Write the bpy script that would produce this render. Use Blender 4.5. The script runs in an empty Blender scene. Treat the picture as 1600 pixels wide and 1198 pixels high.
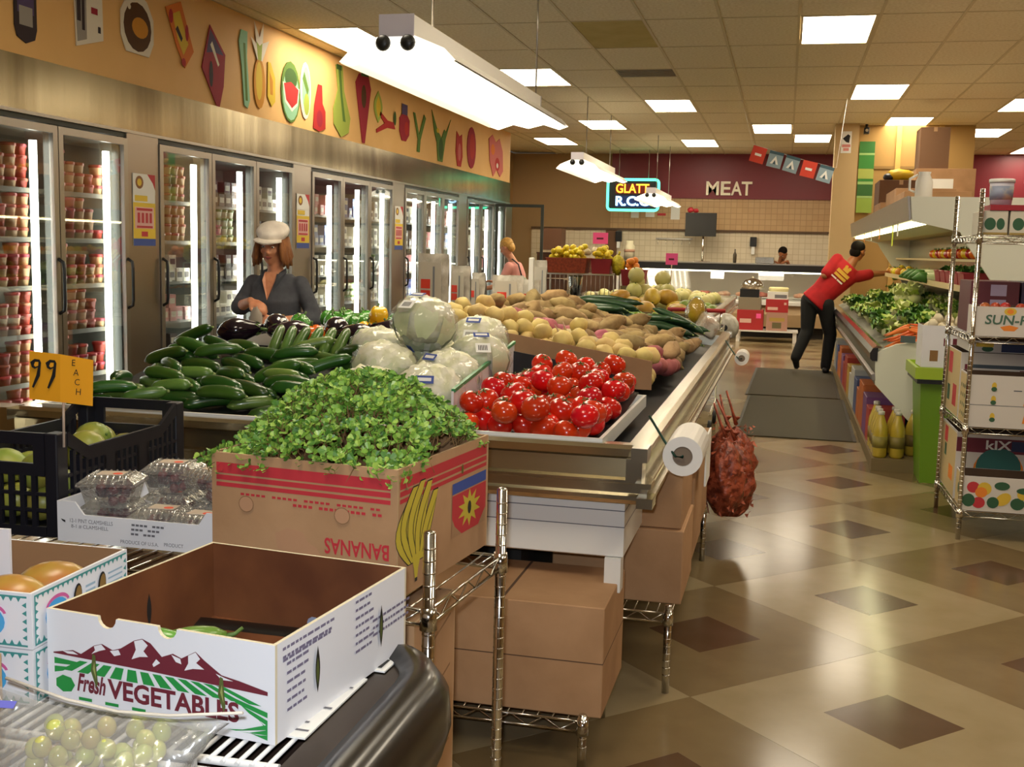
import bpy, bmesh, math, random
import numpy as np
from mathutils import Vector, Matrix
D = bpy.data
SC = bpy.context.scene
COL = SC.collection
rnd = random.Random(11)
PI = math.pi
sin, cos = math.sin, math.cos

# ---------------------------------------------------------------- camera, world, exposure, large lights
H = 1.47
F_PX = 1741.0
YAW, PIT, ROLL = math.radians(13.6), math.radians(6.88), math.radians(1.38)
_f = Vector((-sin(YAW) * cos(PIT), cos(YAW) * cos(PIT), -sin(PIT)))
_r0 = Vector((cos(YAW), sin(YAW), 0))
_u0 = _r0.cross(_f)
_r = cos(ROLL) * _r0 + sin(ROLL) * _u0
_u = -sin(ROLL) * _r0 + cos(ROLL) * _u0
cam = D.cameras.new('camera')
cam.sensor_width = 36.0
cam.lens = 36.0 * F_PX / 1600.0
cam.clip_start = 0.05
cam.clip_end = 100
cam_o = D.objects.new('camera', cam)
COL.objects.link(cam_o)
cam_o.matrix_world = Matrix(((_r.x, _u.x, -_f.x, 0), (_r.y, _u.y, -_f.y, 0), (_r.z, _u.z, -_f.z, H), (0, 0, 0, 1)))
SC.camera = cam_o

w = D.worlds.new('room_air')
SC.world = w
w.use_nodes = True
w.node_tree.nodes['Background'].inputs[0].default_value = (1.0, 0.82, 0.6, 1)
w.node_tree.nodes['Background'].inputs[1].default_value = 0.05

SC.view_settings.view_transform = 'Standard'
SC.view_settings.look = 'None'
SC.view_settings.exposure = 0.35
SC.view_settings.gamma = 1.0
SC.view_settings.use_curve_mapping = False
SC.cycles.max_bounces = 7
SC.cycles.diffuse_bounces = 4
SC.cycles.glossy_bounces = 4
SC.cycles.transmission_bounces = 6
SC.cycles.transparent_max_bounces = 24
SC.cycles.caustics_reflective = False
SC.cycles.caustics_refractive = False
SC.cycles.use_denoising = True
SC.cycles.sample_clamp_indirect = 6.0

LAMP_COL = (1.0, 0.88, 0.68)
CEIL_E = 13.0        # radiance of the recessed ceiling panels
STRIP_E = 9.0        # radiance of the hanging tubes
COOL_E = 3.6         # radiance of the freezer tubes
FLASH_W = 25.0        # the camera's own flash, lighting the near boxes

fl = D.lights.new('camera_flash', 'AREA')
fl.shape = 'RECTANGLE'
fl.size, fl.size_y = 0.05, 0.03
fl.energy = FLASH_W
fl.color = (0.86, 0.92, 1.0)
fl_o = D.objects.new('camera_flash', fl)
COL.objects.link(fl_o)
fl_o.matrix_world = Matrix.Translation(_u * 0.06 + _r * -0.03) @ cam_o.matrix_world


# ---------------------------------------------------------------- materials
def hx(s):
    s = s.lstrip('#')
    c = [int(s[i:i + 2], 16) / 255 for i in (0, 2, 4)]
    return tuple(x / 12.92 if x <= 0.04045 else ((x + 0.055) / 1.055) ** 2.4 for x in c)


MATS = {}


def mat(name, col='#808080', rough=0.5, metal=0.0, vary=0.0, hue=0.0, noise=None, col2=None, bump=None,
        emit=None, estr=1.0, spec=0.5, coat=0.0, coat_r=0.1, sss=0.0, stretch=None):
    """noise=(scale, low, high): mixes col -> col2 by a noise field; bump=(scale, strength); vary/hue: per-object change"""
    if name in MATS:
        return MATS[name]
    m = D.materials.new(name)
    m.use_nodes = True
    nt = m.node_tree
    N, L = nt.nodes, nt.links
    b = N['Principled BSDF']
    c = hx(col) if isinstance(col, str) else col
    b.inputs['Base Color'].default_value = (*c, 1)
    b.inputs['Roughness'].default_value = rough
    b.inputs['Metallic'].default_value = metal
    b.inputs['Specular IOR Level'].default_value = spec
    b.inputs['Coat Weight'].default_value = coat
    b.inputs['Coat Roughness'].default_value = coat_r
    if sss:
        b.inputs['Subsurface Weight'].default_value = sss
        b.inputs['Subsurface Radius'].default_value = (0.02, 0.008, 0.004)
    tc = None
    if noise or bump:
        tc = N.new('ShaderNodeTexCoord')
        src = tc.outputs['Object']
        if stretch:
            mp = N.new('ShaderNodeMapping')
            mp.inputs['Scale'].default_value = stretch
            L.new(src, mp.inputs[0])
            src = mp.outputs[0]
    out = None
    if noise:
        nz = N.new('ShaderNodeTexNoise')
        nz.inputs['Scale'].default_value = noise[0]
        nz.inputs['Detail'].default_value = 4
        L.new(src, nz.inputs['Vector'])
        r = N.new('ShaderNodeMapRange')
        r.inputs[1].default_value, r.inputs[2].default_value = noise[1], noise[2]
        L.new(nz.outputs[0], r.inputs[0])
        mx = N.new('ShaderNodeMix')
        mx.data_type = 'RGBA'
        mx.inputs[6].default_value = (*c, 1)
        c2 = hx(col2) if isinstance(col2, str) else (col2 or tuple(x * 0.7 for x in c))
        mx.inputs[7].default_value = (*c2, 1)
        L.new(r.outputs[0], mx.inputs[0])
        out = mx.outputs[2]
    if vary or hue:
        oi = N.new('ShaderNodeObjectInfo')
        hs = N.new('ShaderNodeHueSaturation')
        if out:
            L.new(out, hs.inputs['Color'])
        else:
            hs.inputs['Color'].default_value = (*c, 1)
        v = N.new('ShaderNodeMapRange')
        v.inputs[3].default_value, v.inputs[4].default_value = 1 - vary, 1 + vary
        L.new(oi.outputs['Random'], v.inputs[0])
        L.new(v.outputs[0], hs.inputs['Value'])
        if hue:
            ml = N.new('ShaderNodeMath')
            ml.operation = 'MULTIPLY_ADD'
            ml.inputs[1].default_value = 7.31
            L.new(oi.outputs['Random'], ml.inputs[0])
            fr = N.new('ShaderNodeMath')
            fr.operation = 'FRACT'
            L.new(ml.outputs[0], fr.inputs[0])
            h = N.new('ShaderNodeMapRange')
            h.inputs[3].default_value, h.inputs[4].default_value = 0.5 - hue, 0.5 + hue
            L.new(fr.outputs[0], h.inputs[0])
            L.new(h.outputs[0], hs.inputs['Hue'])
        out = hs.outputs[0]
    if out:
        L.new(out, b.inputs['Base Color'])
    if bump:
        nb = N.new('ShaderNodeTexNoise')
        nb.inputs['Scale'].default_value = bump[0]
        nb.inputs['Detail'].default_value = 3
        L.new(src, nb.inputs['Vector'])
        bp = N.new('ShaderNodeBump')
        bp.inputs['Strength'].default_value = bump[1]
        bp.inputs['Distance'].default_value = 0.01
        L.new(nb.outputs[0], bp.inputs['Height'])
        L.new(bp.outputs[0], b.inputs['Normal'])
    if emit:
        e = hx(emit) if isinstance(emit, str) else emit
        b.inputs['Emission Color'].default_value = (*e, 1)
        b.inputs['Emission Strength'].default_value = estr
    MATS[name] = m
    return m


def glassy(name, col=(1, 1, 1), amount=0.12, rough=0.03, bump=None, haze=0.0):
    """thin clear sheet: light passes straight through, a little is mirrored"""
    if name in MATS:
        return MATS[name]
    m = D.materials.new(name)
    m.use_nodes = True
    nt = m.node_tree
    N, L = nt.nodes, nt.links
    N.remove(N['Principled BSDF'])
    t = N.new('ShaderNodeBsdfTransparent')
    t.inputs[0].default_value = (*col, 1)
    g = N.new('ShaderNodeBsdfGlossy')
    g.inputs['Roughness'].default_value = rough
    mx = N.new('ShaderNodeMixShader')
    lw = N.new('ShaderNodeLayerWeight')
    lw.inputs[0].default_value = 0.35
    mr = N.new('ShaderNodeMapRange')
    mr.inputs[3].default_value, mr.inputs[4].default_value = amount * 0.5, min(1, amount * 4)
    L.new(lw.outputs['Facing'], mr.inputs[0])
    L.new(mr.outputs[0], mx.inputs[0])
    L.new(t.outputs[0], mx.inputs[1])
    L.new(g.outputs[0], mx.inputs[2])
    if bump:
        tc = N.new('ShaderNodeTexCoord')
        nb = N.new('ShaderNodeTexNoise')
        nb.inputs['Scale'].default_value = bump[0]
        L.new(tc.outputs['Object'], nb.inputs['Vector'])
        bp = N.new('ShaderNodeBump')
        bp.inputs['Strength'].default_value = bump[1]
        bp.inputs['Distance'].default_value = 0.01
        L.new(nb.outputs[0], bp.inputs['Height'])
        L.new(bp.outputs[0], g.inputs['Normal'])
        L.new(bp.outputs[0], lw.inputs['Normal'])
    last = mx.outputs[0]
    if haze:
        df = N.new('ShaderNodeBsdfDiffuse')
        df.inputs[0].default_value = (.9, .9, .88, 1)
        m2 = N.new('ShaderNodeMixShader')
        m2.inputs[0].default_value = haze
        L.new(last, m2.inputs[1])
        L.new(df.outputs[0], m2.inputs[2])
        last = m2.outputs[0]
    L.new(last, N['Material Output'].inputs[0])
    MATS[name] = m
    return m


# ---------------------------------------------------------------- mesh builder
class MB:
    def __init__(s):
        s.v, s.f, s.m, s.s = [], [], [], []

    def add(s, vs, fs, mi=0, smooth=False):
        o = len(s.v)
        s.v.extend([tuple(p) for p in vs])
        for f in fs:
            s.f.append(tuple(i + o for i in f))
            s.m.append(mi)
            s.s.append(smooth)
        return s

    def box(s, x0, x1, y0, y1, z0, z1, mi=0):
        vs = [(x, y, z) for z in (z0, z1) for y in (y0, y1) for x in (x0, x1)]
        return s.add(vs, [(0, 2, 3, 1), (4, 5, 7, 6), (0, 1, 5, 4), (2, 6, 7, 3), (0, 4, 6, 2), (1, 3, 7, 5)], mi)

    def bar(s, p0, p1, wd, ht, mi=0, up=(0, 0, 1)):
        p0, p1, up = Vector(p0), Vector(p1), Vector(up)
        d = (p1 - p0).normalized()
        a = d.cross(up)
        if a.length < 1e-4:
            a = d.cross(Vector((1, 0, 0)))
        a.normalize()
        b = a.cross(d)
        a, b = a * wd / 2, b * ht / 2
        vs = [p + q for p in (p0, p1) for q in (-a - b, a - b, a + b, -a + b)]
        return s.add(vs, [(3, 2, 1, 0), (4, 5, 6, 7), (0, 1, 5, 4), (1, 2, 6, 5), (2, 3, 7, 6), (3, 0, 4, 7)], mi)

    def tube(s, pts, r, n=8, mi=0, closed=False, caps=True, smooth=True):
        pts = [Vector(p) for p in pts]
        k = len(pts)
        rs = r if isinstance(r, (list, tuple)) else [r] * k
        vs, fs = [], []
        prev = None
        for i, p in enumerate(pts):
            if closed:
                t = pts[(i + 1) % k] - pts[i - 1]
            else:
                t = pts[min(i + 1, k - 1)] - pts[max(i - 1, 0)]
            t.normalize()
            if prev is None:
                a = t.cross(Vector((0, 0, 1)))
                if a.length < 1e-3:
                    a = t.cross(Vector((1, 0, 0)))
            else:
                a = prev - t * prev.dot(t)
                if a.length < 1e-5:
                    a = t.cross(Vector((0.3, 1, 0.2)))
            a.normalize()
            prev = a
            b = t.cross(a)
            for j in range(n):
                q = 2 * PI * j / n
                vs.append(p + (a * cos(q) + b * sin(q)) * rs[i])
        for i in range(k if closed else k - 1):
            i2 = (i + 1) % k
            for j in range(n):
                j2 = (j + 1) % n
                fs.append((i * n + j, i * n + j2, i2 * n + j2, i2 * n + j))
        s.add(vs, fs, mi, smooth)
        if caps and not closed:
            o = len(s.v) - k * n
            s.f.append(tuple(o + j for j in reversed(range(n))))
            s.f.append(tuple(o + (k - 1) * n + j for j in range(n)))
            s.m += [mi, mi]
            s.s += [False, False]
        return s

    def cyl(s, p0, p1, r, r1=None, n=12, mi=0, caps=True):
        return s.tube([p0, p1], [r, r if r1 is None else r1], n, mi, False, caps)

    def lathe(s, prof, n=16, mi=0, c=(0, 0, 0), smooth=True, mis=None, sx=1, sy=1):
        """prof: list of (r, z) from bottom to top"""
        vs = []
        for r, z in prof:
            for j in range(n):
                q = 2 * PI * j / n
                vs.append((c[0] + r * cos(q) * sx, c[1] + r * sin(q) * sy, c[2] + z))
        o = len(s.v)
        s.v.extend(vs)
        for i in range(len(prof) - 1):
            for j in range(n):
                j2 = (j + 1) % n
                s.f.append((o + i * n + j, o + i * n + j2, o + (i + 1) * n + j2, o + (i + 1) * n + j))
                s.m.append(mis[i] if mis else mi)
                s.s.append(smooth)
        if prof[0][0] > 1e-4:
            s.f.append(tuple(o + j for j in reversed(range(n))))
            s.m.append(mis[0] if mis else mi)
            s.s.append(False)
        if prof[-1][0] > 1e-4:
            e = o + (len(prof) - 1) * n
            s.f.append(tuple(e + j for j in range(n)))
            s.m.append(mis[-1] if mis else mi)
            s.s.append(False)
        return s

    def ball(s, c, r, nu=12, nv=8, mi=0, fn=None, rot=None):
        """ellipsoid; fn(unit dir) -> radial factor"""
        r = r if isinstance(r, (list, tuple)) else (r, r, r)
        vs = []
        for i in range(nv + 1):
            a = -PI / 2 + PI * i / nv
            for j in range(nu):
                q = 2 * PI * j / nu
                d = Vector((cos(a) * cos(q), cos(a) * sin(q), sin(a)))
                k = fn(d) if fn else 1.0
                p = Vector((d.x * r[0] * k, d.y * r[1] * k, d.z * r[2] * k))
                if rot:
                    p = rot @ p
                vs.append(p + Vector(c))
        fs = []
        for i in range(nv):
            for j in range(nu):
                j2 = (j + 1) % nu
                if i == 0:
                    fs.append((j, (i + 1) * nu + j2, (i + 1) * nu + j))
                elif i == nv - 1:
                    fs.append((i * nu + j, i * nu + j2, (i + 1) * nu + j))
                else:
                    fs.append((i * nu + j, i * nu + j2, (i + 1) * nu + j2, (i + 1) * nu + j))
        return s.add(vs, fs, mi, True)

    def plate(s, outline, o, u, v, t, m0=0, m1=None, m2=None):
        """outline in the (u, v) plane at o, thickened by t along -(u x v); m0 front, m1 back, m2 edge"""
        o, u, v = Vector(o), Vector(u).normalized(), Vector(v).normalized()
        n = u.cross(v)
        k = len(outline)
        fr = [o + u * a + v * b for a, b in outline]
        bk = [p - n * t for p in fr]
        i0 = len(s.v)
        s.v.extend([tuple(p) for p in fr + bk])
        m1 = m0 if m1 is None else m1
        m2 = m0 if m2 is None else m2
        s.f.append(tuple(i0 + i for i in range(k)))
        s.m.append(m0)
        s.f.append(tuple(i0 + k + i for i in reversed(range(k))))
        s.m.append(m1)
        for i in range(k):
            j = (i + 1) % k
            s.f.append((i0 + i, i0 + k + i, i0 + k + j, i0 + j))
            s.m.append(m2)
        s.s += [False] * (k + 2)
        return s

    def xf(s, M):
        s.v = [tuple(M @ Vector(p)) for p in s.v]
        return s

    def mesh(s, name, mats):
        me = D.meshes.new(name)
        me.from_pydata(s.v, [], s.f)
        for m in (mats if isinstance(mats, (list, tuple)) else [mats]):
            me.materials.append(m)
        me.polygons.foreach_set('material_index', s.m)
        me.polygons.foreach_set('use_smooth', s.s)
        me.update()
        return me

    def build(s, name, mats, parent=None, loc=None, rz=None, bevel=0, seg=2):
        me = s.mesh(name, mats)
        if bevel:
            bm = bmesh.new()
            bm.from_mesh(me)
            bmesh.ops.remove_doubles(bm, verts=bm.verts, dist=1e-5)
            ed = [e for e in bm.edges if len(e.link_faces) == 2 and e.calc_face_angle(0) > 0.6]
            bmesh.ops.bevel(bm, geom=ed, offset=bevel, segments=seg, affect='EDGES', profile=0.5, clamp_overlap=True)
            bm.to_mesh(me)
            bm.free()
        return link(name, me, parent, loc, rz)


def link(name, me, parent=None, loc=None, rz=None):
    o = D.objects.new(name, me)
    COL.objects.link(o)
    if parent is not None:
        o.parent = parent
    if loc is not None:
        o.location = loc
    if rz is not None:
        o.rotation_euler = rz if isinstance(rz, (tuple, list)) else (0, 0, rz)
    return o


def tag(o, label, cat, group=None, kind=None):
    o['label'] = label
    o['category'] = cat
    if group:
        o['group'] = group
    if kind:
        o['kind'] = kind
    return o


def thing(name, label, cat, loc=(0, 0, 0), rz=0.0, group=None):
    o = D.objects.new(name, None)
    o.empty_display_size = 0.05
    COL.objects.link(o)
    o.location = loc
    o.rotation_euler = rz if isinstance(rz, (tuple, list)) else (0, 0, rz)
    return tag(o, label, cat, group)


def struct(o):
    o['kind'] = 'structure'
    return o


def copy_tree(o, parent=None):
    c = o.copy()
    COL.objects.link(c)
    if parent is not None:
        c.parent = parent
    for ch in list(o.children):
        copy_tree(ch, c)
    return c


_txt = {}


def text_polys(body, bold=0.0):
    key = (body, bold)
    if key not in _txt:
        cu = D.curves.new('lettering', 'FONT')
        cu.body = body
        cu.size = 1.0
        cu.offset = bold
        cu.resolution_u = 3
        cu.fill_mode = 'FRONT' if hasattr(cu, 'fill_mode') and cu.dimensions == '3D' else cu.fill_mode
        ob = D.objects.new('lettering', cu)
        COL.objects.link(ob)
        dg = bpy.context.evaluated_depsgraph_get()
        me = D.meshes.new_from_object(ob.evaluated_get(dg))
        vs = np.array([v.co[:2] for v in me.vertices]) if me.vertices else np.zeros((1, 2))
        fs = [tuple(p.vertices) for p in me.polygons]
        D.objects.remove(ob)
        D.curves.remove(cu)
        D.meshes.remove(me)
        lo, hi = vs.min(0), vs.max(0)
        _txt[key] = ((vs - lo) / np.maximum(hi - lo, 1e-6), fs, (hi - lo)[0] / max((hi - lo)[1], 1e-6))
    return _txt[key]


def text(mb, body, o, u, v, h, wdt=None, mi=0, bold=0.02, lift=0.0006, depth=0.0):
    """letters fitted to height h (and width wdt) with lower left corner at o"""
    vs, fs, asp = text_polys(body, bold)
    o, u, v = Vector(o), Vector(u).normalized(), Vector(v).normalized()
    n = u.cross(v)
    wdt = wdt or h * asp
    top = [o + u * (a * wdt) + v * (b * h) + n * (lift + depth) for a, b in vs]
    mb.add(top, fs, mi)
    if depth:
        # side walls
        cnt = {}
        for f in fs:
            for i in range(len(f)):
                e = (f[i], f[(i + 1) % len(f)])
                cnt[e] = cnt.get(e, 0) + 1
        bot = [o + u * (a * wdt) + v * (b * h) + n * lift for a, b in vs]
        k = len(top)
        side = [(e[1], e[0], e[0] + k, e[1] + k) for e in cnt if (e[1], e[0]) not in cnt]
        mb.add(top + bot, side, mi)
    return mb


def decal(mb, shapes, o, u, v, lift=0.0006):
    """shapes: [(mat index, [(a, b), ...])] printed one over the other on the plane"""
    o, u, v = Vector(o), Vector(u).normalized(), Vector(v).normalized()
    n = u.cross(v)
    for i, (mi, pts) in enumerate(shapes):
        vs = [o + u * a + v * b + n * (lift + 0.00025 * i) for a, b in pts]
        mb.add(vs, [tuple(range(len(vs)))], mi)
    return mb


def oval(cx, cy, rx, ry, n=16, a0=0.0, a1=2 * PI):
    return [(cx + rx * cos(a0 + (a1 - a0) * i / n), cy + ry * sin(a0 + (a1 - a0) * i / n)) for i in range(n if a1 - a0 > 6.28 else n + 1)]


def rect(x0, y0, x1, y1):
    return [(x0, y0), (x1, y0), (x1, y1), (x0, y1)]


def rot2(pts, a, cx=0, cy=0):
    return [(cx + (x - cx) * cos(a) - (y - cy) * sin(a), cy + (x - cx) * sin(a) + (y - cy) * cos(a)) for x, y in pts]


def carton(mb, wd, dp, h, t=0.005, out=0, inn=1, rim=2, notch=None):
    """open-topped cardboard box centred on x, y, standing on z=0; notch: list of half-moon centres along the front edge"""
    x, y = wd / 2, dp / 2
    def edge(width, ns):
        pts = [(0, 0), (width, 0), (width, h)]
        for c, r in sorted(ns, reverse=True):
            pts += [(c + r * cos(a), h + r * sin(a)) for a in [-PI * k / 8 for k in range(0, 9)]]
        return pts + [(0, h)]
    nf = notch or []
    mb.plate(edge(wd, nf), (-x, -y, 0), (1, 0, 0), (0, 0, 1), t, out, inn, rim)
    mb.plate(edge(wd, []), (x, y, 0), (-1, 0, 0), (0, 0, 1), t, out, inn, rim)
    mb.plate(edge(dp - 2 * t, []), (x, -y + t, 0), (0, 1, 0), (0, 0, 1), t, out, inn, rim)
    mb.plate(edge(dp - 2 * t, []), (-x, y - t, 0), (0, -1, 0), (0, 0, 1), t, out, inn, rim)
    mb.box(-x + t, x - t, -y + t, y - t, 0.0005, t, inn)
    return mb


def fuse(mb, name, mats, parent, voxel=0.012, smooth=3, matfn=None):
    """join overlapping lumps into one continuous skin"""
    me = mb.mesh(name, mats)
    o = D.objects.new(name, me)
    COL.objects.link(o)
    r = o.modifiers.new('skin', 'REMESH')
    r.mode = 'VOXEL'
    r.voxel_size = voxel
    r.use_smooth_shade = True
    sm = o.modifiers.new('soften', 'SMOOTH')
    sm.factor = 0.5
    sm.iterations = smooth
    dg = bpy.context.evaluated_depsgraph_get()
    me2 = D.meshes.new_from_object(o.evaluated_get(dg))
    me2.name = name
    D.objects.remove(o)
    D.meshes.remove(me)
    me2.materials.clear()
    for m in (mats if isinstance(mats, (list, tuple)) else [mats]):
        me2.materials.append(m)
    n = len(me2.polygons)
    idx = [0] * n
    if matfn:
        for i, p in enumerate(me2.polygons):
            idx[i] = matfn(p.center)
    me2.polygons.foreach_set('material_index', idx)
    me2.polygons.foreach_set('use_smooth', [True] * n)
    return link(name, me2, parent)


class Heap:
    """drops lumps onto a sloping bed so that each rests on what lies below"""
    def __init__(s, bed, seed=1):
        s.bed, s.p, s.r = bed, np.zeros((0, 3)), np.zeros(0)
        s.rng = random.Random(seed)

    def rest(s, pts, r):
        z = -9
        for (x, y, dz) in pts:
            zz = s.bed(x, y) + r - dz
            if len(s.r):
                d2 = (s.p[:, 0] - x) ** 2 + (s.p[:, 1] - y) ** 2
                R = (s.r + r) * 0.97
                k = d2 < R * R
                if k.any():
                    zz = max(zz, float((s.p[k, 2] + np.sqrt(R[k] ** 2 - d2[k])).max()) - dz)
            z = max(z, zz)
        return z

    def put(s, pts, r):
        s.p = np.vstack([s.p, np.array(pts)])
        s.r = np.concatenate([s.r, np.full(len(pts), r)])

    def drop_ball(s, region, r, tries=10):
        best = None
        for _ in range(tries):
            x, y = region(s.rng)
            z = s.rest([(x, y, 0)], r)
            sc = z - s.bed(x, y) * 0.9
            if best is None or sc < best[0]:
                best = (sc, x, y, z)
        _, x, y, z = best
        s.put([(x, y, z)], r)
        return Vector((x, y, z))

    def drop_rod(s, region, L, r, ang, tries=12):
        best = None
        for _ in range(tries):
            x, y = region(s.rng)
            a = ang(s.rng)
            dx, dy = cos(a) * L / 2, sin(a) * L / 2
            za = s.rest([(x - dx * .8, y - dy * .8, 0), (x - dx * .4, y - dy * .4, 0)], r)
            zb = s.rest([(x + dx * .8, y + dy * .8, 0), (x + dx * .4, y + dy * .4, 0)], r)
            zm = s.rest([(x, y, 0)], r)
            lim = L * 0.35
            if za - zb > lim:
                zb = za - lim
            if zb - za > lim:
                za = zb - lim
            up = max(0, zm - (za + zb) / 2)
            za, zb = za + up, zb + up
            sc = (za + zb) / 2 - s.bed(x, y) * 0.9
            if best is None or sc < best[0]:
                best = (sc, x, y, za, zb, a)
        _, x, y, za, zb, a = best
        dx, dy = cos(a) * L / 2, sin(a) * L / 2
        s.put([(x + dx * t, y + dy * t, (za + zb) / 2 + (zb - za) / 2 * t / .8) for t in (-.9, -.6, -.3, 0, .3, .6, .9)], r)
        pitch = math.atan2((zb - za), L * 0.8)
        return Vector((x, y, (za + zb) / 2)), a, pitch


def rod_matrix(c, a, pitch, roll=0.0):
    return Matrix.Translation(c) @ Matrix.Rotation(a, 4, 'Z') @ Matrix.Rotation(-pitch, 4, 'Y') @ Matrix.Rotation(roll, 4, 'X')

# ---------------------------------------------------------------- shared materials
M_steel = mat('brushed_steel', '#b0a898', 0.22, 1.0, noise=(3, .3, .7), col2='#8e8778', stretch=(1, 1, .15))
M_chrome = mat('chrome', '#d8d6d0', 0.12, 1.0)
M_alu = mat('aluminium_frame', '#a9a39a', 0.3, 1.0)
M_white = mat('white_enamel', '#e4e2dc', 0.35)
M_black = mat('black_plastic', '#101012', 0.4)
M_rubber = mat('black_vinyl_bumper', '#14110f', 0.28, coat=0.3)
M_dark = mat('dark_interior', '#1a1714', 0.7)
M_card = mat('brown_cardboard', '#b58d66', 0.85, vary=.08, noise=(6, .35, .7), col2='#a57e58', bump=(60, .05))
M_cardin = mat('cardboard_inside', '#8f6b48', 0.9)
M_cardedge = mat('cardboard_edge', '#c2a27a', 0.9)
M_wcard = mat('white_cardboard', '#e6e6ea', 0.6)
M_red = mat('red_print', '#c0323a', 0.6)
M_maroonp = mat('maroon_print', '#6d2030', 0.6)
M_green = mat('green_print', '#1f9040', 0.6)
M_blue = mat('blue_print', '#39509c', 0.6)
M_black_ink = mat('black_ink', '#1a1a1c', 0.6)
M_grey_ink = mat('grey_ink', '#6b6a70', 0.7)
M_yellow = mat('yellow_print', '#e6c53a', 0.6)
M_orange = mat('orange_print', '#e8862a', 0.6)
M_pink = mat('pink_card', '#ff5fa8', 0.6)
M_paper = mat('white_paper', '#efeee8', 0.6)
M_glass = glassy('door_glass', (.97, .98, .97), .10, .02)
M_film = glassy('clear_film', (.96, .97, .97), .16, .08, bump=(30, .6))

# ---------------------------------------------------------------- floor
XL, XR, YB, YF, ZC = -4.43, 5.2, -3.0, 21.6, 3.33
M_fl = mat('floor_light_tile', '#998868', 0.17, noise=(5, .3, .75), col2='#8f7d5c', spec=.2, coat=.0)
M_fd = mat('floor_tan_tile', '#7d6a4a', 0.17, noise=(5, .3, .75), col2='#725f41', spec=.2, coat=.0)
M_fc = mat('floor_brown_tile', '#5e4733', 0.17, noise=(5, .3, .75), col2='#553e28', spec=.2, coat=.0)
M_grout = mat('floor_joint', '#6e5a3c', 0.6)
floor = struct(MB().box(-5.3, XR, YB, YF + .2, -.1, -.003).build('floor', M_grout))
s_ = 1.2932
hs = .9144 / 2 - .0006
c_ = .3048 / 2
def ringtile(m, mc):
    g = .0006
    b = MB()
    P = [(-hs, -hs), (hs, -hs), (hs, hs), (-hs, hs)]
    Q = [(-c_ - g, -c_ - g), (c_ + g, -c_ - g), (c_ + g, c_ + g), (-c_ - g, c_ + g)]
    vs = [(x, y, 0) for x, y in P + Q] + [(x, y, -.003) for x, y in P]
    fs = [(i, (i + 1) % 4, 4 + (i + 1) % 4, 4 + i) for i in range(4)] + [(8 + i, 8 + (i + 1) % 4, (i + 1) % 4, i) for i in range(4)]
    b.add(vs, fs)
    b.xf(Matrix.Rotation(PI / 4, 4, 'Z'))
    c = MB().box(-c_, c_, -c_, c_, -.003, 0)
    c.xf(Matrix.Rotation(PI / 4, 4, 'Z'))
    return b.mesh('tile', m), c.mesh('tile', mc)
me_l, me_c = ringtile(M_fl, M_fc)
me_d, _ = ringtile(M_fd, M_fc)
for h in (0, 1):
    for i in range(-5, 4):
        for j in range(-1, 15):
            x, y = .409 + (i + .5 * h) * s_, 3.618 + (j + .5 * h) * s_
            if y > YF - .6 or x > XR - .6 or x < -4.6:
                continue
            link('tile', me_d if h else me_l, floor, (x, y, 0))
            link('tile', me_c, floor, (x, y, 0))

# ---------------------------------------------------------------- ceiling
M_ct = mat('ceiling_tile', '#ede2c6', 0.9, vary=.025, noise=(40, .4, .62), col2='#e0d3b2', bump=(120, .15))
M_cold = mat('stained_ceiling_tile', '#c4b270', 0.9, noise=(4, .3, .7), col2='#b5a25e')
M_tbar = mat('ceiling_grid_bar', '#cfc09a', 0.6)
M_panel = mat('lit_diffuser', '#ffffff', .5, emit=LAMP_COL, estr=CEIL_E)
M_lframe = mat('ceiling_light_frame', '#d9c9a0', .5)
ceil = struct(MB().box(-5.3, XR, YB, YF + .2, ZC + .03, ZC + .1).build('ceiling', M_ct))
GX, GY0, GY = .61, 9.25, 1.22
LIGHTS = [(0, 9.25), (1, 12.91), (2, 15.9), (4, 17.3), (-3, 14.0), (-7, 9.25), (-5, 11.55), (-5, 16.1), (-7, 18.6), (-1, 16.7), (0, 18.1), (-3, 18.9), (4, 14.13), (6, 20.1),
          (0, 4.37), (-4, 4.37), (3, 6.81), (-2, .7), (2, .7), (5, 11.69), (5, 3.15)]  # this row: extra ceiling lights, invented out of view to brighten the foreground
names = ['large ceiling light nearest the camera over the checkered aisle', 'ceiling light over the aisle, second from the front', 'ceiling light above the brown cardboard boxes and right produce case',
         'ceiling light farthest right before the maroon wall', 'ceiling light right of the hanging tube lamp, over the potatoes', 'ceiling light at the top of the orange wall behind the nearest hanging lamp',
         'ceiling light beside the far end of the nearest hanging lamp', 'ceiling light above the second hanging lamp, right of its wire', 'small ceiling light left of the second hanging lamp',
         'ceiling light above the row of hanging tickets', 'ceiling light just left of the beige column top', 'ceiling light over the maroon wall left of the sign letters',
         'ceiling light cut by the right edge of the photo', 'far ceiling light at the right edge above the maroon wall']
def lit(i, cx, y0):
    x0 = cx * GX
    t = thing('ceiling_light', names[i] if i < len(names) else 'added recessed ceiling light out of view, for extra light', 'light', (x0 + GX / 2, y0 + GY / 2, ZC), 0, None if i < len(names) else 'added ceiling lights outside the picture')
    a, b = GX / 2 - .014, GY / 2 - .014
    f = MB()
    for x0_, x1_, y0_, y1_ in ((-a, a, -b, -b + .02), (-a, a, b - .02, b), (-a, -a + .02, -b + .02, b - .02), (a - .02, a, -b + .02, b - .02)):
        f.box(x0_, x1_, y0_, y1_, -.004, .02)
    f.build('frame', M_lframe, t)
    MB().box(-a + .02, a - .02, -b + .02, b - .02, 0, .012).build('diffuser', M_panel, t)
for i, (cx, y0) in enumerate(LIGHTS):
    lit(i, cx, y0)
VENT = (-3, 11.69)
tl = {}
bars = MB()
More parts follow.
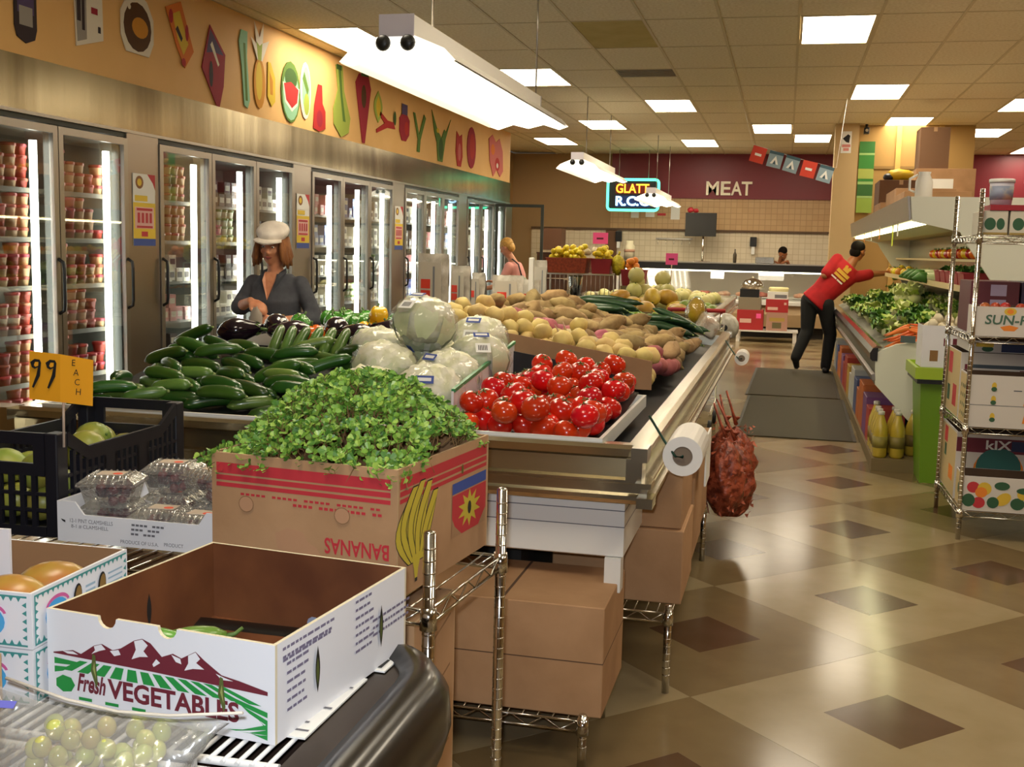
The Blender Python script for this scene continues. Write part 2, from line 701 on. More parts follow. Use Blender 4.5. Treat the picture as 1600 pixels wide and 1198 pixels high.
for cx in range(-8, 9):
    x0, x1 = max(cx * GX, XL), min((cx + 1) * GX, XR)
    if x1 - x0 < .05:
        continue
    bars.box(x0 - .012, x0 + .012, YB, YF, ZC - .005, ZC + .004)
    ls = sorted(y for c, y in LIGHTS if c == cx)
    br = sorted({round(GY0 + k * GY, 3) for k in range(-8, 12)} | {y for y in ls} | {round(y + GY, 3) for y in ls} | {YF} | ({11.69, 12.2} if cx == -3 else set()))
    br = [b for b in br if -.6 < b <= YF]
    for a, b in zip(br, br[1:]):
        if b - a < .02:
            continue
        bars.box(x0 + .012, x1 - .012, a - .008, a + .008, ZC - .004, ZC + .004)
        mid = (a + b) / 2
        if any(y < mid < y + GY for y in ls):
            continue
        if cx == -3 and 11.69 < mid < 12.2:
            v = thing('ceiling_vent', 'dark slotted air vent in the ceiling behind the hanging wire', 'vent', ((x0 + x1) / 2, mid, ZC))
            wv, dv = (x1 - x0) / 2 - .02, (b - a) / 2 - .02
            MB().box(-wv, wv, -dv, dv, .006, .02).build('backing', M_dark, v)
            for k in range(6):
                MB().bar((-wv, -dv + (k + .5) * dv / 3, 0), (wv, -dv + (k + .5) * dv / 3, 0), .035, .006).build('slat', mat('vent_slat', '#7d6b4c', .5), v)
            continue
        if a < 3.0:
            continue
        key = (round(x1 - x0, 2), round(b - a, 2))
        old = cx == -3 and abs(a - 9.25) < .1
        if (key, old) not in tl:
            e = .007
            tl[(key, old)] = MB().box(-key[0] / 2 + e, key[0] / 2 - e, -key[1] / 2 + e, key[1] / 2 - e, 0, .014).mesh('ceiling_tile', M_cold if old else M_ct)
        link('ceiling_tile', tl[(key, old)], ceil, ((x0 + x1) / 2, mid, ZC))
bars.build('grid_bar', M_tbar, ceil)['kind'] = 'stuff'

# ---------------------------------------------------------------- walls
M_orange_w = mat('orange_painted_wall', '#e8ba76', 0.75, noise=(2, .3, .7), col2='#e2b26c', bump=(200, .05))
M_beige = mat('beige_wall', '#b08d5c', 0.85, noise=(2, .3, .7), col2='#a5824f')
M_maroon = mat('maroon_wall', '#7c1c28', 0.4)
M_dkwall = mat('tan_rear_wall', '#a98a60', 0.85)
ZF = 2.53
wl = struct(MB().box(-5.3, XL, YB, 17.81, ZF, ZC).build('wall_left', M_orange_w))
struct(MB().box(-5.4, -5.3, YB, YF, 0, ZC).build('wall_left', M_beige))
struct(MB().box(-5.3, XR, YF, YF + .2, 0, ZC).build('wall_back', M_dkwall))
struct(MB().box(XR, XR + .2, YB, YF, 0, ZC).build('wall_right', M_beige))
struct(MB().box(-5.3, XR, YB - .2, YB, 0, ZC).build('wall_front', M_beige))
struct(MB().box(-3.34, XR, YF - .06, YF, 2.5, ZC).build('trim_1', M_maroon))
# stainless band over the freezer doors
M_band = mat('stainless_band', '#a39678', 0.2, 1.0, noise=(2.2, .35, .65), col2='#7a6c50', stretch=(1, 1.5, .1), bump=(2.2, .35))
struct(MB().box(XL - .04, XL + .012, YB, 17.81, 2.215, ZF).build('trim_2', M_band))
struct(MB().box(XL, XL + .02, YB, 17.81, 2.195, 2.215).build('trim_3', M_alu))
# tiled rear wall
def tilemat(name, c1, c2, mortar, sc):
    m = D.materials.new(name); m.use_nodes = True
    N, L = m.node_tree.nodes, m.node_tree.links
    b = N['Principled BSDF']
    tc = N.new('ShaderNodeTexCoord'); mp = N.new('ShaderNodeMapping')
    mp.inputs['Rotation'].default_value = (PI / 2, 0, 0)
    br = N.new('ShaderNodeTexBrick')
    br.offset = 0
    br.inputs['Color1'].default_value = (*hx(c1), 1); br.inputs['Color2'].default_value = (*hx(c2), 1); br.inputs['Mortar'].default_value = (*hx(mortar), 1)
    br.inputs['Scale'].default_value = sc; br.inputs['Brick Width'].default_value = .5; br.inputs['Row Height'].default_value = .5; br.inputs['Mortar Size'].default_value = .025
    L.new(tc.outputs['Object'], mp.inputs[0]); L.new(mp.outputs[0], br.inputs['Vector']); L.new(br.outputs[0], b.inputs['Base Color'])
    b.inputs['Roughness'].default_value = .35
    return m
M_t1 = tilemat('tan_wall_tile', '#c8a678', '#c19e70', '#ab8a5c', 4.7)
M_t2 = tilemat('white_wall_tile', '#e2d4b8', '#dccdb0', '#cbb995', 4.7)
struct(MB().box(-3.34, XR, YF - .03, YF, 1.92, 2.5).build('trim_4', M_t1))
struct(MB().box(-4.9, XR, YF - .03, YF, .0, 1.88).build('trim_5', M_t2))
struct(MB().box(-4.9, XR, YF - .07, YF, 1.88, 1.92).build('trim_6', mat('brown_ledge', '#5c4228', .6)))

# column at the end of the aisle and the partition beside it
M_col = mat('cream_column', '#c4a878', 0.7)
struct(MB().box(.58, .9, 16.6, 16.95, 0, ZC).build('wall_column', M_col))
M_part = mat('ochre_partition', '#a9854a', 0.8)
struct(MB().box(.9, 2.46, 16.85, 16.98, 0, ZC).build('wall_partition', M_part))
for x in (1.42, 1.98):
    struct(MB().box(x, x + .07, 16.82, 16.85, 0, ZC).build('trim_7', mat('partition_post', '#c9a155', .7)))
struct(MB().box(.9, 1.98, 16.83, 16.85, 2.72, 2.76).build('trim_8', mat('partition_rail', '#8a6a36', .7)))

# ---------------------------------------------------------------- hanging strip lamps
M_tube = mat('lit_tube', '#ffffff', .4, emit=(1, .9, .68), estr=STRIP_E)
M_refl = mat('white_lamp_reflector', '#f2eee4', .4)
M_eye = mat('dark_lampholder', '#20201c', .4)
lab = ['large hanging strip lamp nearest the camera, with two dark round lampholders', 'second hanging strip lamp down the row, in front of the maroon wall', 'small far hanging strip lamp in front of the neon sign']
for k, (xl, y0, zl) in enumerate(((-1.65, 4.6, 2.25), (-2.5, 13.4, 2.45), (-2.15, 17.95, 2.30))):
    LL = 2.5
    t = thing('strip_lamp', lab[k], 'lamp', (xl, y0, zl), 0, None)
    b = MB()
    wv = .26
    prof = [(-wv, 0), (-wv + .05, .05), (-.075, .105), (-.075, .19), (.075, .19), (.075, .105), (wv - .05, .05), (wv, 0)]
    n = len(prof)
    vs = [(x, y, z) for y in (0, LL) for x, z in prof] + [(x * .985, y, z - .006) for y in (.0, LL) for x, z in prof]
    fs = [(i, i + 1, n + i + 1, n + i) for i in range(n - 1)] + [(2 * n + i + 1, 2 * n + i, 3 * n + i, 3 * n + i + 1) for i in range(n - 1)]
    fs += [(2, 3, 4, 5), (n + 5, n + 4, n + 3, n + 2)]
    b.add(vs, fs)
    b.build('reflector', M_refl, t)
    # scalloped white end plate below the housing, self-glowing to imitate lamplight on it
    op = [(-wv, 0), (-.2, -.02), (-.1, .012), (0, -.012), (.1, .012), (.2, -.02), (wv, 0), (wv - .05, .05), (.075, .105), (-.075, .105), (-wv + .05, .05)]
    for yy in (-.004, LL + .002):
        MB().plate([(x, z) for x, z in op], (0, yy, 0), (1, 0, 0), (0, 0, 1), .004).build('end_plate', mat('end_plate_glow', '#fbf6e8', .5, emit=(1, .92, .74), estr=1.3), t)
    for hy in (-.010, LL + .003):
        MB().box(-.078, .078, hy, hy + .006, .10, .192).build('housing_cap', mat('lavender_cap', '#d8d2da', .5), t)
    for x in (-.15, -.05, .05, .15):
        MB().tube([(x, .02, .028), (x, LL - .02, .028)], .019, 8).build('tube', M_tube, t)
    for x in (-.055, .055):
        e = MB().ball((x, -.02, .072), (.034, .022, .034), 12, 8)
        e.build('lampholder', M_eye, t)
    for yy in ((LL * .97,) if k == 0 else (.25, LL * .85)):
        MB().cyl((.06, yy, .19), (.06, yy, ZC - zl), .006, n=6).build('hanging_rod', M_alu, t)
    if k == 0:
        MB().cyl((.06, .3, .19), (.06, .3, ZC - zl), .006, n=6).build('hanging_rod', M_alu, t)

# ---------------------------------------------------------------- glass door freezers along the left wall
M_cool = mat('freezer_tube', '#ffffff', .4, emit=(.96, 1, .92), estr=COOL_E * 3)
M_frz = mat('freezer_liner', '#5c5e55', 0.7)
M_post = mat('stainless_post', '#a49b90', 0.28, 1.0)
M_dmul = mat('dark_mullion', '#2c3026', 0.4)
M_fshelf = mat('freezer_shelf', '#5e5a4a', .6)
SHZ = (.27, .56, .86, 1.16, 1.46, 1.76)
DW = .757
order = ['first freezer section, nearest the camera, full of red-lidded tubs', 'second freezer section, behind the woman in the white cap', 'third freezer section, just past the woman in the white cap',
         'fourth freezer section, under the mirrored neon', 'last freezer section with its end door swung open']
for k in range(5):
    y0 = 4.63 + 2.67 * k
    t = thing('glass_door_freezer', 'stainless glass-door freezer, ' + order[k], 'freezer', (XL, y0, 0))
    wT = 2.27
    # coordinates: x = 0 at the door plane, negative into the cabinet
    b = MB()
    b.box(-.72, -.68, 0, wT, 0, 2.2)
    b.box(-.68, -.05, 0, .03, .12, 2.2)
    b.box(-.68, -.05, wT - .03, wT, .12, 2.2)
    b.box(-.68, -.05, .03, wT - .03, .12, .27)
    b.box(-.68, -.05, .03, wT - .03, 2.12, 2.2)
    b.build('cabinet', M_frz, t)
    f = MB()
    f.box(-.05, 0, 0, wT, 0, .22)
    f.box(-.05, 0, 0, wT, 2.165, 2.2)
    for i in range(4):
        yy = min(max(i * DW, .03), wT - .03)
        f.box(-.065, -.012, yy - .03, yy + .03, .22, 2.165)
    f.build('face_frame', M_dmul, t)
    p = MB()
    p.box(-.70, .012, wT, 2.67, 0, 2.2)
    p.build('post', M_post, t, bevel=.006)
    for z in SHZ[1:]:
        sh = MB()
        for i in range(5):
            xx = -.14 - i * .11
            sh.box(xx - .004, xx + .004, .03, wT - .03, z - .008, z)
        sh.box(-.13, -.12, .03, wT - .03, z - .018, z + .012)
        for i in range(24):
            yy = .06 + i * .094
            sh.box(-.62, -.13, yy - .003, yy + .003, z - .005, z + .001)
        sh.build('shelf', M_fshelf, t)
    for i in range(3):
        e = (i + 1) * DW
        MB().cyl((-.085, e - .10, .33), (-.085, e - .10, 2.06), .024, n=10).build('light_tube', M_cool, t)
        # door
        last = k == 4 and i == 2
        d = MB()
        g = .004
        a, c = g, DW - g
        W = .046
        for y_0, y_1, z_0, z_1 in ((a, a + W, .23, 2.155), (c - W, c, .23, 2.155), (a + W, c - W, .23, .23 + W), (a + W, c - W, 2.155 - W, 2.155)):
            d.box(-.008, .022, y_0, y_1, z_0, z_1)
        dr = d.build('door', M_dmul if last else M_alu, t, (0, i * DW, 0))
        MB().box(.004, .008, a + W, c - W, .23 + W, 2.155 - W).build('pane', M_glass, dr)
        hy = c - .02 if k == 0 else a + .02
        MB().tube([(.02, hy, 1.0), (.055, hy, 1.02), (.06, hy, 1.06), (.06, hy, 1.28), (.055, hy, 1.32), (.02, hy, 1.34)], .011, 8).build('handle', M_black, dr)
        if last:
            dr.rotation_euler = (0, 0, -PI / 2 + .12)
            dr.location = (.03, i * DW, 0)

# ---- what stands on the freezer shelves
M_tan = mat('tan_tub', '#c9a274', .5, vary=.12)
M_lid = mat('red_lid', '#a5372a', .45, vary=.18, hue=.02)
M_red_t = mat('red_tub', '#a8402e', .5, vary=.15)
M_cream = mat('cream_tub', '#e3dcc0', .5, vary=.08)
M_glid = mat('green_lid', '#5d7a3a', .5, vary=.15)
M_pk = mat('pale_carton', '#ddd8c6', .6, vary=.08)
M_dkp = mat('dark_carton', '#4a3b34', .6, vary=.25)
M_blp = mat('blue_carton', '#55689a', .6, vary=.15)
M_pnk = mat('pink_pack', '#d99a98', .6, vary=.1)
def tub_mesh(body, lid, r=.046, h=.068, n=9):
    b = MB().lathe([(r * .82, 0), (r * .95, h * .7), (r * 1.04, h * .7), (r * 1.04, h * .96), (r * .9, h)], n, mis=[0, 1, 1, 1, 1])
    return b.mesh('tub', [body, lid])
def pack_mesh(c1, c2, sx=.05, sy=.09, h=.10):
    b = MB().box(-sx, sx, -sy / 2, sy / 2, 0, h, 0)
    b.box(sx, sx + .001, -sy * .36, sy * .36, h * .3, h * .72, 1)
    return b.mesh('packet', [c1, c2])
T_red = tub_mesh(M_tan, M_lid)
T_red2 = tub_mesh(M_red_t, M_lid)
T_cream = tub_mesh(M_cream, M_glid)
K_pale = pack_mesh(M_pk, M_dkp)
K_dark = pack_mesh(M_dkp, M_pk)
K_blue = pack_mesh(M_blp, M_pk)
K_pink = pack_mesh(M_pnk, M_pk)
dn = ['nearest freezer', 'second freezer door', 'door right of the poster', 'door left of the woman', 'door behind the cap']
sn = ['bottom shelf', 'second shelf', 'third shelf', 'fourth shelf', 'fifth shelf', 'top shelf']
ORD = 'first second third fourth fifth sixth seventh eighth ninth tenth eleventh twelfth thirteenth fourteenth fifteenth sixteenth seventeenth eighteenth nineteenth twentieth'.split()
def stock(kind, me, cols, z, y0, dy, n, dz, label, cat, grp, col=0, x=-.165, jit=.006):
    for c in range(cols):
        h = n[c % len(n)] if isinstance(n, (list, tuple)) else n
        for q in range(h):
            o = link(kind, me, None, (XL + x + rnd.uniform(-jit, jit), y0 + c * dy + rnd.uniform(-jit, jit) * .5, z + q * dz + .0015), rnd.uniform(-.08, .08))
            tag(o, '%s, %s column, %s' % (label, ORD[c if cols > 1 else col], ('bottom', 'second up', 'third up', 'fourth up', 'fifth up')[q]), cat, grp)
for di in range(5):
    sec, ii = (0, 1 + di) if di < 2 else (1, di - 2)
    yb = 4.63 + 2.67 * sec + ii * DW + (.22, .24, .27, .29, .31)[di]
    for si, z in enumerate(SHZ):
        if si == 0 and di > 2:
            continue
        g = '%s, %s' % (sn[si], dn[di])
        if di in (0, 1):
            hs_ = [4, 4, 3, 4, 4] if di == 0 else ([4, 3, 3, 2, 3] if si % 2 else [3, 4, 4, 3, 1])
            for c in range(5):
                me = T_red if (di + si + c) % 3 else T_red2
                stock('frozen_tub', me, 1, z, yb + c * .101, .1, hs_[c], .069, 'tan-red tub on ' + g, 'tub', 'tubs on ' + g, c)
        elif di == 2:
            if si in (4, 5):
                stock('frozen_tub', T_red, 4, z, yb, .101, 4, .069, 'orange-lidded tub on ' + g, 'tub', 'tubs on ' + g)
            else:
                stock('packet', (K_pale, K_dark, K_pink, K_pale)[si % 4], 4, z, yb + .01, .106, [1, 2, 1], .101, 'packet on ' + g, 'packet', 'packets on ' + g)
        elif di == 3:
            if si == 4:
                stock('frozen_tub', T_cream, 4, z, yb, .101, 4, .069, 'green-lidded tub on ' + g, 'tub', 'tubs on ' + g)
            else:
                stock('packet', (K_pale, K_blue, K_pale, K_dark, K_dark, K_dark)[si], 4, z, yb + .01, .106, [2, 1, 2], .101, 'packet on ' + g, 'packet', 'packets on ' + g)
        else:
            stock('packet', (K_pale, K_dark, K_pale)[si % 3], 4, z, yb + .01, .106, [2, 1], .101, 'pale packet on ' + g, 'packet', 'packets on ' + g)
far = ['third freezer section', 'fourth freezer section', 'last freezer section']
for sec in (2, 3, 4):
    for ii in range(3):
        yb = 4.63 + 2.67 * sec + ii * DW + (.36, .42, .12)[sec - 2]
        if ii == 2 and sec < 4:
            yb -= .12
        for si in (2, 3, 4, 5):
            me = [K_pale, K_dark, K_pale, K_pink, T_cream, K_blue, K_pale][(sec * 3 + ii * 2 + si * 5) % 7]
            lab_ = '%s, %s' % (sn[si], far[sec - 2])
            dd = ('first', 'second', 'third')[ii]
            isT = me in (T_red, T_cream)
            stock('frozen_tub' if isT else 'packet', me, 3, SHZ[si], yb + .05, .13, 3 if isT else [2, 1, 2], .069 if isT else .101, ('small tub' if isT else 'packet') + ', %s door, %s' % (dd, lab_), 'tub' if isT else 'packet', 'goods behind %s door, %s' % (dd, lab_))

# posters on the stainless posts
for k, lb in enumerate(('yellow and white advert poster on the nearest stainless freezer post', 'yellow and white advert poster on the stainless post right of the white cap', 'faded advert poster on the third stainless freezer post')):
    y0 = 4.63 + 2.67 * k + 2.27
    b = MB()
    x = XL + .0135
    b.box(x, x + .002, y0 + .06, y0 + .34, 1.43, 1.93, 0)
    S = [(1, rect(0, .0, .28, .05)), (2, rect(0, .05, .28, .30)), (5, rect(.02, .12, .26, .27)), (3, rect(.1, .065, .18, .10)), (2, rect(.02, .31, .18, .35)), (0, rect(0, .36, .28, .5)), (3, [(.18, .5), (.28, .5), (.28, .39), (.25, .44)]),
         (4, oval(.08, .44, .05, .045)), (2, oval(.08, .44, .028, .026)), (3, rect(.04, .245, .24, .262)), (3, rect(.04, .125, .24, .14))] + [(3, rect(.05 + .05 * i, .16, .08 + .05 * i, .23)) for i in range(4)]
    decal(b, S, (x + .002, y0 + .06, 1.43), (0, 1, 0), (0, 0, 1))
    tag(b.build('poster', [M_paper, M_blue, M_yellow, M_red, mat('brown_print', '#8a5a2a', .6), mat('pale_pink_print', '#e8b8b0', .6)]), lb, 'poster')

# ---------------------------------------------------------------- cut-outs pinned along the orange wall
PAL = {k: mat('cutout_' + k, v, .75, spec=.2) for k, v in dict(purple='#57486a', dark='#3b3134', grey='#9b958c', white='#e4dccb', brown='#57391c', amber='#c98a2a', red='#b3312f', crimson='#9c2a38', orange='#d9772b', yellow='#d9b93a', green='#5b7a34', lime='#9fae4c', mint='#8fbf9a', dgreen='#3d5a2a', pink='#c86a62').items()}
PN = list(PAL)
def cut(label, cat, u, z, shapes, tilt=0.0, name='wall_cutout'):
    """shapes: [(colour, polygon in metres about the centre)]; first is the outline"""
    b = MB()
    x = XL + .004
    wf = 1.0 if u < 10.0 else 1.42
    sh = [(c, [(a_ * wf, b_) for a_, b_ in rot2(p, tilt)]) for c, p in shapes]
    k0 = PN.index(sh[0][0])
    pts = sh[0][1]
    b.plate(pts, (x + .006, u, z), (0, 1, 0), (0, 0, 1), .006, k0)
    decal(b, [(PN.index(c), p) for c, p in sh[1:]], (x + .006, u, z), (0, 1, 0), (0, 0, 1))
    tag(b.build(name, [PAL[k] for k in PN]), label, cat, 'cut-outs along the orange wall')
def leafp(L, wd, n=8):
    return [(wd * sin(PI * i / n), -L / 2 + L * i / n) for i in range(n + 1)] + [(-wd * sin(PI * i / n), L / 2 - L * i / n) for i in range(1, n)]
def yz(u, v):
    """wall position of a picture point, worked out once from the camera's measured pose"""
    d = _f + _r * ((u - 800) / F_PX) - _u * ((v - 599) / F_PX)
    t = XL / d.x
    return d.y * t, H + d.z * t
def at(u, v):
    return yz(u, v)
y, z = at(38, 24)
cut('dark bottle cut-out with a purple label, first at the left end of the orange wall', 'cutout', y, z + .03, [('dark', [(-.1, .32), (-.1, -.1), (-.08, -.16), (0, -.19), (.08, -.16), (.1, -.1), (.1, .32)]), ('purple', rect(-.075, -.02, .075, .28)), ('grey', rect(-.06, -.09, .06, .02)), ('lime', rect(.02, .15, .07, .28))])
y, z = at(136, 32)
cut('torn-bottomed packet cut-out, half dark and half cream', 'cutout', y, z + .03, [('white', [(-.15, .3), (-.13, -.21), (.16, -.13), (.15, .3)]), ('grey', [(-.15, .3), (-.12, -.18), (-.02, -.15), (-.02, .3)]), ('dark', rect(-.12, -.05, -.08, .25)), ('dark', rect(-.07, -.1, -.04, .1)), ('crimson', rect(.03, .02, .1, .06)), ('dark', rect(.1, -.09, .13, -.05))])
y, z = at(213, 38)
cut('round brown jar cut-out with a white rim and red cap', 'cutout', y, z, [('white', [(-.14, -.2), (.14, -.2), (.2, -.1), (.2, .06), (.12, .17), (.07, .19), (.09, .27), (-.07, .27), (-.06, .19), (-.12, .17), (-.2, .06), (-.2, -.1)]), ('brown', oval(0, -.02, .17, .165)), ('amber', oval(.03, -.02, .1, .07)), ('crimson', rect(-.06, .2, .08, .265)), ('white', oval(-.1, .1, .02, .02, 8))])
y, z = at(279, 52)
cut('slanted orange and yellow wrapper cut-out', 'cutout', y, z, [('orange', [(-.19, .15), (.02, .23), (.2, -.1), (.07, -.24), (-.04, -.1)]), ('yellow', [(-.1, .12), (0, .16), (.12, -.06), (.05, -.15), (-.03, -.05)]), ('dark', [(-.06, .02), (.02, -.06), (.04, -.03), (-.03, .05)]), ('red', oval(-.12, .1, .03, .05)), ('red', oval(.1, .02, .025, .06)), ('red', oval(.05, -.2, .03, .03))])
y, z = at(331, 106)
cut('red diamond-shaped bag cut-out', 'cutout', y, z, [('crimson', [(-.17, -.02), (-.04, .32), (.2, .13), (.17, -.12), (.09, -.32)]), ('purple', [(-.1, .1), (-.04, .29), (.17, .12), (.0, .12)]), ('white', [(-.04, .17), (.08, .02), (.1, .04), (-.01, .2)]), ('dark', oval(-.03, -.05, .03, .1))])
y, z = at(380, 106)
cut('pale green celery cut-out left of the pineapple', 'cutout', y, z, [('mint', [(-.05, .3), (.06, .3), (.05, .1), (.1, -.25), (.06, -.32), (.0, -.3), (-.04, 0), (-.09, .2)]), ('green', [(-.02, .2), (.02, .2), (.06, -.26), (.02, -.26)])])
y, z = at(404, 104)
cut('pineapple cut-out with a white spiky crown', 'cutout', y, z, [('amber', oval(0, -.14, .105, .21)), ('yellow', oval(-.01, -.12, .06, .16)), ('white', [(-.04, .05), (-.16, .22), (-.06, .18), (-.1, .36), (0, .24), (.08, .38), (.06, .2), (.18, .24), (.05, .05)]), ('lime', [(-.03, .05), (-.06, .2), (0, .17), (.05, .2), (.03, .05)])])
y, z = at(423, 130)
cut('small yellow banana cut-out right of the pineapple', 'cutout', y, z, [('yellow', [(-.07, .17), (-.02, .17), (.07, .05), (.07, -.15), (0, -.2), (-.08, -.12)]), ('amber', [(-.05, .1), (.02, .02), (.02, -.1), (-.03, -.1)])])
y, z = at(453, 144)
cut('cut watermelon cut-out with a red slice', 'cutout', y, z, [('green', oval(0, 0, .2, .27)), ('mint', oval(0, -.02, .17, .23)), ('dgreen', oval(0, .12, .13, .09)), ('white', [(-.17, .07), (.18, .05), (.14, -.1), (.02, -.17), (-.12, -.1)]), ('red', [(-.15, .06), (0, .09), (.16, .04), (.13, -.08), (.02, -.14), (-.1, -.08)])])
y, z = at(476, 142)
cut('pale honeydew cut-out right of the watermelon', 'cutout', y, z, [('white', oval(0, 0, .12, .26)), ('mint', oval(.01, .02, .09, .2)), ('green', [(-.07, .1), (-.03, .17), (.07, .02), (.04, -.04)]), ('lime', oval(.02, -.12, .06, .1))])
y, z = at(498, 169)
cut('small red pepper cut-out below the honeydew', 'cutout', y, z, [('red', [(-.1, -.2), (-.08, .02), (-.02, .22), (.04, .22), (.05, .05), (.1, -.02), (.1, -.18), (0, -.22)]), ('crimson', oval(0, -.1, .05, .08))])
y, z = at(532, 157)
cut('tall yellow-green squash cut-out', 'cutout', y, z, [('lime', [(-.1, .33), (.02, .34), (.05, .1), (.17, -.15), (.14, -.3), (0, -.36), (-.13, -.25), (-.14, -.1), (-.06, .1)]), ('green', [(-.06, .3), (-.01, .3), (.02, .05), (.08, -.2), (.03, -.2), (-.02, .05)]), ('dgreen', rect(-.09, .29, 0, .34))])
y, z = at(567, 163)
cut('long purple-brown carrot cut-out pointing down', 'cutout', y, z, [('crimson', [(-.16, .2), (-.09, .3), (.1, .3), (.15, .18), (.03, -.4), (-.02, -.4)]), ('dgreen', [(-.06, .28), (-.04, .4), (.05, .42), (.1, .3)]), ('brown', oval(0, .08, .05, .12))])
y, z = at(590, 167)
cut('small yellow cut-out right of the carrot', 'cutout', y, z, [('lime', leafp(.34, .09)), ('yellow', leafp(.24, .05))])
y, z = at(603, 192)
cut('branching red chilli cut-out', 'cutout', y, z, [('red', [(-.22, -.14), (.02, -.05), (.2, -.04), (.16, .03), (.02, .03), (-.18, .12), (-.16, .06), (-.04, -.01), (-.22, -.1)]), ('dgreen', oval(.19, .08, .03, .08))])
y, z = at(631, 193)
cut('bunch of radishes cut-out', 'cutout', y, z, [('crimson', [(-.12, .05), (-.04, .12), (.05, .12), (.13, .05), (.12, -.12), (.04, -.2), (-.06, -.2), (-.12, -.1)]), ('purple', rect(-.07, .1, .07, .22)), ('red', oval(.05, -.05, .05, .08))])
y, z = at(654, 205)
cut('green forked bean cut-out', 'cutout', y, z, [('green', [(-.16, .2), (-.11, .2), (0, -.04), (.13, .22), (.18, .18), (.04, -.1), (.02, -.25), (-.05, -.25), (-.03, -.1)])])
y, z = at(688, 218)
cut('green pepper plant cut-out with pointed leaves', 'cutout', y, z, [('green', [(-.08, -.28), (.06, -.28), (.14, .02), (.3, .3), (.16, .12), (.1, .14), (.02, .02), (-.1, .1), (-.28, .33), (-.2, .08), (-.12, -.05)]), ('dgreen', oval(0, -.12, .07, .14)), ('yellow', oval(-.1, .1, .04, .03))])
y, z = at(717, 232)
cut('pair of small red tomato cut-outs', 'cutout', y, z, [('red', [(-.1, .22), (0, .16), (.08, .2), (.11, -.1), (.06, -.24), (-.06, -.24), (-.12, -.05)]), ('pink', oval(0, -.05, .05, .12))])
y, z = at(736, 231)
cut('dark red beet cut-out', 'cutout', y, z, [('crimson', oval(0, 0, .16, .29)), ('red', oval(.02, .02, .09, .18))])
y, z = at(772, 243)
cut('large pink cut-out at the far end of the orange wall', 'cutout', y, z, [('pink', [(-.25, .22), (-.1, .3), (.05, .2), (.2, .28), (.35, .1), (.38, -.2), (.25, -.3), (.1, -.2), (-.05, -.32), (-.2, -.1)]), ('red', oval(.12, -.12, .1, .1)), ('white', oval(.12, -.14, .04, .04)), ('orange', oval(-.08, .08, .08, .08))])

# ---------------------------------------------------------------- island produce case
M_rail = mat('case_rail_steel', '#cfc8b4', 0.2, 1.0)
def island(name, label, x0, x1, y0, y1, ztop=.905, ridge=.13, side_lit=None):
    cx, cy = (x0 + x1) / 2, (y0 + y1) / 2
    t = thing(name, label, 'produce case', (cx, cy, 0))
    wx, wy = (x1 - x0) / 2, (y1 - y0) / 2
    dz = ztop - .905
    def ring(b, prof, mi=0, smooth=False):
        k = len(prof)
        vs = []
        for o, z in prof:
            for sx, sy in ((-1, -1), (1, -1), (1, 1), (-1, 1)):
                vs.append((sx * (wx + o), sy * (wy + o), z + dz))
        fs = []
        for i in range(k - 1):
            for j in range(4):
                j2 = (j + 1) % 4
                fs.append((i * 4 + j, i * 4 + j2, (i + 1) * 4 + j2, (i + 1) * 4 + j))
        b.add(vs, fs, mi, smooth)
        return b
    ring(MB(), [(-.30, .543), (-.10, .543), (-.085, .55), (-.085, .735)]).build('white_panel', M_white, t)
    for z in (.69, .64):
        ring(MB(), [(-.0845, z), (-.0845, z + .003)]).build('panel_seam', M_grey_ink, t)
    ring(MB(), [(-.085, .735), (0.0, .735), (.008, .748), (.008, .76), (-.012, .765), (-.012, .792), (0, .797), (0, .805), (-.03, .808)]).build('lower_rail', M_rail, t)
    ring(MB(), [(-.03, .808), (-.038, .862), (-.03, .866)]).build('bumper_recess', mat('smoked_rail_strip', '#8a7d60', .25, .9), t)
    ring(MB(), [(-.03, .866), (-.018, .872), (-.014, .895), (-.03, .905), (-.075, .905), (-.09, .88), (-.10, .80)]).build('top_rail', M_rail, t)
    for sx in (-1, 1):
        for sy in (-1, 1):
            c = MB()
            for z0_, z1_, o in ((.735, .765, .010), (.792, .808, .004), (.80, .87, -.028), (.866, .907, -.012)):
                c.box(sx * (wx + o) - .045, sx * (wx + o) + .002 if sx > 0 else sx * (wx + o) + .045, sy * (wy + o) - .045, sy * (wy + o) + .002 if sy > 0 else sy * (wy + o) + .045, z0_ + dz, z1_ + dz)
            c.build('corner_cap', M_rail, t)
    MB().box(-wx + .47, wx - .47, -wy + .38, wy - .38, 0, .545 + dz).build('plinth', M_dark, t)
    MB().box(-wx + .12, wx - .12, -wy + .12, wy - .12, .546 + dz, .56 + dz).build('underside', M_dark, t)
    # sloping display deck
    dk = MB()
    a, c = wx - .10, wy - .10
    e = .80 + dz
    vs = [(-a, -c, e), (a, -c, e), (a, c, e), (-a, c, e), (0, -c + .7, e + ridge), (0, c - .7, e + ridge)]
    dk.add(vs, [(0, 1, 4), (1, 2, 5, 4), (2, 3, 5), (3, 0, 4, 5)])
    dk.build('display_deck', M_black, t)
    return t, (lambda x, y: e + ridge * max(0.0, min(1 - abs(x - cx) / a, (c - abs(y - cy)) / .7, 1.0)))

case1, deck1 = island('produce_case', 'long island produce case with chrome rails, heaped with vegetables beside the aisle', -2.55, -.35, 3.2, 8.35, ridge=.16)
case2, deck2 = island('produce_case', 'far island fruit case with white end panel, piled with melons and mangoes', -2.7, -.62, 10.6, 15.6, ridge=.1)
for (px, dpl) in ((-2.15, 0), (-.78, 0)):
    pass
# short white foot under the near corner
for sx in (-1, 1):
    MB().box(sx * .985 - .025, sx * .985 + .025, -2.50, -2.44, .44, .546).build('bracket', M_white, case1)

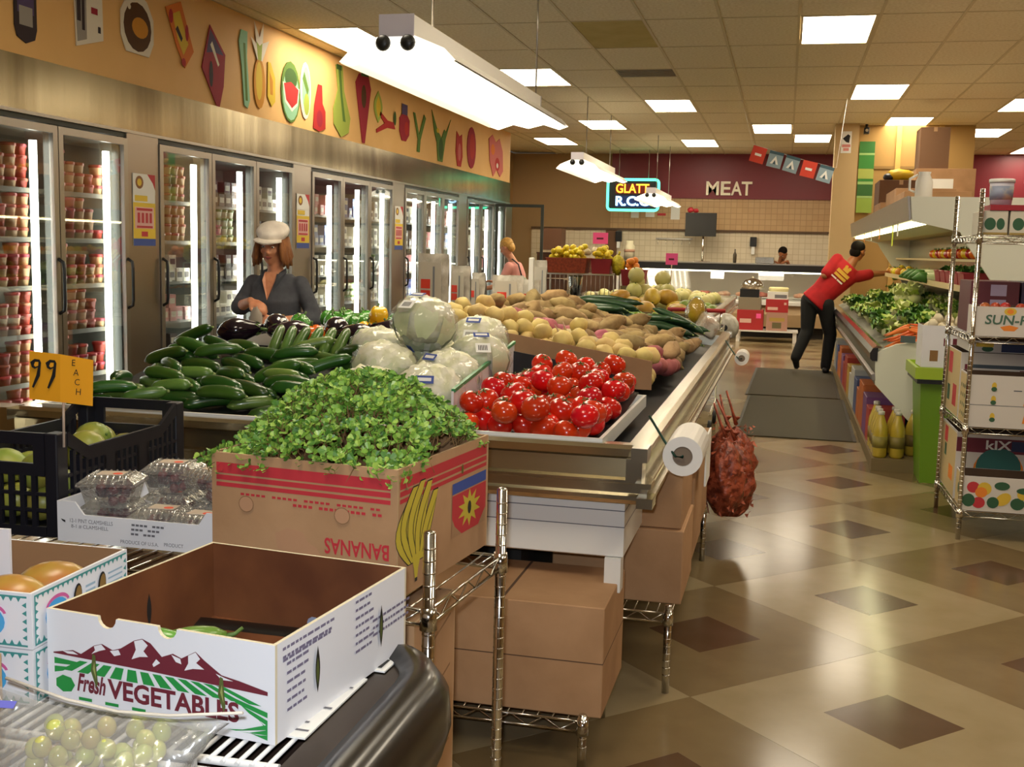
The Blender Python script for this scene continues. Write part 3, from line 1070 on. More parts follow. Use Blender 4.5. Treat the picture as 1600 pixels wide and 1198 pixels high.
# dividers standing in the near case
M_divw = mat('white_plastic_divider', '#dcd4d4', .4)
M_divg = mat('green_edge_trim', '#2e8a55', .4)
d = MB().plate([(0, 0), (1.1, 0), (1.1, .24), (0, .17)], (-1.02, 3.42, .84), (-.06, 1, .0), (0, 0, 1), .008)
dv = d.build('divider', M_divw)
tag(dv, 'white plastic divider with a green top edge between cauliflower and tomatoes', 'divider')
e = MB().bar((-1.022, 3.42, 1.012), (-1.088, 4.52, 1.083), .012, .012)
e.build('edge_trim', M_divg, dv)
d = MB().plate([(0, 0), (1.0, 0), (1.0, .12), (0, .27)], (-1.52, 4.62, .90), (1, 0, 0), (0, 0, 1), .006)
tag(d.build('divider', M_card), 'tall brown cardboard divider between the tomatoes and the yellow potatoes', 'divider')
d = MB().plate([(0, 0), (.46, 0), (.46, .10), (.0, .17)], (-1.10, 4.50, .88), (1, 0, 0), (0, 0, 1), .006)
tag(d.build('divider', M_black), 'black plastic board leaning against the cardboard divider behind the tomatoes', 'divider')
# white trays at the rail
def tray(x0, x1, y0, y1, z, label, tz=.03, m=None):
    b = MB()
    h = .045
    for a in ((x0, x1, y0, y0 + .012), (x0, x1, y1 - .012, y1), (x0, x0 + .012, y0 + .012, y1 - .012), (x1 - .012, x1, y0 + .012, y1 - .012)):
        b.box(*a, z, z + h)
    b.box(x0 + .012, x1 - .012, y0 + .012, y1 - .012, z, z + .004)
    tag(b.build('display_tray', m or M_white), label, 'tray')
tray(-1.02, -.505, 3.25, 4.33, .87, 'white display tray under the tomatoes at the case corner')
tray(-2.42, -1.08, 3.25, 3.95, .87, 'white display tray under the cucumbers along the front rail')

# ---------------------------------------------------------------- vegetables and fruit: one model of each kind, copied
def veg(name, mb, mats, parts=()):
    me = mb.mesh(name, mats)
    return (name, me, [(n, m.mesh(n, mm)) for n, m, mm in parts])
def place(v, M4, label, cat, group, scale=1.0):
    name, me, parts = v
    o = link(name, me)
    o.matrix_world = M4 @ Matrix.Scale(scale, 4)
    tag(o, label, cat, group)
    for n, m in parts:
        link(n, m, o)
    return o
M_tom = mat('tomato_skin', '#c8240e', .2, vary=.16, hue=.008, noise=(9, .4, .75), col2='#d83a14', spec=.5, coat=.12, coat_r=.08)
M_calyx = mat('green_calyx', '#4f6a2a', .6)
def tomfn(d):
    k = 1 - .10 * max(0, d.z - .75) * 4 * .6
    return k * (1 + .018 * cos(5 * math.atan2(d.y, d.x)))
b = MB().ball((0, 0, 0), (.043, .043, .037), 18, 12, fn=tomfn)
st = MB()
for i in range(5):
    a = i * 2 * PI / 5
    st.add([(0, 0, .0355), (.011 * cos(a - .3), .011 * sin(a - .3), .037), (.019 * cos(a), .019 * sin(a), .0355), (.011 * cos(a + .3), .011 * sin(a + .3), .037)], [(0, 1, 2, 3)])
st.cyl((0, 0, .034), (.002, 0, .043), .0022, n=6)
V_tom = veg('tomato', b, M_tom, [('calyx', st, M_calyx)])

M_cuc = mat('cucumber_skin', '#1f4614', .28, vary=.3, hue=.02, noise=(14, .42, .7), col2='#38611f', stretch=(.25, 1, 1), spec=.55, coat=.2)
M_cucl = mat('pale_cucumber_skin', '#44692a', .3, vary=.2, hue=.02, noise=(14, .42, .7), col2='#6f8f40', stretch=(.25, 1, 1), coat=.2)
M_tip = mat('vegetable_tip', '#8a9a58', .6)
def rod(L, r, bend=.02, n=10, segs=9, fat=0.0):
    pts, rs = [], []
    for i in range(segs + 1):
        t = -1 + 2 * i / segs
        pts.append((t * L / 2, 0, -bend * t * t))
        k = max(0.0, 1 - abs(t) ** 5)
        rs.append(max(.004, r * (k ** .5) * (1 + fat * t)))
    return MB().tube(pts, rs, n)
V_cuc = veg('cucumber', rod(.20, .024, .012), M_cuc, [('tip', MB().cyl((.098, 0, -.012), (.106, 0, -.013), .006, .004, 8), M_tip)])
V_zuc = veg('cucumber', rod(.17, .022, .006, fat=.12), M_cucl, [('tip', MB().cyl((.083, 0, -.006), (.092, 0, -.007), .008, .005, 8), M_tip)])
M_long = mat('long_cucumber_skin', '#1f3a20', .3, vary=.25, noise=(10, .4, .7), col2='#2f5230', stretch=(.2, 1, 1), coat=.25)
V_long = veg('long_cucumber', rod(.36, .021, .016), M_long, [('tip', MB().cyl((.178, 0, -.016), (.186, 0, -.017), .006, .004, 8), M_tip)])
M_egg = mat('aubergine_skin', '#22121f', .14, vary=.3, coat=.5, coat_r=.05)
b = MB()
pts = [(-.10 + .2 * i / 10, 0, 0) for i in range(11)]
rs = [.004, .030, .044, .052, .055, .053, .047, .039, .031, .024, .016]
b.tube(pts, rs, 14)
cx_ = MB()
for i in range(5):
    a = i * 2 * PI / 5
    cx_.add([(.102, 0, 0), (.082, .027 * cos(a - .45), .027 * sin(a - .45)), (.062, .036 * cos(a), .036 * sin(a)), (.082, .027 * cos(a + .45), .027 * sin(a + .45))], [(0, 1, 2, 3)])
cx_.cyl((.098, 0, 0), (.13, .006, .004), .007, .006, 8)
V_egg = veg('aubergine', b, M_egg, [('stem', cx_, M_calyx)])
def pepfn(d):
    return (1 + .09 * cos(4 * math.atan2(d.y, d.x))) * (1 - .22 * max(0, d.z) ** 3) * (1 - .25 * max(0, -d.z) ** 2)
def pepper(col, nm):
    return veg('bell_pepper', MB().ball((0, 0, 0), (.044, .044, .052), 20, 12, fn=pepfn), mat(nm, col, .2, vary=.12, coat=.3), [('stem', MB().tube([(0, 0, .034), (.002, 0, .050), (.008, 0, .062)], [.006, .005, .005], 6), M_calyx)])
V_py = pepper('#e8b820', 'yellow_pepper_skin')
V_po = pepper('#e0661c', 'orange_pepper_skin')
V_pg = pepper('#3c7a26', 'green_pepper_skin')
def lumpy(seed, amt=.08, f=2.0):
    from mathutils import noise as nz
    o = Vector((seed * 3.1, seed * 1.7, seed))
    return lambda d: 1 + amt * nz.noise(d * f + o)
M_swp = mat('sweet_potato_skin', '#a58a5c', .75, vary=.18, hue=.012, noise=(20, .4, .7), col2='#85693f', bump=(50, .2))
V_sw = [veg('sweet_potato', MB().ball((0, 0, 0), (.088, .042, .04), 14, 9, fn=lumpy(i, .22, 2.2)), M_swp, [('root_end', MB().cyl((.08, 0, 0), (.10, .004, -.004), .010, .003, 6), M_swp)]) for i in range(3)]
M_rdp = mat('red_potato_skin', '#a8565a', .65, vary=.15, hue=.015, noise=(20, .4, .7), col2='#8e4448')
V_rd = [veg('red_potato', MB().ball((0, 0, 0), (.052, .040, .037), 14, 9, fn=lumpy(i + 7, .12, 2)), M_rdp) for i in range(2)]
M_ylp = mat('yellow_potato_skin', '#d6bd72', .6, vary=.1, noise=(14, .4, .72), col2='#bd9c5e', hue=.01)
V_yl = [veg('yellow_potato', MB().ball((0, 0, 0), (.049, .041, .038), 14, 9, fn=lumpy(i + 17, .16, 2)), M_ylp) for i in range(3)]
M_trn = mat('turnip_skin', '#d8c98c', .5, noise=(6, .4, .6), col2='#8a5470', vary=.1)
V_tn = veg('turnip', MB().ball((0, 0, 0), (.06, .06, .056), 16, 10, fn=lambda d: 1 + .05 * d.z), M_trn, [('root_tail', MB().tube([(0, 0, .05), (.004, 0, .075), (.012, 0, .10)], [.010, .004, .002], 6), M_trn)])

def rand_rot(r=rnd):
    return Matrix.Rotation(r.uniform(0, 2 * PI), 4, 'Z') @ Matrix.Rotation(r.uniform(-.5, .5), 4, 'X') @ Matrix.Rotation(r.uniform(-.5, .5), 4, 'Y')
def where(p, x0, x1, y0, y1, fr='front', bk='back'):
    tx = (p[0] - x0) / (x1 - x0)
    ty = (p[1] - y0) / (y1 - y0)
    return ('left' if tx < .33 else 'middle' if tx < .67 else 'right'), (fr if ty < .33 else 'middle' if ty < .67 else bk)
def reg(x0, x1, y0, y1):
    return lambda r: (r.uniform(x0, x1), r.uniform(y0, y1))

# tomatoes at the corner: bed rises to the back
bedt = lambda x, y: .875 + max(0, (y - 3.5)) * .07
hp = Heap(bedt, 3)
for i in range(74):
    p = hp.drop_ball(reg(-.97, -.555, 3.31, 4.27), .041, 14)
    c, rw = where(p, -.97, -.53, 3.31, 4.28, 'front rail', 'back')
    top = 'topmost ' if p.z > .99 + (p.y - 3.3) * .1 else ''
    place(V_tom, Matrix.Translation(p) @ rand_rot(), 'ripe red tomato in the corner heap', 'tomato', 'tomatoes in the corner heap', rnd.uniform(.93, 1.08))
# cucumbers along the front left
bedc = lambda x, y: .88 + max(0, min((y - 3.38), .75)) * .20
hc = Heap(bedc, 5)
for i in range(84):
    v = V_zuc if rnd.random() < .25 else V_cuc
    L = .2 if v is V_cuc else .17
    c, a, pt = hc.drop_rod(reg(-2.36, -1.2, 3.37, 4.15), L, .024, lambda r: r.gauss(-.25, .5))
    cc, rw = where(c, -2.36, -1.2, 3.37, 4.15, 'front rail', 'back')
    kind = 'pale green' if v is V_zuc else 'dark green'
    place(v, rod_matrix(c, a, pt, rnd.uniform(-1, 1)), '%s cucumber in the front heap' % kind, 'cucumber', '%s cucumbers in the front heap' % kind, rnd.uniform(.88, 1.06))
# row of pale cucumbers laid head down on the back slope
for i in range(9):
    p = Vector((-1.98 + i * .058, 4.10 + rnd.uniform(-.03, .03), 1.085))
    place(V_zuc, rod_matrix(p, -PI / 2 + rnd.uniform(-.15, .15), -.75), 'pale cucumber lying head-down behind the heap, %s from the left' % ('first second third fourth fifth sixth seventh eighth ninth'.split()[i]), 'cucumber', None)
    hc.put([tuple(p)], .03)
# aubergines and peppers behind
bedb = lambda x, y: 1.046
tag(MB().box(-2.38, -1.5, 4.27, 5.6, .80, 1.045).build('produce_riser', M_black), 'black plastic riser hidden under the aubergines and peppers', 'riser')
hb = Heap(bedb, 8)
egg_p = [(-2.27, 4.38, .5), (-2.14, 4.46, 2.2), (-2.02, 4.36, 3.6), (-1.84, 4.42, 1.9), (-1.72, 4.34, 3.0), (-1.58, 4.38, 3.3), (-1.62, 4.54, .3)]
for i, (x, y, a) in enumerate(egg_p):
    z = bedb(x, y) + .050 + .02 * (i % 2)
    hb.put([(x, y, z)], .03)
    place(V_egg, rod_matrix(Vector((x, y, z)), a, .1), 'glossy dark aubergine behind the cucumbers, %s from the left' % 'first second third fourth fifth sixth seventh'.split()[i], 'aubergine', None, 1.0)
for v, nm, ps in ((V_po, 'orange', [(-1.90, 4.33), (-1.90, 4.52), (-1.74, 4.52), (-1.50, 4.55)]), (V_py, 'yellow', [(-1.80, 4.66), (-1.70, 4.66), (-1.75, 4.75), (-1.755, 4.69), (-1.60, 4.66), (-1.66, 4.76)])):
    for i, (x, y) in enumerate(ps):
        z = hb.rest([(x, y, 0)], .045)
        hb.put([(x, y, z)], .045)
        place(v, Matrix.Translation((x, y, z)) @ rand_rot(), '%s bell pepper behind the dark aubergines, %s from the left' % (nm, 'first second third fourth fifth sixth'.split()[i]), 'pepper', None)
for i in range(26):
    p = hb.drop_ball(reg(-2.3, -1.5, 4.85, 5.5), .044, 8)
    place(V_pg, Matrix.Translation(p) @ rand_rot(), 'green bell pepper behind yellow ones', 'pepper', 'green peppers at the back of the case')

# cauliflowers in film on the white tray
M_cau = mat('cauliflower_curd', '#f0edd6', .7, noise=(25, .4, .65), col2='#d8d8ac', bump=(30, .35), vary=.06)
M_caul = mat('cauliflower_leaf', '#b3c08a', .6, noise=(8, .3, .7), col2='#d8dcb8', vary=.1)
def caulfn(d):
    from mathutils import noise as nz
    return 1 + .10 * abs(nz.noise(d * 3.5)) * 2 + .07 * nz.noise(d * 9)
M_wrapf = glassy('cling_film', (1, 1, 1), .07, .16, bump=(18, .9), haze=.07)
cb = MB().ball((0, 0, .012), (.108, .108, .082), 26, 16, fn=caulfn)
clf = MB()
for i in range(7):
    a = i * 2 * PI / 7
    R = Matrix.Rotation(a, 3, 'Z')
    pr_ = []
    for k in range(5):
        for q in (-1, 0, 1):
            pr_.append(R @ Vector((.085 + .03 * sin(k * .8), q * .045 * sin(PI * (k + .6) / 5.2), -.08 + k * .035 + (.006 if q == 0 else 0))))
    clf.add(pr_, [(k * 3 + q, k * 3 + q + 1, k * 3 + q + 4, k * 3 + q + 3) for k in range(4) for q in range(2)], 0, True)
wrap = MB().ball((0, 0, -.005), (.128, .128, .102), 30, 20, fn=lumpy(5, .12, 5))
lbl = MB().plate(rect(-.028, -.022, .028, .022), (0, -.128, .03), (1, 0, 0), (0, .55, .83), .0015)
for i in range(6):
    lbl.plate(rect(-.018 + i * .006, -.012, -.015 + i * .006, .012), (0, -.1285, .0302), (1, 0, 0), (0, .55, .83), .0008, 1)
lb2 = MB()
lb2.plate(rect(-.03, -.014, .03, .014), (0, -.078, .085), (1, 0, 0), (0, .72, .62), .001, 2)
lb2.plate(rect(-.022, -.006, .022, .006), (0, -.0785, .0858), (1, 0, 0), (0, .72, .62), .0006, 0)
V_cau = veg('cauliflower', cb, M_cau, [('outer_leaves', clf, M_caul), ('film_wrap', wrap, M_wrapf), ('price_label', lbl, [M_paper, M_black_ink]), ('blue_label', lb2, [M_paper, M_black_ink, M_blue])])
cp = [(-1.14, 3.52, .985, 'first in the front row by the white divider'), (-1.16, 3.80, 1.01, 'in the middle beside the white divider'), (-1.12, 4.08, 1.05, 'at the back by the green-edged divider'), (-1.40, 3.82, 1.03, 'on the left, showing pale ribs'), (-1.34, 4.10, 1.06, 'in the middle of the back row'), (-1.30, 3.96, 1.19, 'on top of the pile'), (-1.36, 3.55, .965, 'low at the front beside the herbs'), (-1.52, 4.08, 1.06, 'at the far left of the pile, beside the aubergines'), (-1.2, 4.36, 1.1, 'hidden behind the pile'), (-1.42, 4.36, 1.1, 'behind the top head')]
for i, (x, y, z, wh) in enumerate(cp):
    place(V_cau, Matrix.Translation((x, y, z)) @ Matrix.Rotation((.2, -.5, .4, 2.2, 2.8, -.3, .8, 3.0, 0, 1)[i], 4, 'Z') @ Matrix.Rotation((.3, .1, -.2, .2, .3, -.35, .1, .2, 0, 0)[i], 4, 'X'), 'film-wrapped cauliflower ' + wh, 'cauliflower', 'wrapped cauliflowers', 1.0)

# potatoes beyond the cardboard divider: yellow near it, red and tan behind
bedp = lambda x, y: deck1(x, y) + .06 + .09 * max(0, 1 - abs(x + 1.35) / .9)
hq = Heap(bedp, 21)
def spud(v, r, n, region, nm, cat, R, stretch=0):
    x0, x1, y0, y1 = region
    for i in range(n):
        p = hq.drop_ball(reg(*region), r, 8)
        c, rw = where(p, x0, x1, y0, y1, 'near side', 'far side')
        vv = v[i % len(v)] if isinstance(v, list) else v
        place(vv, Matrix.Translation(p) @ rand_rot(), nm + ' in its heap', cat, nm + 's', rnd.uniform(.9, 1.1))
spud(V_tn, .05, 6, (-1.15, -.65, 4.85, 5.15), 'purple-shouldered turnip', 'turnip', 0)
spud(V_yl, .041, 60, (-1.55, -.55, 4.70, 5.05), 'yellow potato', 'potato', 0)
spud(V_rd, .04, 50, (-1.55, -.52, 5.05, 5.6), 'red potato', 'potato', 0)
spud(V_sw, .045, 125, (-1.75, -.52, 5.2, 6.75), 'tan sweet potato', 'sweet potato', 0)
# long cucumbers, limes and celery further along
hl = Heap(bedp, 31)
for i in range(34):
    c, a, pt = hl.drop_rod(reg(-1.15, -.62, 6.85, 7.15), .36, .021, lambda r: r.gauss(-.15, .12))
    place(V_long, rod_matrix(c, a, pt, rnd.uniform(-1, 1)), 'long dark cucumber beyond sweet potatoes', 'cucumber', 'long cucumbers')
M_lime = mat('lime_skin', '#8fae3c', .4, vary=.2, hue=.03)
V_lime = veg('lime', MB().ball((0, 0, 0), (.033, .028, .028), 12, 8, fn=lambda d: 1 + .12 * abs(d.x) ** 8), M_lime)
for i in range(110):
    p = hl.drop_ball(reg(-1.5, -.7, 7.35, 7.9), .028, 12)
    if p.z > deck1(p.x, p.y) + .17:
        continue
    place(V_lime, Matrix.Translation(p) @ rand_rot(), 'pale lime behind long cucumbers', 'lime', 'limes behind the long cucumbers')
# bags and price signs stuck over the middle of the case
M_bag = glassy('produce_bag', (.86, .86, .80), .30, .2, bump=(25, .8))
M_bagp = mat('milky_bag', '#cfc9bd', .35, noise=(16, .4, .65), col2='#a8a090', bump=(20, .6))
M_redtag = mat('red_price_numerals', '#d8402e', .6)
def bagsign(x, y, z0, z1, wd, a, label, tall=True, n2=True):
    t = thing('price_sign', label, 'price sign', (x, y, 0), a)
    h = z1 - z0
    # crumpled bag hung on the sign
    bm_ = MB()
    nu, nv = 9, 9
    from mathutils import noise as nz
    for side in (0, 1):
        vs = []
        for j in range(nv):
            for i in range(nu):
                u_ = -wd / 2 + wd * i / (nu - 1)
                v_ = z0 + h * j / (nv - 1)
                th = .018 * (sin(PI * i / (nu - 1)) + .2) * sin(PI * (j + .4) / nv)
                th += .012 * nz.noise(Vector((u_ * 18 + x * 9, v_ * 14, side * 3)))
                vs.append((u_, (-1 if side == 0 else 1) * th, v_))
        bm_.add(vs, [(j * nu + i, j * nu + i + 1, (j + 1) * nu + i + 1, (j + 1) * nu + i) if side == 0 else (j * nu + i + 1, j * nu + i, (j + 1) * nu + i, (j + 1) * nu + i + 1) for j in range(nv - 1) for i in range(nu - 1)], 0, True)
    bm_.build('bag', M_bagp, t)
    cd = MB().plate(rect(-wd * .36, 0, wd * .36, h * .75), (0, -.032, z0 + h * .1), (1, 0, 0), (0, 0, 1), .002)
    cd.plate(rect(-wd * .28, h * .30, wd * .02, h * .46), (0, -.0345, z0 + h * .1), (1, 0, 0), (0, 0, 1), .001, 1)
    if n2:
        cd.plate(rect(-wd * .28, h * .12, wd * .02, h * .27), (0, -.0345, z0 + h * .1), (1, 0, 0), (0, 0, 1), .001, 1)
    cd.plate(rect(wd * .1, h * .05, wd * .16, h * .68), (0, -.0345, z0 + h * .1), (1, 0, 0), (0, 0, 1), .001, 2)
    cd.build('card', [mat('bag_card', '#c2bbad', .6), M_redtag, mat('grey_writing', '#7f8288', .6)], t)
    zb = 1.0
    MB().cyl((0, .03, zb), (0, .03, z1), .006, n=6).build('stick', M_paper, t)
bagsign(-1.60, 5.0, 1.17, 1.44, .17, -.25, 'milky bag sign with two red numerals, nearest behind the cauliflower')
bagsign(-1.58, 5.4, 1.16, 1.38, .13, -.5, 'second bag sign with one red numeral, behind the nearest one')
bagsign(-1.60, 5.8, 1.12, 1.34, .11, -.6, 'narrow bag sign with a red numeral, third from the front', n2=False)
bagsign(-1.55, 6.25, 1.10, 1.32, .19, -.1, 'wide tan bag sign with one red numeral, left of the sweet potatoes', n2=False)
bagsign(-1.56, 6.9, 1.08, 1.28, .13, -.3, 'bag sign with a red numeral just before the white post', n2=False)
bagsign(-1.60, 7.3, 1.10, 1.40, .11, .5, 'far bag sign with a red spot leaning by the white post', n2=False)
tag(MB().box(-1.545, -1.515, 6.75, 6.78, 1.0, 1.42).build('post', M_white, bevel=.004), 'thin white post standing in the case beside the far bag signs', 'post')

# roll of bags hanging off the bumper, another further along
def bagroll(x, y, z, L, r, label):
    t = thing('bag_roll', label, 'bag roll', (x, y, z))
    b = MB()
    n = 24
    vs = []
    for yy, rr in ((0, r), (L, r), (L, r * .5), (0, r * .5)):
        for j in range(n):
            q = 2 * PI * j / n
            vs.append((rr * cos(q), yy, rr * sin(q)))
    fs, k = [], 4
    for i in range(4):
        for j in range(n):
            j2 = (j + 1) % n
            fs.append((i * n + j, ((i + 1) % 4) * n + j, ((i + 1) % 4) * n + j2, i * n + j2))
    b.add(vs[:], fs, 0, False)
    b.build('rolled_bags', mat('bag_film_roll', '#e4e0da', .45), t)
    c = MB()
    c.add([v for v in vs], [tuple((i * n + j, i * n + (j + 1) % n, 3 * n + (j + 1) % n, 3 * n + j)) for i in (2,) for j in range(n)], 0, False)
    c.lathe([(r * .49, 0), (r * .49, L)], n)
    c.xf(Matrix.Rotation(-PI / 2, 4, 'X')) if False else None
    core = MB().tube([(0, .004, 0), (0, L - .004, 0)], r * .49, 20, caps=True)
    core.build('cardboard_core', mat('grey_core', '#7a6a5a', .8), t)
    wr = MB().tube([(-.11, .05, .11), (-.06, .03, .04), (-.02, -.01, .0), (0, -.012, 0), (0, L + .01, 0)], .004, 6)
    wr.build('wire_hanger', mat('green_wire', '#24463a', .4, .6), t)
bagroll(-.272, 3.32, .865, .30, .060, 'white roll of plastic produce bags hanging at the near case corner')
bagroll(-.25, 7.35, .80, .22, .045, 'small far roll of produce bags hanging off the case rail')

# sloping black liners that carry the heaps
def liner(fn, x0, x1, y0, y1, nx, ny, drop=.003):
    b = MB()
    vs = [(x0 + (x1 - x0) * i / nx - case1.location.x, y0 + (y1 - y0) * j / ny - case1.location.y, fn(x0 + (x1 - x0) * i / nx, y0 + (y1 - y0) * j / ny) - drop) for j in range(ny + 1) for i in range(nx + 1)]
    b.add(vs, [(j * (nx + 1) + i, j * (nx + 1) + i + 1, (j + 1) * (nx + 1) + i + 1, (j + 1) * (nx + 1) + i) for j in range(ny) for i in range(nx)], 0, True)
    return b.build('heap_liner', M_black, case1)
liner(bedp, -2.2, -.56, 4.68, 8.0, 12, 20)
liner(bedc, -2.40, -1.12, 3.30, 4.26, 6, 8)
liner(bedt, -.99, -.53, 3.29, 4.30, 4, 6)

# ---------------------------------------------------------------- near cooler case with the white wire rack and black bumper
nc = thing('rack_case', 'low cooler case with a white wire rack and a thick black bumper, nearest the camera', 'display case', (-.65, 1.3, 0))
b = MB().box(-2.0, .03, -.9, .47, .0, .60)
b.build('body', mat('dark_case_body', '#191512', .4), nc)
MB().box(-1.98, .0, -.88, .45, .665, .69).build('drip_pan', mat('brown_pan', '#3a2a22', .6), nc)
rim = MB()
rim.box(-2.0, .055, .455, .515, .60, .745)
rim.box(-.0, .055, -.9, .455, .60, .745)
rim.build('inner_ledge', mat('dark_steel_ledge', '#5c5044', .3, .9), nc)
def sweep(b, path, prof, mi=0):
    n = len(prof)
    vs = []
    for i, p in enumerate(path):
        a_, c_2 = path[max(i - 1, 0)], path[min(i + 1, len(path) - 1)]
        d = (Vector(c_2) - Vector(a_)).normalized()
        nn = Vector((d.y, -d.x, 0))
        for o, z in prof:
            vs.append(Vector(p) + nn * o + Vector((0, 0, z)))
    b.add(vs, [(i * n + j, i * n + (j + 1) % n, (i + 1) * n + (j + 1) % n, (i + 1) * n + j) for i in range(len(path) - 1) for j in range(n)], mi, True)
    return b
path = [(.055, -.9, 0), (.055, .3, 0)] + [(-.075 + .13 * cos(a), .385 + .13 * sin(a), 0) for a in [PI / 2 * k / 8 for k in range(0, 9)]] + [(-2.0, .515, 0)]
prof = [(.0, .752), (.03, .765), (.06, .755), (.085, .72), (.09, .67), (.075, .615), (.04, .585), (.0, .58)]
sweep(MB(), path, prof).build('bumper', M_rubber, nc)
M_wire = mat('white_coated_wire', '#e6e4e0', .4)
w1 = MB().tube([(0, 0, 0), (0, .385, 0)], .0036, 6).mesh('rack_wire', M_wire)
for k in range(60):
    for y0 in (-.36, .06):
        link('rack_wire', w1, nc, (-1.33 + k * .0222, y0, .742))
for y in (-.37, .018, .052, .44):
    MB().tube([(-1.36, y, .738), (-.005, y + .02, .738)], .0065, 8).build('rack_rail', M_wire, nc)
tag(MB().box(-.035, .035, -.12, .12, 0, .003).build('paper_strip', M_paper, None, (-.683, 1.57, .747), -.02), 'white printed paper strip lying on the rack beside the vegetable box', 'paper')
pt = D.objects['paper_strip']
sh = MB()
decal(sh, [(0, rect(-.03, -.1 + i * .028, .03 - .012 * (i % 3), -.094 + i * .028)) for i in range(7)], (0, 0, .003), (1, 0, 0), (0, 1, 0))
sh.build('print', M_grey_ink, pt)
tg = tag(MB().box(-.04, .04, -.03, .03, 0, .003).build('shelf_tag', M_paper, None, (-.668, 1.76, .747), -.05), 'small white tag with black print at the far corner of the wire rack', 'tag')
sh = MB()
decal(sh, [(0, rect(-.03, -.02, -.005, .02)), (0, rect(.0, -.02, .012, .02)), (0, rect(.018, -.02, .03, .02))], (0, 0, .003), (1, 0, 0), (0, 1, 0))
sh.build('print', M_black_ink, tg)
MB().cyl((-.02, .45, .70), (-.016, .44, .775), .006, n=8).build('pin', M_chrome, nc)

# ---- open "Fresh VEGETABLES" box
M_brin = mat('waxed_brown_board', '#774829', .5, noise=(7, .35, .7), col2='#5a321d', bump=(12, .15))
M_fedge = mat('cream_cut_edge', '#ddd2b4', .8)
W, Dp, Hh = .41, .435, .150
vb = thing('vegetable_box', 'open white and brown Fresh VEGETABLES carton with mountain print, on the wire rack', 'box', (-.862, 1.655, .7485), -.11)
b = carton(MB(), W, Dp, Hh, .006, 0, 1, 2, [(.115, .017), (.225, .017)])
b.build('carton', [M_wcard, M_brin, M_fedge], vb)
ART = [M_maroonp, M_wcard, M_green, mat('olive_leaf_scrap', '#55602c', .6), mat('light_leaf_scrap', '#9aa05a', .6), mat('faded_violet_print', '#77708a', .7), M_dark]
art = MB()
mt = [(.012, .082), (.05, .090), (.065, .086), (.09, .103), (.105, .108), (.125, .101), (.14, .106), (.165, .122), (.18, .127), (.195, .122), (.215, .104), (.235, .112), (.25, .107), (.275, .121), (.29, .110), (.32, .092), (.35, .088), (.398, .079), (.398, .073), (.2, .078), (.012, .080)]
snow = [[(.165, .121), (.18, .126), (.19, .118), (.182, .108), (.19, .100), (.175, .098), (.16, .092), (.168, .108)], [(.09, .102), (.104, .107), (.112, .1), (.10, .096), (.085, .089), (.092, .096)], [(.232, .110), (.248, .106), (.25, .098), (.24, .1)],
        [(.262, .113), (.275, .120), (.283, .111), (.276, .104), (.29, .096), (.27, .094), (.255, .089), (.262, .101)], [(.12, .099), (.136, .103), (.14, .096), (.128, .092)], [(.205, .099), (.212, .094), (.2, .086), (.198, .09)], [(.31, .093), (.325, .089), (.34, .086), (.32, .085)], [(.03, .086), (.05, .088), (.06, .084), (.04, .083)]]
S = [(0, mt)] + [(1, p) for p in snow]
hz = .076
vpx, vpy = .16, .125
def fan(xa, xb, y0, y1):
    out = []
    def X(x, y):
        return vpx + (x - vpx) * (vpy - y) / (vpy - y0)
    return [(X(xa, y0), y0), (X(xb, y0), y0), (X(xb, y1), y1), (X(xa, y1), y1)]
for k in range(22):
    xa = -.16 + k * .031
    pts = fan(xa, xa + .021, .056, hz - .001)
    if min(p[0] for p in pts) > .012 and max(p[0] for p in pts) < .398:
        S.append((2, pts))
S.append((2, [(.014, .074), (.06, .072), (.05, .066), (.014, .064)]))
S.append((2, [(.014, .06), (.045, .062), (.03, .054), (.014, .05)]))
for k in range(5):
    x0 = .30 + k * .022
    S.append((2, [(min(x0 + .03, .398), .064 - k * .011), (.398, .048 - k * .012), (.398, .040 - k * .012), (min(x0 + .045, .398), .054 - k * .012)]))
S.append((2, oval(.034, .034, .019, .014, 7)))
for k in range(3):
    S.append((2, [(.33 + .02 * k, .012), (.345 + .02 * k, .012), (.398, .03 - k * .008), (.398, .022 - k * .008)]))
S += [(2, rect(.06 + k * .05, .012, .085 + k * .05, .017)) for k in range(3)]
for cxx in (.088, .318):
    S.append((3, [(cxx - .004, .062), (cxx, .09), (cxx + .005, .088), (cxx + .009, .045), (cxx + .006, .036)]))
    S.append((4, [(cxx, .066), (cxx + .003, .078), (cxx + .006, .05)]))
decal(art, S, (-W / 2, -Dp / 2, 0), (1, 0, 0), (0, 0, 1))
text(art, 'Fresh', (-W / 2 + .057, -Dp / 2, .026), (1, -0, .0), (.18, 0, 1), .030, .052, 0, .03, lift=.009)
text(art, 'VEGETABLES', (-W / 2 + .115, -Dp / 2, .024), (1, 0, 0), (0, 0, 1), .031, .235, 0, .03, lift=.009)
# lettering backed onto the board surface
art.v = [(x, (-Dp / 2 - .0105 if y < -Dp / 2 - .0095 else y) if False else y, z) for x, y, z in art.v]
for i_, (x, y, z) in enumerate(art.v):
    d_ = -Dp / 2 - y
    art.v[i_] = (x, -Dp / 2 - d_ * .12 - .0004, z)
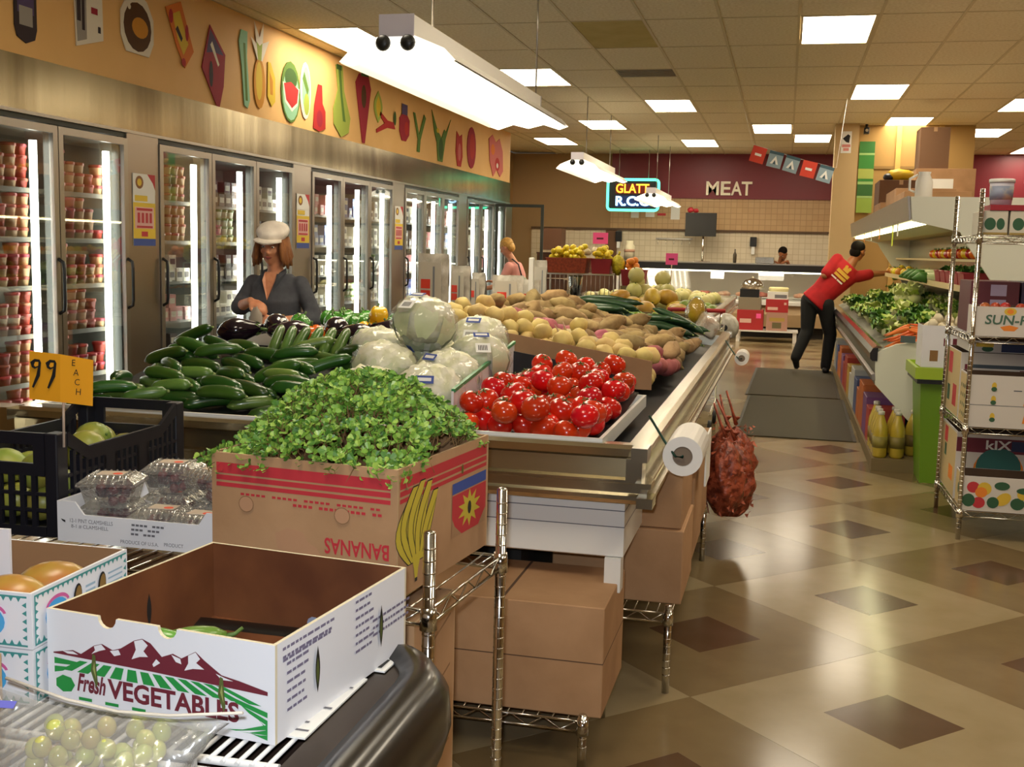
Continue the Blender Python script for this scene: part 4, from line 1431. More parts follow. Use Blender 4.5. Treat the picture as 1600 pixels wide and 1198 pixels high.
# side panel small print and slits
rn = random.Random(4)
S2 = []
for blk in ((.02, .135, .16, 2), (.02, .118, .15, 1), (.03, .035, .07, 6), (.24, .04, .10, 7), (.30, .09, .13, 3)):
    for q in range(blk[3]):
        x = blk[0]
        y = blk[1] - q * .0125 if blk[3] < 5 else blk[2] + .04 - q * .014
        while x < blk[0] + (.14 if blk[3] < 5 else .05):
            L = rn.uniform(.006, .018)
            S2.append((5, rect(x, y, x + L, y + .0045)))
            x += L + .003
for cxx in (.115, .33):
    S2.append((6, leafp(.075, .006)))
    S2[-1] = (6, [(cxx + px_, .075 + py_) for px_, py_ in leafp(.075, .007)])
    S2.append((3, [(cxx + px_, .072 + py_) for px_, py_ in leafp(.045, .004)]))
art.build('printed_front', ART, vb)
art = MB()
n0 = 0
decal(art, S2, (W / 2, -Dp / 2, 0), (0, 1, 0), (0, 0, 1))
for i_ in range(n0, len(art.v)):
    x, y, z = art.v[i_]
    art.v[i_] = (W / 2 + (x - W / 2) * .12 + .0004, y, z)
art.build('printed_side', ART, vb)
_x = ([M_maroonp, M_wcard, M_green, mat('olive_leaf_scrap', '#55602c', .6), mat('light_leaf_scrap', '#9aa05a', .6), mat('faded_violet_print', '#77708a', .7), M_dark])
sl = MB()
for (x, a0) in ((-W / 2 + .0065, 1), ):
    sl.plate(leafp(.06, .006), (x, .02, .075), (0, 1, 0), (0, 0, 1), .0006)
    sl.plate(leafp(.05, .006), (.13, Dp / 2 - .0065, .06), (1, 0, 0), (0, 0, 1), .0006)
sl.plate(oval(0, 0, .014, .012, 10), (.02, Dp / 2 - .0066, .022), (1, 0, 0), (0, 0, 1), .0006, 1)
sl.build('vent_slit', [M_dark, mat('blue_grey_scrap', '#8f97ad', .5)], vb)
# green peppers left in the bottom of the box
M_chil = mat('long_green_pepper_skin', '#5d8a34', .3, vary=.2, hue=.02, coat=.2)
V_chi = veg('long_green_pepper', MB().tube([(-.07 + .14 * i / 8, 0, -.012 * ((i - 4) / 4) ** 2) for i in range(9)], [.004, .009, .012, .014, .015, .016, .016, .015, .009], 9), M_chil, [('stem', MB().tube([(.068, 0, -.012), (.085, 0, -.010), (.098, .004, -.004)], [.006, .0035, .003], 6), M_calyx)])
for i, (x, y, a, z, wh) in enumerate(((-.03, -.165, .35, .085, 'heaped by the second notch'), (-.01, -.150, .7, .108, 'on top by the second notch'), (.10, -.175, .1, .080, 'toward the right corner'), (-.02, -.12, -.2, .075, 'behind the notches'), (.06, -.14, 2.9, .098, 'on top, right of the notches'), (-.06, -.178, .2, .112, 'poking up at the second notch'))):
    M4 = Matrix.Translation((-.862, 1.655, .7485)) @ Matrix.Rotation(-.11, 4, 'Z')
    place(V_chi, M4 @ rod_matrix(Vector((x, y, z)), a, .1), 'long green pepper in the open vegetable box, ' + wh, 'pepper', None)

o_l = MB().ball((0, -.14, .03), (.15, .06, .045), 14, 8, fn=lumpy(9, .25, 3)).build('crumpled_liner', M_brin, vb)

# ---- two mango boxes stacked on the rack
M_teal = mat('teal_print', '#3f8f8c', .6)
M_sky = mat('sky_blue_print', '#4aa6dd', .6)
M_pinkp = mat('magenta_print', '#cf5f9a', .6)
M_mango = mat('mango_skin', '#a98a3a', .35, noise=(9, .35, .68), col2='#b0552c', vary=.12, hue=.02, coat=.15)
for k in range(2):
    z0 = .7485 + k * .0905
    mb_ = thing('mango_box', ('upper' if k else 'lower') + ' white mango carton with a teal zigzag border beside the vegetable box', 'box', (-1.292, 1.566, z0), .03)
    w_, d_, h_ = .38, .27, .0885
    b = carton(MB(), w_, d_, h_, .005, 0, 1, 2)
    if not k:
        b.box(-w_ / 2 + .006, w_ / 2 - .006, -d_ / 2 + .006, d_ / 2 - .006, h_ - .004, h_ - .001, 1)
    b.build('carton', [M_wcard, M_cardin, M_wcard], mb_)
    for (o, u, L) in (((w_ / 2, -d_ / 2, 0), (0, 1, 0), d_), ((-w_ / 2, -d_ / 2, 0), (1, 0, 0), w_)):
        a = MB()
        S = []
        n = int(L / .014)
        for i in range(n):
            x = .012 + i * (L - .024) / n
            S.append((0, [(x, h_ - .006), (x + .0045, h_ - .014), (x + .009, h_ - .006)]))
            S.append((0, [(x, .006), (x + .009, .006), (x + .0045, .014)]))
        for i in range(5):
            y = .014 + i * .013
            for xs, s in ((.007, 1), (L - .007, -1)):
                S.append((0, [(xs, y), (xs + s * .008, y + .004), (xs, y + .009)]))
        S += [(0, rect(.006, h_ - .007, L - .006, h_ - .004)), (0, rect(.006, .004, L - .006, .007)), (0, rect(.005, .004, .008, h_ - .004))]
        ox = .062 if u[1] else L - .075
        S += [(1, oval(ox, .040, .030, .024, 18)), (2, oval(ox + .002, .05, .032, .020, 14, .25, PI - .3) + oval(ox + .002, .05, .027, .014, 14, .25, PI - .3)[::-1]), (3, oval(ox - .004, .036, .009, .010, 10)), (4, oval(ox - .002, .030, .006, .006, 8))]
        if u[1]:
            for hxx in (.118, .188):
                S += [(5, rot2(oval(hxx, .047, .012, .024, 16), -.1, hxx, .047)), (6 if k or hxx < .15 else 5, rot2(oval(hxx + .002, .047, .009, .020, 14), -.1, hxx, .047))]
            S += [(7, rect(.14, .03 + q * .009, .168, .034 + q * .009)) for q in range(4)] + [(7, rect(.206, .025 + q * .009, .25, .028 + q * .009)) for q in range(5)]
        n0 = len(a.v)
        decal(a, S, o, u, (0, 0, 1))
        nv_ = Vector(u).cross(Vector((0, 0, 1)))
        for i_ in range(n0, len(a.v)):
            p = Vector(a.v[i_]); dd = (p - Vector(o)).dot(nv_)
            a.v[i_] = tuple(p - nv_ * (dd * .85))
        a.build('printed_side' if u[1] else 'printed_front', [M_teal, M_sky, M_pinkp, M_orange, M_paper, M_dark, mat('mango_in_the_hole', '#8a6a34', .6), mat('pale_blue_print', '#9db7c9', .6)], mb_)
V_man = veg('mango', MB().ball((0, 0, 0), (.062, .045, .042), 16, 10, fn=lambda d: 1 + .06 * d.x), M_mango, [('stem_scar', MB().cyl((.060, 0, .004), (.066, 0, .005), .005, .003, 8), M_calyx)])
for i, (x, y, a, wh) in enumerate(((-1.175, 1.59, .6, 'mango nearest the box corner, green over red'), (-1.325, 1.55, 1.4, 'orange mango at the left edge of the photo'), (-1.19, 1.505, .2, 'mango against the near wall of its carton'), (-1.42, 1.6, .3, 'mango at the far left inside the carton'))):
    place(V_man, Matrix.Translation((x, y, .8875)) @ Matrix.Rotation(a, 4, 'Z'), wh + ', in the upper mango carton', 'mango', None, 1.0)
tag(MB().box(-.05, .05, -.003, .003, 0, .115).build('divider_card', M_wcard, None, (-1.345, 1.64, .8475), .1), 'white card standing upright inside the upper mango carton', 'card')
tag(carton(MB(), .34, .2, .09, .004).box(-.165, .165, -.095, .095, .084, .087, 0).build('carton', [M_card, M_cardin, M_cardedge], None, (-1.30, 1.305, .7485), .04), 'plain brown carton at the lower left edge in front of the mango boxes', 'box')

# ---- bag of green grapes on the rack
gb = thing('grape_bag', 'clear zip bag full of green grapes in front of the vegetable box', 'bag', (-.845, 1.222, .7475), -.05)
from mathutils import noise as NZ
b = MB()
nu, nv = 22, 9
vs = []
for j in range(nv + 1):
    t_ = j / nv
    for i in range(nu):
        q = 2 * PI * i / nu
        rx = (.140 + .045 * max(0, t_ - .55) / .45) * (1 if t_ > 0 else .9)
        ry = .095 * (1 - max(0, t_ - .45) / .55 * .93)
        kx = 1 + .05 * NZ.noise(Vector((cos(q) * 3, sin(q) * 3, t_ * 4)))
        vs.append((rx * cos(q) * kx, ry * sin(q) * kx + .05 * max(0, t_ - .5), .002 + .112 * t_ - .018 * sin(PI * (.5 + .5 * cos(q))) * max(0, t_ - .6) * 2))
b.add(vs, [(j * nu + i, j * nu + (i + 1) % nu, (j + 1) * nu + (i + 1) % nu, (j + 1) * nu + i) for j in range(nv) for i in range(nu)] + [tuple(reversed(range(nu)))], 0, True)
b.build('bag_film', glassy('zip_bag_film', (.97, .97, .96), .22, .2, bump=(28, 1.0), haze=.16), gb)
z_ = MB().tube([(-.185, .055, .112), (-.08, .05, .097), (0, .05, .092), (.08, .05, .098), (.185, .058, .114)], .0022, 6)
z_.build('zip_strip', mat('cream_zip', '#d8cfc0', .4), gb)
MB().plate(rect(-.012, -.004, .012, .006), (-.12, -.02, .112), (1, .2, 0), (0, .7, .7), .0008).build('blue_mark', mat('violet_mark', '#6a6ac0', .5), gb)
M_grape = mat('green_grape_skin', '#c6c46e', .18, vary=.15, hue=.03, sss=.3, coat=.3, noise=(20, .45, .7), col2='#c9b468')
hg = Heap(lambda x, y: .7495, 6)
V_gr = veg('grape', MB().ball((0, 0, 0), (.0125, .0125, .0145), 12, 8), M_grape)
k = 0
while k < 125:
    a_, r_ = hg.rng.uniform(0, 2 * PI), math.sqrt(hg.rng.random())
    p = hg.drop_ball(lambda r: (-.845 + .100 * r_ * cos(a_ + r.uniform(-.2, .2)), 1.222 + .060 * r_ * sin(a_ + r.uniform(-.2, .2))), .0125, 3)
    k += 1
    if p.z > .83:
        continue
    place(V_gr, Matrix.Translation(p) @ rand_rot(), 'green grape in the clear bag', 'grape', 'grapes in the clear bag')

# ---------------------------------------------------------------- chrome wire shelf behind it
def snake(b, p0, p1, z0, z1, n, r=.0022):
    p0, p1 = Vector(p0), Vector(p1)
    pts = []
    for i in range(2 * n + 1):
        q = p0.lerp(p1, i / (2 * n))
        q.z = z0 if i % 2 else z1
        pts.append(q)
    b.tube(pts, r, 5)
def wire_shelf(name, label, w_, d_, levels, top, loc, rz, posts=True, base=0.0, n_wires=None, cat='shelf', foot=True):
    """local: x from 0 to -w (or w), y 0..d; posts at the corners"""
    t = thing(name, label, cat, loc, rz)
    sx = 1 if w_ > 0 else -1
    for x in (0, w_):
        for y in (0, d_):
            p = MB().cyl((x, y, base), (x, y, top), .0127, n=14)
            p.ball((x, y, top), (.0127, .0127, .006), 12, 6)
            k = base + .06
            while k < top - .01:
                p.tube([(x, y, k), (x, y, k + .003)], .0134, 12)
                k += .0254
            p.build('post', M_chrome, t)
    for z in levels:
        s = MB()
        i_ = .016
        for (a_, c2) in (((i_ * sx, 0, 0), (w_ - i_ * sx, 0, 0)), ((i_ * sx, d_, 0), (w_ - i_ * sx, d_, 0)), ((0, i_, 0), (0, d_ - i_, 0)), ((w_, i_, 0), (w_, d_ - i_, 0))):
            a_, c2 = Vector(a_), Vector(c2)
            for zz in (z - .004, z - .034):
                s.tube([a_ + Vector((0, 0, zz)), c2 + Vector((0, 0, zz))], .0036, 6)
            snake(s, a_, c2, z - .034, z - .004, max(3, int((c2 - a_).length / .085)))
        s.build('shelf_frame', M_chrome, t)
        wr = MB()
        n = n_wires or int(abs(w_) / .04)
        for i in range(1, n):
            x = w_ * i / n
            wr.tube([(x, 0, z - .001), (x, d_, z - .001)], .0022, 5)
        wr.build('shelf_wires', M_chrome, t)
        for x in (0, w_):
            for y in (0, d_):
                MB().cyl((x, y, z - .042), (x, y, z + .004), .0185, .0160, 14).build('collar', M_chrome, t)
    return t
ws = wire_shelf('wire_shelf', 'chrome wire shelf holding the banana box, berry tray and black crate', -1.75, .44, (.748, .16), .905, (-.662, 2.07, 0), -.085, n_wires=44)
tag(wire_shelf('wire_shelf', 'second chrome wire shelf under the back of the black crate', -1.0, .40, (.748,), .76, (-1.45, 2.565, 0), -.02, n_wires=20), 'second chrome wire shelf under the back of the black crate', 'shelf')
# cartons standing below
bx = carton(MB(), .46, .26, .52, .005).box(-.225, .225, -.125, .125, .512, .516, 0)
bt = tag(bx.build('carton', [M_card, M_cardin, M_cardedge], None, (-.945, 2.30, .161), -.05), 'tall brown carton on the lower level of the wire shelf, below the banana box', 'box')
sh = MB()
sh.plate(rect(0, 0, .004, .46), (.12, -.1305, .03), (1, 0, 0), (0, 0, 1), .0006, 1)
for z in (.12, .30, .42):
    sh.plate([(0, 0), (.2, .05), (.2, .055), (0, .008)], (.2305, -.1, z), (0, 1, 0), (0, 0, 1), .002, 0)
sh.build('flap_seam', [M_cardin, mat('violet_stripe', '#8a7a8e', .7)], bt)
tag(carton(MB(), .40, .26, .52, .005).box(-.195, .195, -.125, .125, .512, .516, 0).build('carton', [M_card, M_cardin, M_cardedge], None, (-1.42, 2.345, .161), -.06), 'brown carton on the lower level of the wire shelf, behind the black bumper', 'box')

# ---- banana box full of purslane
bb = thing('banana_box', 'brown banana carton turned upside down in print, heaped with green purslane', 'box', (-.929, 2.36, .7505), -.122)
w_, d_, h_ = .445, .49, .272
carton(MB(), w_, d_, h_, .006).build('carton', [M_card, M_cardin, M_cardedge], bb)
a = MB()
S = [(0, rect(.012, .228, .43, .251)), (0, rect(.012, .213, .43, .224)), (0, rect(.012, .199, .43, .208))]
S += [(0, rect(.06 + .013 * i, .184, .069 + .013 * i, .189)) for i in range(27) if i % 6]
S += [(0, rect(.19 + .0125 * i, .172, .199 + .0125 * i, .178)) for i in range(18) if i % 5]
for cx_, cy_ in ((.088, .166), (.32, .165)):
    S += [(1, oval(cx_, cy_, .019, .018)), (2, oval(cx_, cy_, .017, .016))]
S += [(2, [(.165, .08), (.16, .11), (.19, .125), (.225, .12), (.24, .1), (.26, .09), (.27, .075), (.23, .06), (.19, .07)]), (3, [(.285, .066), (.43, .066), (.43, .076), (.285, .071)])]
O, U, V_ = (-w_ / 2, -d_ / 2, 0), (1, 0, 0), (0, 0, 1)
decal(a, S, O, U, V_)
text(a, 'BANANAS', (-w_ / 2 + .428, -d_ / 2, .115), (-1, 0, 0), (0, 0, -1), .034, .150, 0, .02, lift=.004)
n0 = len(a.v)
AB = a
a = MB()
S = [(0, rect(.012, .228, .478, .251)), (0, rect(.012, .213, .478, .224)), (0, rect(.012, .199, .478, .208))]
def banana(x0, y0, x1, y1, bow, wd):
    L, R = [], []
    for i in range(9):
        t_ = i / 8
        x, y = x0 + (x1 - x0) * t_ + bow * sin(PI * t_), y0 + (y1 - y0) * t_
        k = wd * (.35 + .65 * sin(PI * (.1 + .8 * t_)))
        L.append((x - k, y)); R.append((x + k, y))
    return L + R[::-1]
for (x0, x1, y1, bow) in ((.065, .055, .195, -.045), (.08, .085, .225, -.045), (.092, .12, .232, -.035), (.105, .155, .225, -.02), (.115, .185, .20, -.005)):
    S += [(4, banana(x0, .06, x1, y1, bow, .0235)), (5, banana(x0, .062, x1, y1 - .003, bow, .0205)), (6, banana(x0 + .004, .075, x1 + .004, y1 - .02, bow, .0025))]
S += [(5, [(.07, .075), (.115, .08), (.10, .045), (.095, .022), (.085, .022), (.08, .045)]), (4, rect(.085, .018, .096, .026))]
S += [(3, rect(.275, .165, .475, .19)), (0, rect(.275, .065, .475, .162))]
S += [(5, [(.375 + (.068 if i % 2 else .036) * cos(i * PI / 10), .118 + (.045 if i % 2 else .024) * sin(i * PI / 10)) for i in range(20)]), (4, oval(.375, .118, .011, .016, 10)), (7, [(.275, .065), (.33, .065), (.29, .09), (.275, .11)]), (7, [(.475, .065), (.43, .065), (.46, .09), (.475, .10)]), (6, oval(.33, .216, .006, .012, 8))]
decal(a, S, (w_ / 2, -d_ / 2, 0), (0, 1, 0), (0, 0, 1))
AB.v = [(x, -d_ / 2 - (-d_ / 2 - y) * .2 - .0003, z) for x, y, z in AB.v]
a.v = [(w_ / 2 + (x - w_ / 2) * .2 + .0003, y, z) for x, y, z in a.v]
BM = [M_red, M_cardin, mat('torn_board_layer', '#b78a66', .9), M_blue, M_black_ink, mat('banana_yellow_print', '#c9b63c', .6), mat('dark_banana_line', '#6b6428', .6), M_card]
AB.build('printed_front', BM, bb)
a.build('printed_side', BM, bb)
# purslane: a mound of stems with small rounded leaves
pl, pst = MB(), MB()
rn = random.Random(17)
def mound(x, y):
    u_, v_ = x / .26, (y - .02) / .27
    r2 = u_ * u_ + v_ * v_
    return .255 + .165 * max(0.0, 1 - r2 * .8) ** 1.1
leaf2 = [(0, 0), (.35, .28), (.8, .42), (1.0, .25), (1.04, 0), (1.0, -.25), (.8, -.42), (.35, -.28)]
def leafq(c, d, up, L, mi):
    d, up = d.normalized(), up.normalized()
    sd = d.cross(up).normalized()
    up = sd.cross(d)
    vs = [c + d * (a_ * L) + sd * (b_ * L * .95) + up * (L * .16 * (abs(b_) * 1.2 + a_ * .3)) for a_, b_ in leaf2]
    pl.add(vs, [(0, 1, 2, 3), (0, 3, 4, 5), (0, 5, 6, 7)], mi, False)
for i in range(1750):
    x, y = rn.uniform(-.26, .222), rn.uniform(-.25, .24)
    z = mound(x, y) + rn.uniform(-.025, .02)
    if x < -.2:
        z -= .0
    p = Vector((x, y, z))
    nrm = Vector((x * 1.6 + rn.uniform(-.6, .6), (y - .02) * 1.6 + rn.uniform(-.8, .4), .8)).normalized()
    Ls = rn.uniform(.025, .05)
    pst.tube([p - nrm * Ls, p], .0011, 4, 0, False, False)
    a0 = rn.uniform(0, 6.28)
    t1 = nrm.cross(Vector((.3, .2, .9))).normalized()
    t2 = nrm.cross(t1)
    for k in range(6):
        q = a0 + k * 2 * PI / 6
        dirn = (t1 * cos(q) + t2 * sin(q)) + nrm * rn.uniform(.2, .9)
        leafq(p - nrm * rn.uniform(0, .012), dirn, nrm, rn.uniform(.010, .017), rn.choice((0, 0, 1, 2)))
o = pl.build('purslane_leaves', [mat('purslane_green', '#77a03c', .4, spec=.5), mat('purslane_dark', '#4c7a2e', .4), mat('purslane_light', '#9cbc52', .4)])
tag(o, 'loose heap of small-leaved green purslane overflowing the banana carton', 'herbs', kind='stuff')
o.parent = None
o.matrix_world = Matrix.Translation((-.929, 2.36, .7505)) @ Matrix.Rotation(-.122, 4, 'Z')
ps_ = pst.build('stems', mat('reddish_stem', '#8a6a3e', .6), o)
ps_['kind'] = 'stuff'

# ---- white tray of berry clamshells
cbx = thing('clamshell_tray', 'low white cardboard tray with printed front, full of clear berry clamshells', 'box', (-1.455, 2.445, .7485), .0)
w_, d_, h_ = .424, .32, .100
t0 = .005
b = MB()
fr = [(0, 0), (w_, 0), (w_, .098), (w_ - .030, .098), (w_ - .05, .068), (.072, .068), (.048, .098), (0, .098)]
b.plate(fr, (-w_ / 2, -d_ / 2, 0), (1, 0, 0), (0, 0, 1), t0)
b.plate(fr, (w_ / 2, d_ / 2, 0), (-1, 0, 0), (0, 0, 1), t0)
sd_ = [(0, 0), (d_ - 2 * t0, 0), (d_ - 2 * t0, .098), (0, .098)]
b.plate(sd_, (w_ / 2, -d_ / 2 + t0, 0), (0, 1, 0), (0, 0, 1), t0)
b.plate(sd_, (-w_ / 2, d_ / 2 - t0, 0), (0, -1, 0), (0, 0, 1), t0)
b.box(-w_ / 2 + t0, w_ / 2 - t0, -d_ / 2 + t0, d_ / 2 - t0, 0, .004)
b.build('tray', M_wcard, cbx)
a = MB()
for (tx, x, z, h, ww) in (('12-1 PINT CLAMSHELLS', .035, .048, .0095, .115), ('8-1 # CLAMSHELL', .038, .034, .0095, .10), ('PRODUCE OF U.S.A.', .17, .008, .0085, .10), ('PRODUCT', .285, .010, .0085, .05)):
    text(a, tx, (-w_ / 2 + x, -d_ / 2, z), (1, 0, 0), (0, 0, 1), h, ww, 0, 0, lift=.0008)
    a.build('lettering', M_grey_ink, cbx)
    a = MB()
decal(a, [(0, rect(.20 + i * .011, .052 - q * .0105, .2085 + i * .011, .057 - q * .0105)) for q in range(3) for i in range(8 - q) if (i + q) % 5 != 4], (-w_ / 2, -d_ / 2, 0), (1, 0, 0), (0, 0, 1))
a.build('small_print', M_grey_ink, cbx)
a = MB()
decal(a, [(0, [(.01, .055), (.022, .052), (.022, .046), (.014, .05)])], (-w_ / 2, -d_ / 2, 0), (1, 0, 0), (0, 0, 1))
a.build('arrow_mark', M_black_ink, cbx)
M_shell = glassy('clear_clamshell', (.95, .94, .9), .25, .08, bump=(60, .5), haze=.10)
M_berry = mat('dark_berry', '#4a1f28', .35, noise=(30, .4, .6), col2='#7a3438', vary=.2)
def clamshell():
    tub = MB()
    a_, c2 = .062, .050
    vs = [(sx * s, sy * s * .8, z) for s, z in ((c2, 0), (a_, .05), (a_ + .008, .052)) for sx, sy in ((-1, -1), (1, -1), (1, 1), (-1, 1))]
    tub.add(vs, [(3, 2, 1, 0)] + [(r * 4 + j, r * 4 + (j + 1) % 4, r * 4 + 4 + (j + 1) % 4, r * 4 + 4 + j) for r in range(2) for j in range(4)])
    lid = MB()
    vs = [(sx * s, sy * s * .8, z) for s, z in ((a_ + .009, .054), (a_ + .007, .062), (a_ - .012, .076), (a_ - .02, .078)) for sx, sy in ((-1, -1), (1, -1), (1, 1), (-1, 1))]
    lid.add(vs, [(12, 13, 14, 15)] + [(r * 4 + j, r * 4 + (j + 1) % 4, r * 4 + 4 + (j + 1) % 4, r * 4 + 4 + j) for r in range(3) for j in range(4)])
    for j in range(7):
        for sy in (-1, 1):
            x = -.045 + j * .015
            lid.cyl((x, sy * .052, .062), (x, sy * .036, .078), .0035, .003, 6)
            lid.cyl((sy * .065, x * .75, .062), (sy * .046, x * .7, .078), .0035, .003, 6)
    br = MB()
    r3 = random.Random(3)
    for i in range(26):
        br.ball((r3.uniform(-.042, .042), r3.uniform(-.032, .032), r3.uniform(.014, .052)), r3.uniform(.010, .014), 8, 6)
    lb_ = MB().plate(rect(-.032, -.02, .032, .022), (0, 0, .0790), (1, 0, 0), (0, 1, 0), .0012, 0)
    lb_.plate(oval(.016, -.008, .012, .010, 10), (0, 0, .0796), (1, 0, 0), (0, 1, 0), .0006, 1)
    return tub, lid, br, lb_
tub, lid, br, lb_ = clamshell()
meshes = [('tub', tub.mesh('tub', M_shell)), ('lid', lid.mesh('lid', M_shell)), ('berries', br.mesh('berries', M_berry)), ('label', lb_.mesh('label', [mat('kraft_label', '#c9b7a2', .6), mat('orange_red_sticker', '#ee5b3c', .6)]))]
for i, (x, y, z, a_, wh) in enumerate(((-1.575, 2.375, .824, .25, 'raised on the left corner of the tray'), (-1.50, 2.53, .830, .2, 'at the back beside the black crate'), (-1.365, 2.50, .826, -.3, 'at the back right beside the banana carton'), (-1.43, 2.365, .753, .1, 'low in the middle of the tray'), (-1.315, 2.345, .753, .05, 'low at the front right corner'), (-1.585, 2.40, .753, .05, 'underneath at the left'), (-1.50, 2.53, .753, 0, 'underneath at the back'), (-1.34, 2.52, .753, .0, 'underneath at the back right'))):
    t = thing('berry_clamshell', 'clear clamshell of dark berries ' + wh, 'clamshell', (x, y, z), a_)
    for n, me in meshes:
        o = link(n, me, t)
        if n == 'berries':
            o['kind'] = 'stuff'

# ---- black lattice crate with the orange price card
cr = thing('plastic_crate', 'black plastic lattice crate of green fruit with an orange price card', 'crate', (-1.845, 2.605, .7485), .033)
w_, d_, h_ = .32, .62, .255
M_cr = mat('black_crate_plastic', '#17171f', .42)
b = MB()
for sx in (-1, 1):
    for sy in (-1, 1):
        b = MB()
        b.box(sx * w_ / 2 - (.035 if sx > 0 else 0), sx * w_ / 2 + (.035 if sx < 0 else 0), sy * d_ / 2 - (.045 if sy > 0 else 0), sy * d_ / 2 + (.045 if sy < 0 else 0), 0, h_)
        b.build('corner_post', M_cr, cr, bevel=.004)

t_ = .010
rim_, gap = MB(), 0
for sy in (-1, 1):
    y0, y1 = sorted((sy * d_ / 2, sy * (d_ / 2 - t_)))
    xx = w_ / 2 - .035
    rim_.box(-xx, xx, y0, y1, 0, .025)
    rim_.box(-xx, xx, y0, y1, h_ - .03, h_)
    rim_.box(-xx, xx, y0, y1, h_ - .105, h_ - .075)
    for s in (-1, 1):
        rim_.box(s * xx - (.03 if s > 0 else 0), s * xx + (.03 if s < 0 else 0), y0, y1, h_ - .075, h_ - .03)
    for i in range(1, 8):
        x = -xx + 2 * xx * i / 8
        rim_.box(x - .006, x + .006, y0, y1, .025, h_ - .105)
    for z in (.065, .105):
        rim_.box(-xx, xx, y0 + .001, y1 - .001, z - .004, z + .004)
for sx in (-1, 1):
    x0, x1 = sorted((sx * w_ / 2, sx * (w_ / 2 - t_)))
    yy = d_ / 2 - .045
    rim_.box(x0, x1, -yy, yy, 0, .025)
    # dipping top edge
    pts = []
    for i in range(13):
        y = -yy + 2 * yy * i / 12
        dip = .05 * min(1, max(0, (1 - abs(y) / yy) * 3))
        pts.append((y, h_ - dip))
    out_ = [(p[0], p[1]) for p in pts] + [(p[0], p[1] - .035) for p in reversed(pts)]
    rim_.plate(out_, (x1 if sx > 0 else x0, 0, 0), (0, 1 if sx > 0 else -1, 0), (0, 0, 1), t_)
    for i in range(1, 20):
        y = -yy + 2 * yy * i / 20
        dip = .05 * min(1, max(0, (1 - abs(y) / yy) * 3))
        wide = .03 if i in (7, 13) else .006
        rim_.box(x0, x1, y - wide, y + wide, .025, h_ - .035 - dip)
    for z in (.065, .105, .145):
        rim_.box(x0 + .001, x1 - .001, -yy, yy, z - .004, z + .004)
rim_.box(-w_ / 2 + .01, w_ / 2 - .01, -d_ / 2 + .01, d_ / 2 - .01, .002, .008)
rim_.build('lattice_walls', M_cr, cr)
M_gman = mat('green_mango_skin', '#8a9a3e', .4, vary=.15, hue=.03, noise=(9, .4, .7), col2='#b5a546')
V_gm = veg('green_fruit', MB().ball((0, 0, 0), (.055, .046, .044), 14, 9), M_gman, [('stem_scar', MB().cyl((.053, 0, 0), (.058, 0, 0), .004, .003, 6), M_calyx)])
hf = Heap(lambda x, y: .758, 9)
for i in range(17):
    p = hf.drop_ball(reg(-1.93, -1.76, 2.36, 2.85), .046, 8)
    place(V_gm, Matrix.Translation(p) @ rand_rot(), 'yellow-green fruit in black crate', 'fruit', 'green fruit in the black crate')
ps = thing('price_card', 'orange handwritten 99 each price card on a thin stick in the black crate', 'price sign', (-1.668, 2.318, 1.0), 0)
MB().cyl((-.0, 0, -.03), (.003, 0, .19), .0032, n=6).build('stick', mat('pale_stick', '#d8c0a8', .6), ps)
b = MB()
b.add([(-.088, -.006, .083), (0, -.010, .081), (.082, -.002, .075), (.086, -.002, .185), (.003, -.010, .196), (-.084, -.006, .20)], [(0, 1, 4, 5), (1, 2, 3, 4)])
b.add([(-.088, -.005, .083), (0, -.009, .081), (.082, -.001, .075), (.086, -.001, .185), (.003, -.009, .196), (-.084, -.005, .20)], [(5, 4, 1, 0), (4, 3, 2, 1)])
b.build('card', mat('orange_card', '#f5a91e', .6), ps)
a = MB()
nine = [(.0, .062), (.012, .07), (.026, .069), (.03, .062), (.026, .03), (.008, .0), (.003, .002), (.016, .032), (.021, .05), (.012, .046), (.004, .05)]
hole = [(.01, .055), (.014, .063), (.023, .063), (.022, .054), (.014, .051)]
for x in (-.078, -.036):
    decal(a, [(0, [(x + p, .112 + q) for p, q in nine]), (1, [(x + p, .112 + q) for p, q in hole])], (0, -.0115, 0), (1, 0, 0), (0, 0, 1))
a.build('price_figures', [M_black_ink, D.materials['orange_card']], ps)
a = MB()
for i, ch in enumerate('EACH'):
    text(a, ch, (.034 + i * .003, -.0095, .170 - i * .023), (1, .03, 0), (.1, 0, 1), .015, None, 0, 0)
a.build('handwriting', [M_black_ink, D.materials['orange_card']], ps)

# ---------------------------------------------------------------- low wire shelves and cartons under the island case
def solid_carton(name, label, x0, x1, y0, y1, z0, z1, m=None, rz=0.0, seam=None, tape=True, cat='box', group=None, marks=None, mk=None):
    t = thing(name, label, cat, ((x0 + x1) / 2, (y0 + y1) / 2, z0 + .0015), rz, group)
    w_, d_, h_ = (x1 - x0) / 2, (y1 - y0) / 2, z1 - z0 - .002
    MB().box(-w_, w_, -d_, d_, 0, h_).build('carton', m or M_card, t, bevel=.003, seg=1)
    a = MB()
    if tape:
        a.box(-.004, .004, -d_, d_, h_ - .0005, h_ + .0008, 0)
        a.box(-.02, .02, -d_ - .0006, -d_, h_ - .05, h_, 1)
    if seam:
        a.box(-w_ - .0005, w_ + .0005, -d_ - .0006, d_ + .0006, seam, seam + .003, 0)
    if marks:
        decal(a, marks, (-w_, -d_ - .0002, 0), (1, 0, 0), (0, 0, 1), .0004)
    if a.v:
        a.build('print' if marks else 'tape', mk or [mat('box_seam', '#5a4230', .9), mat('packing_tape', '#b59068', .4)], t)
    return t
wire_shelf('wire_shelf', 'low chrome wire shelf under the near end of the island case, holding one brown carton', -.62, .36, (.14,), .155, (-.497, 3.01, 0), 0, n_wires=14)
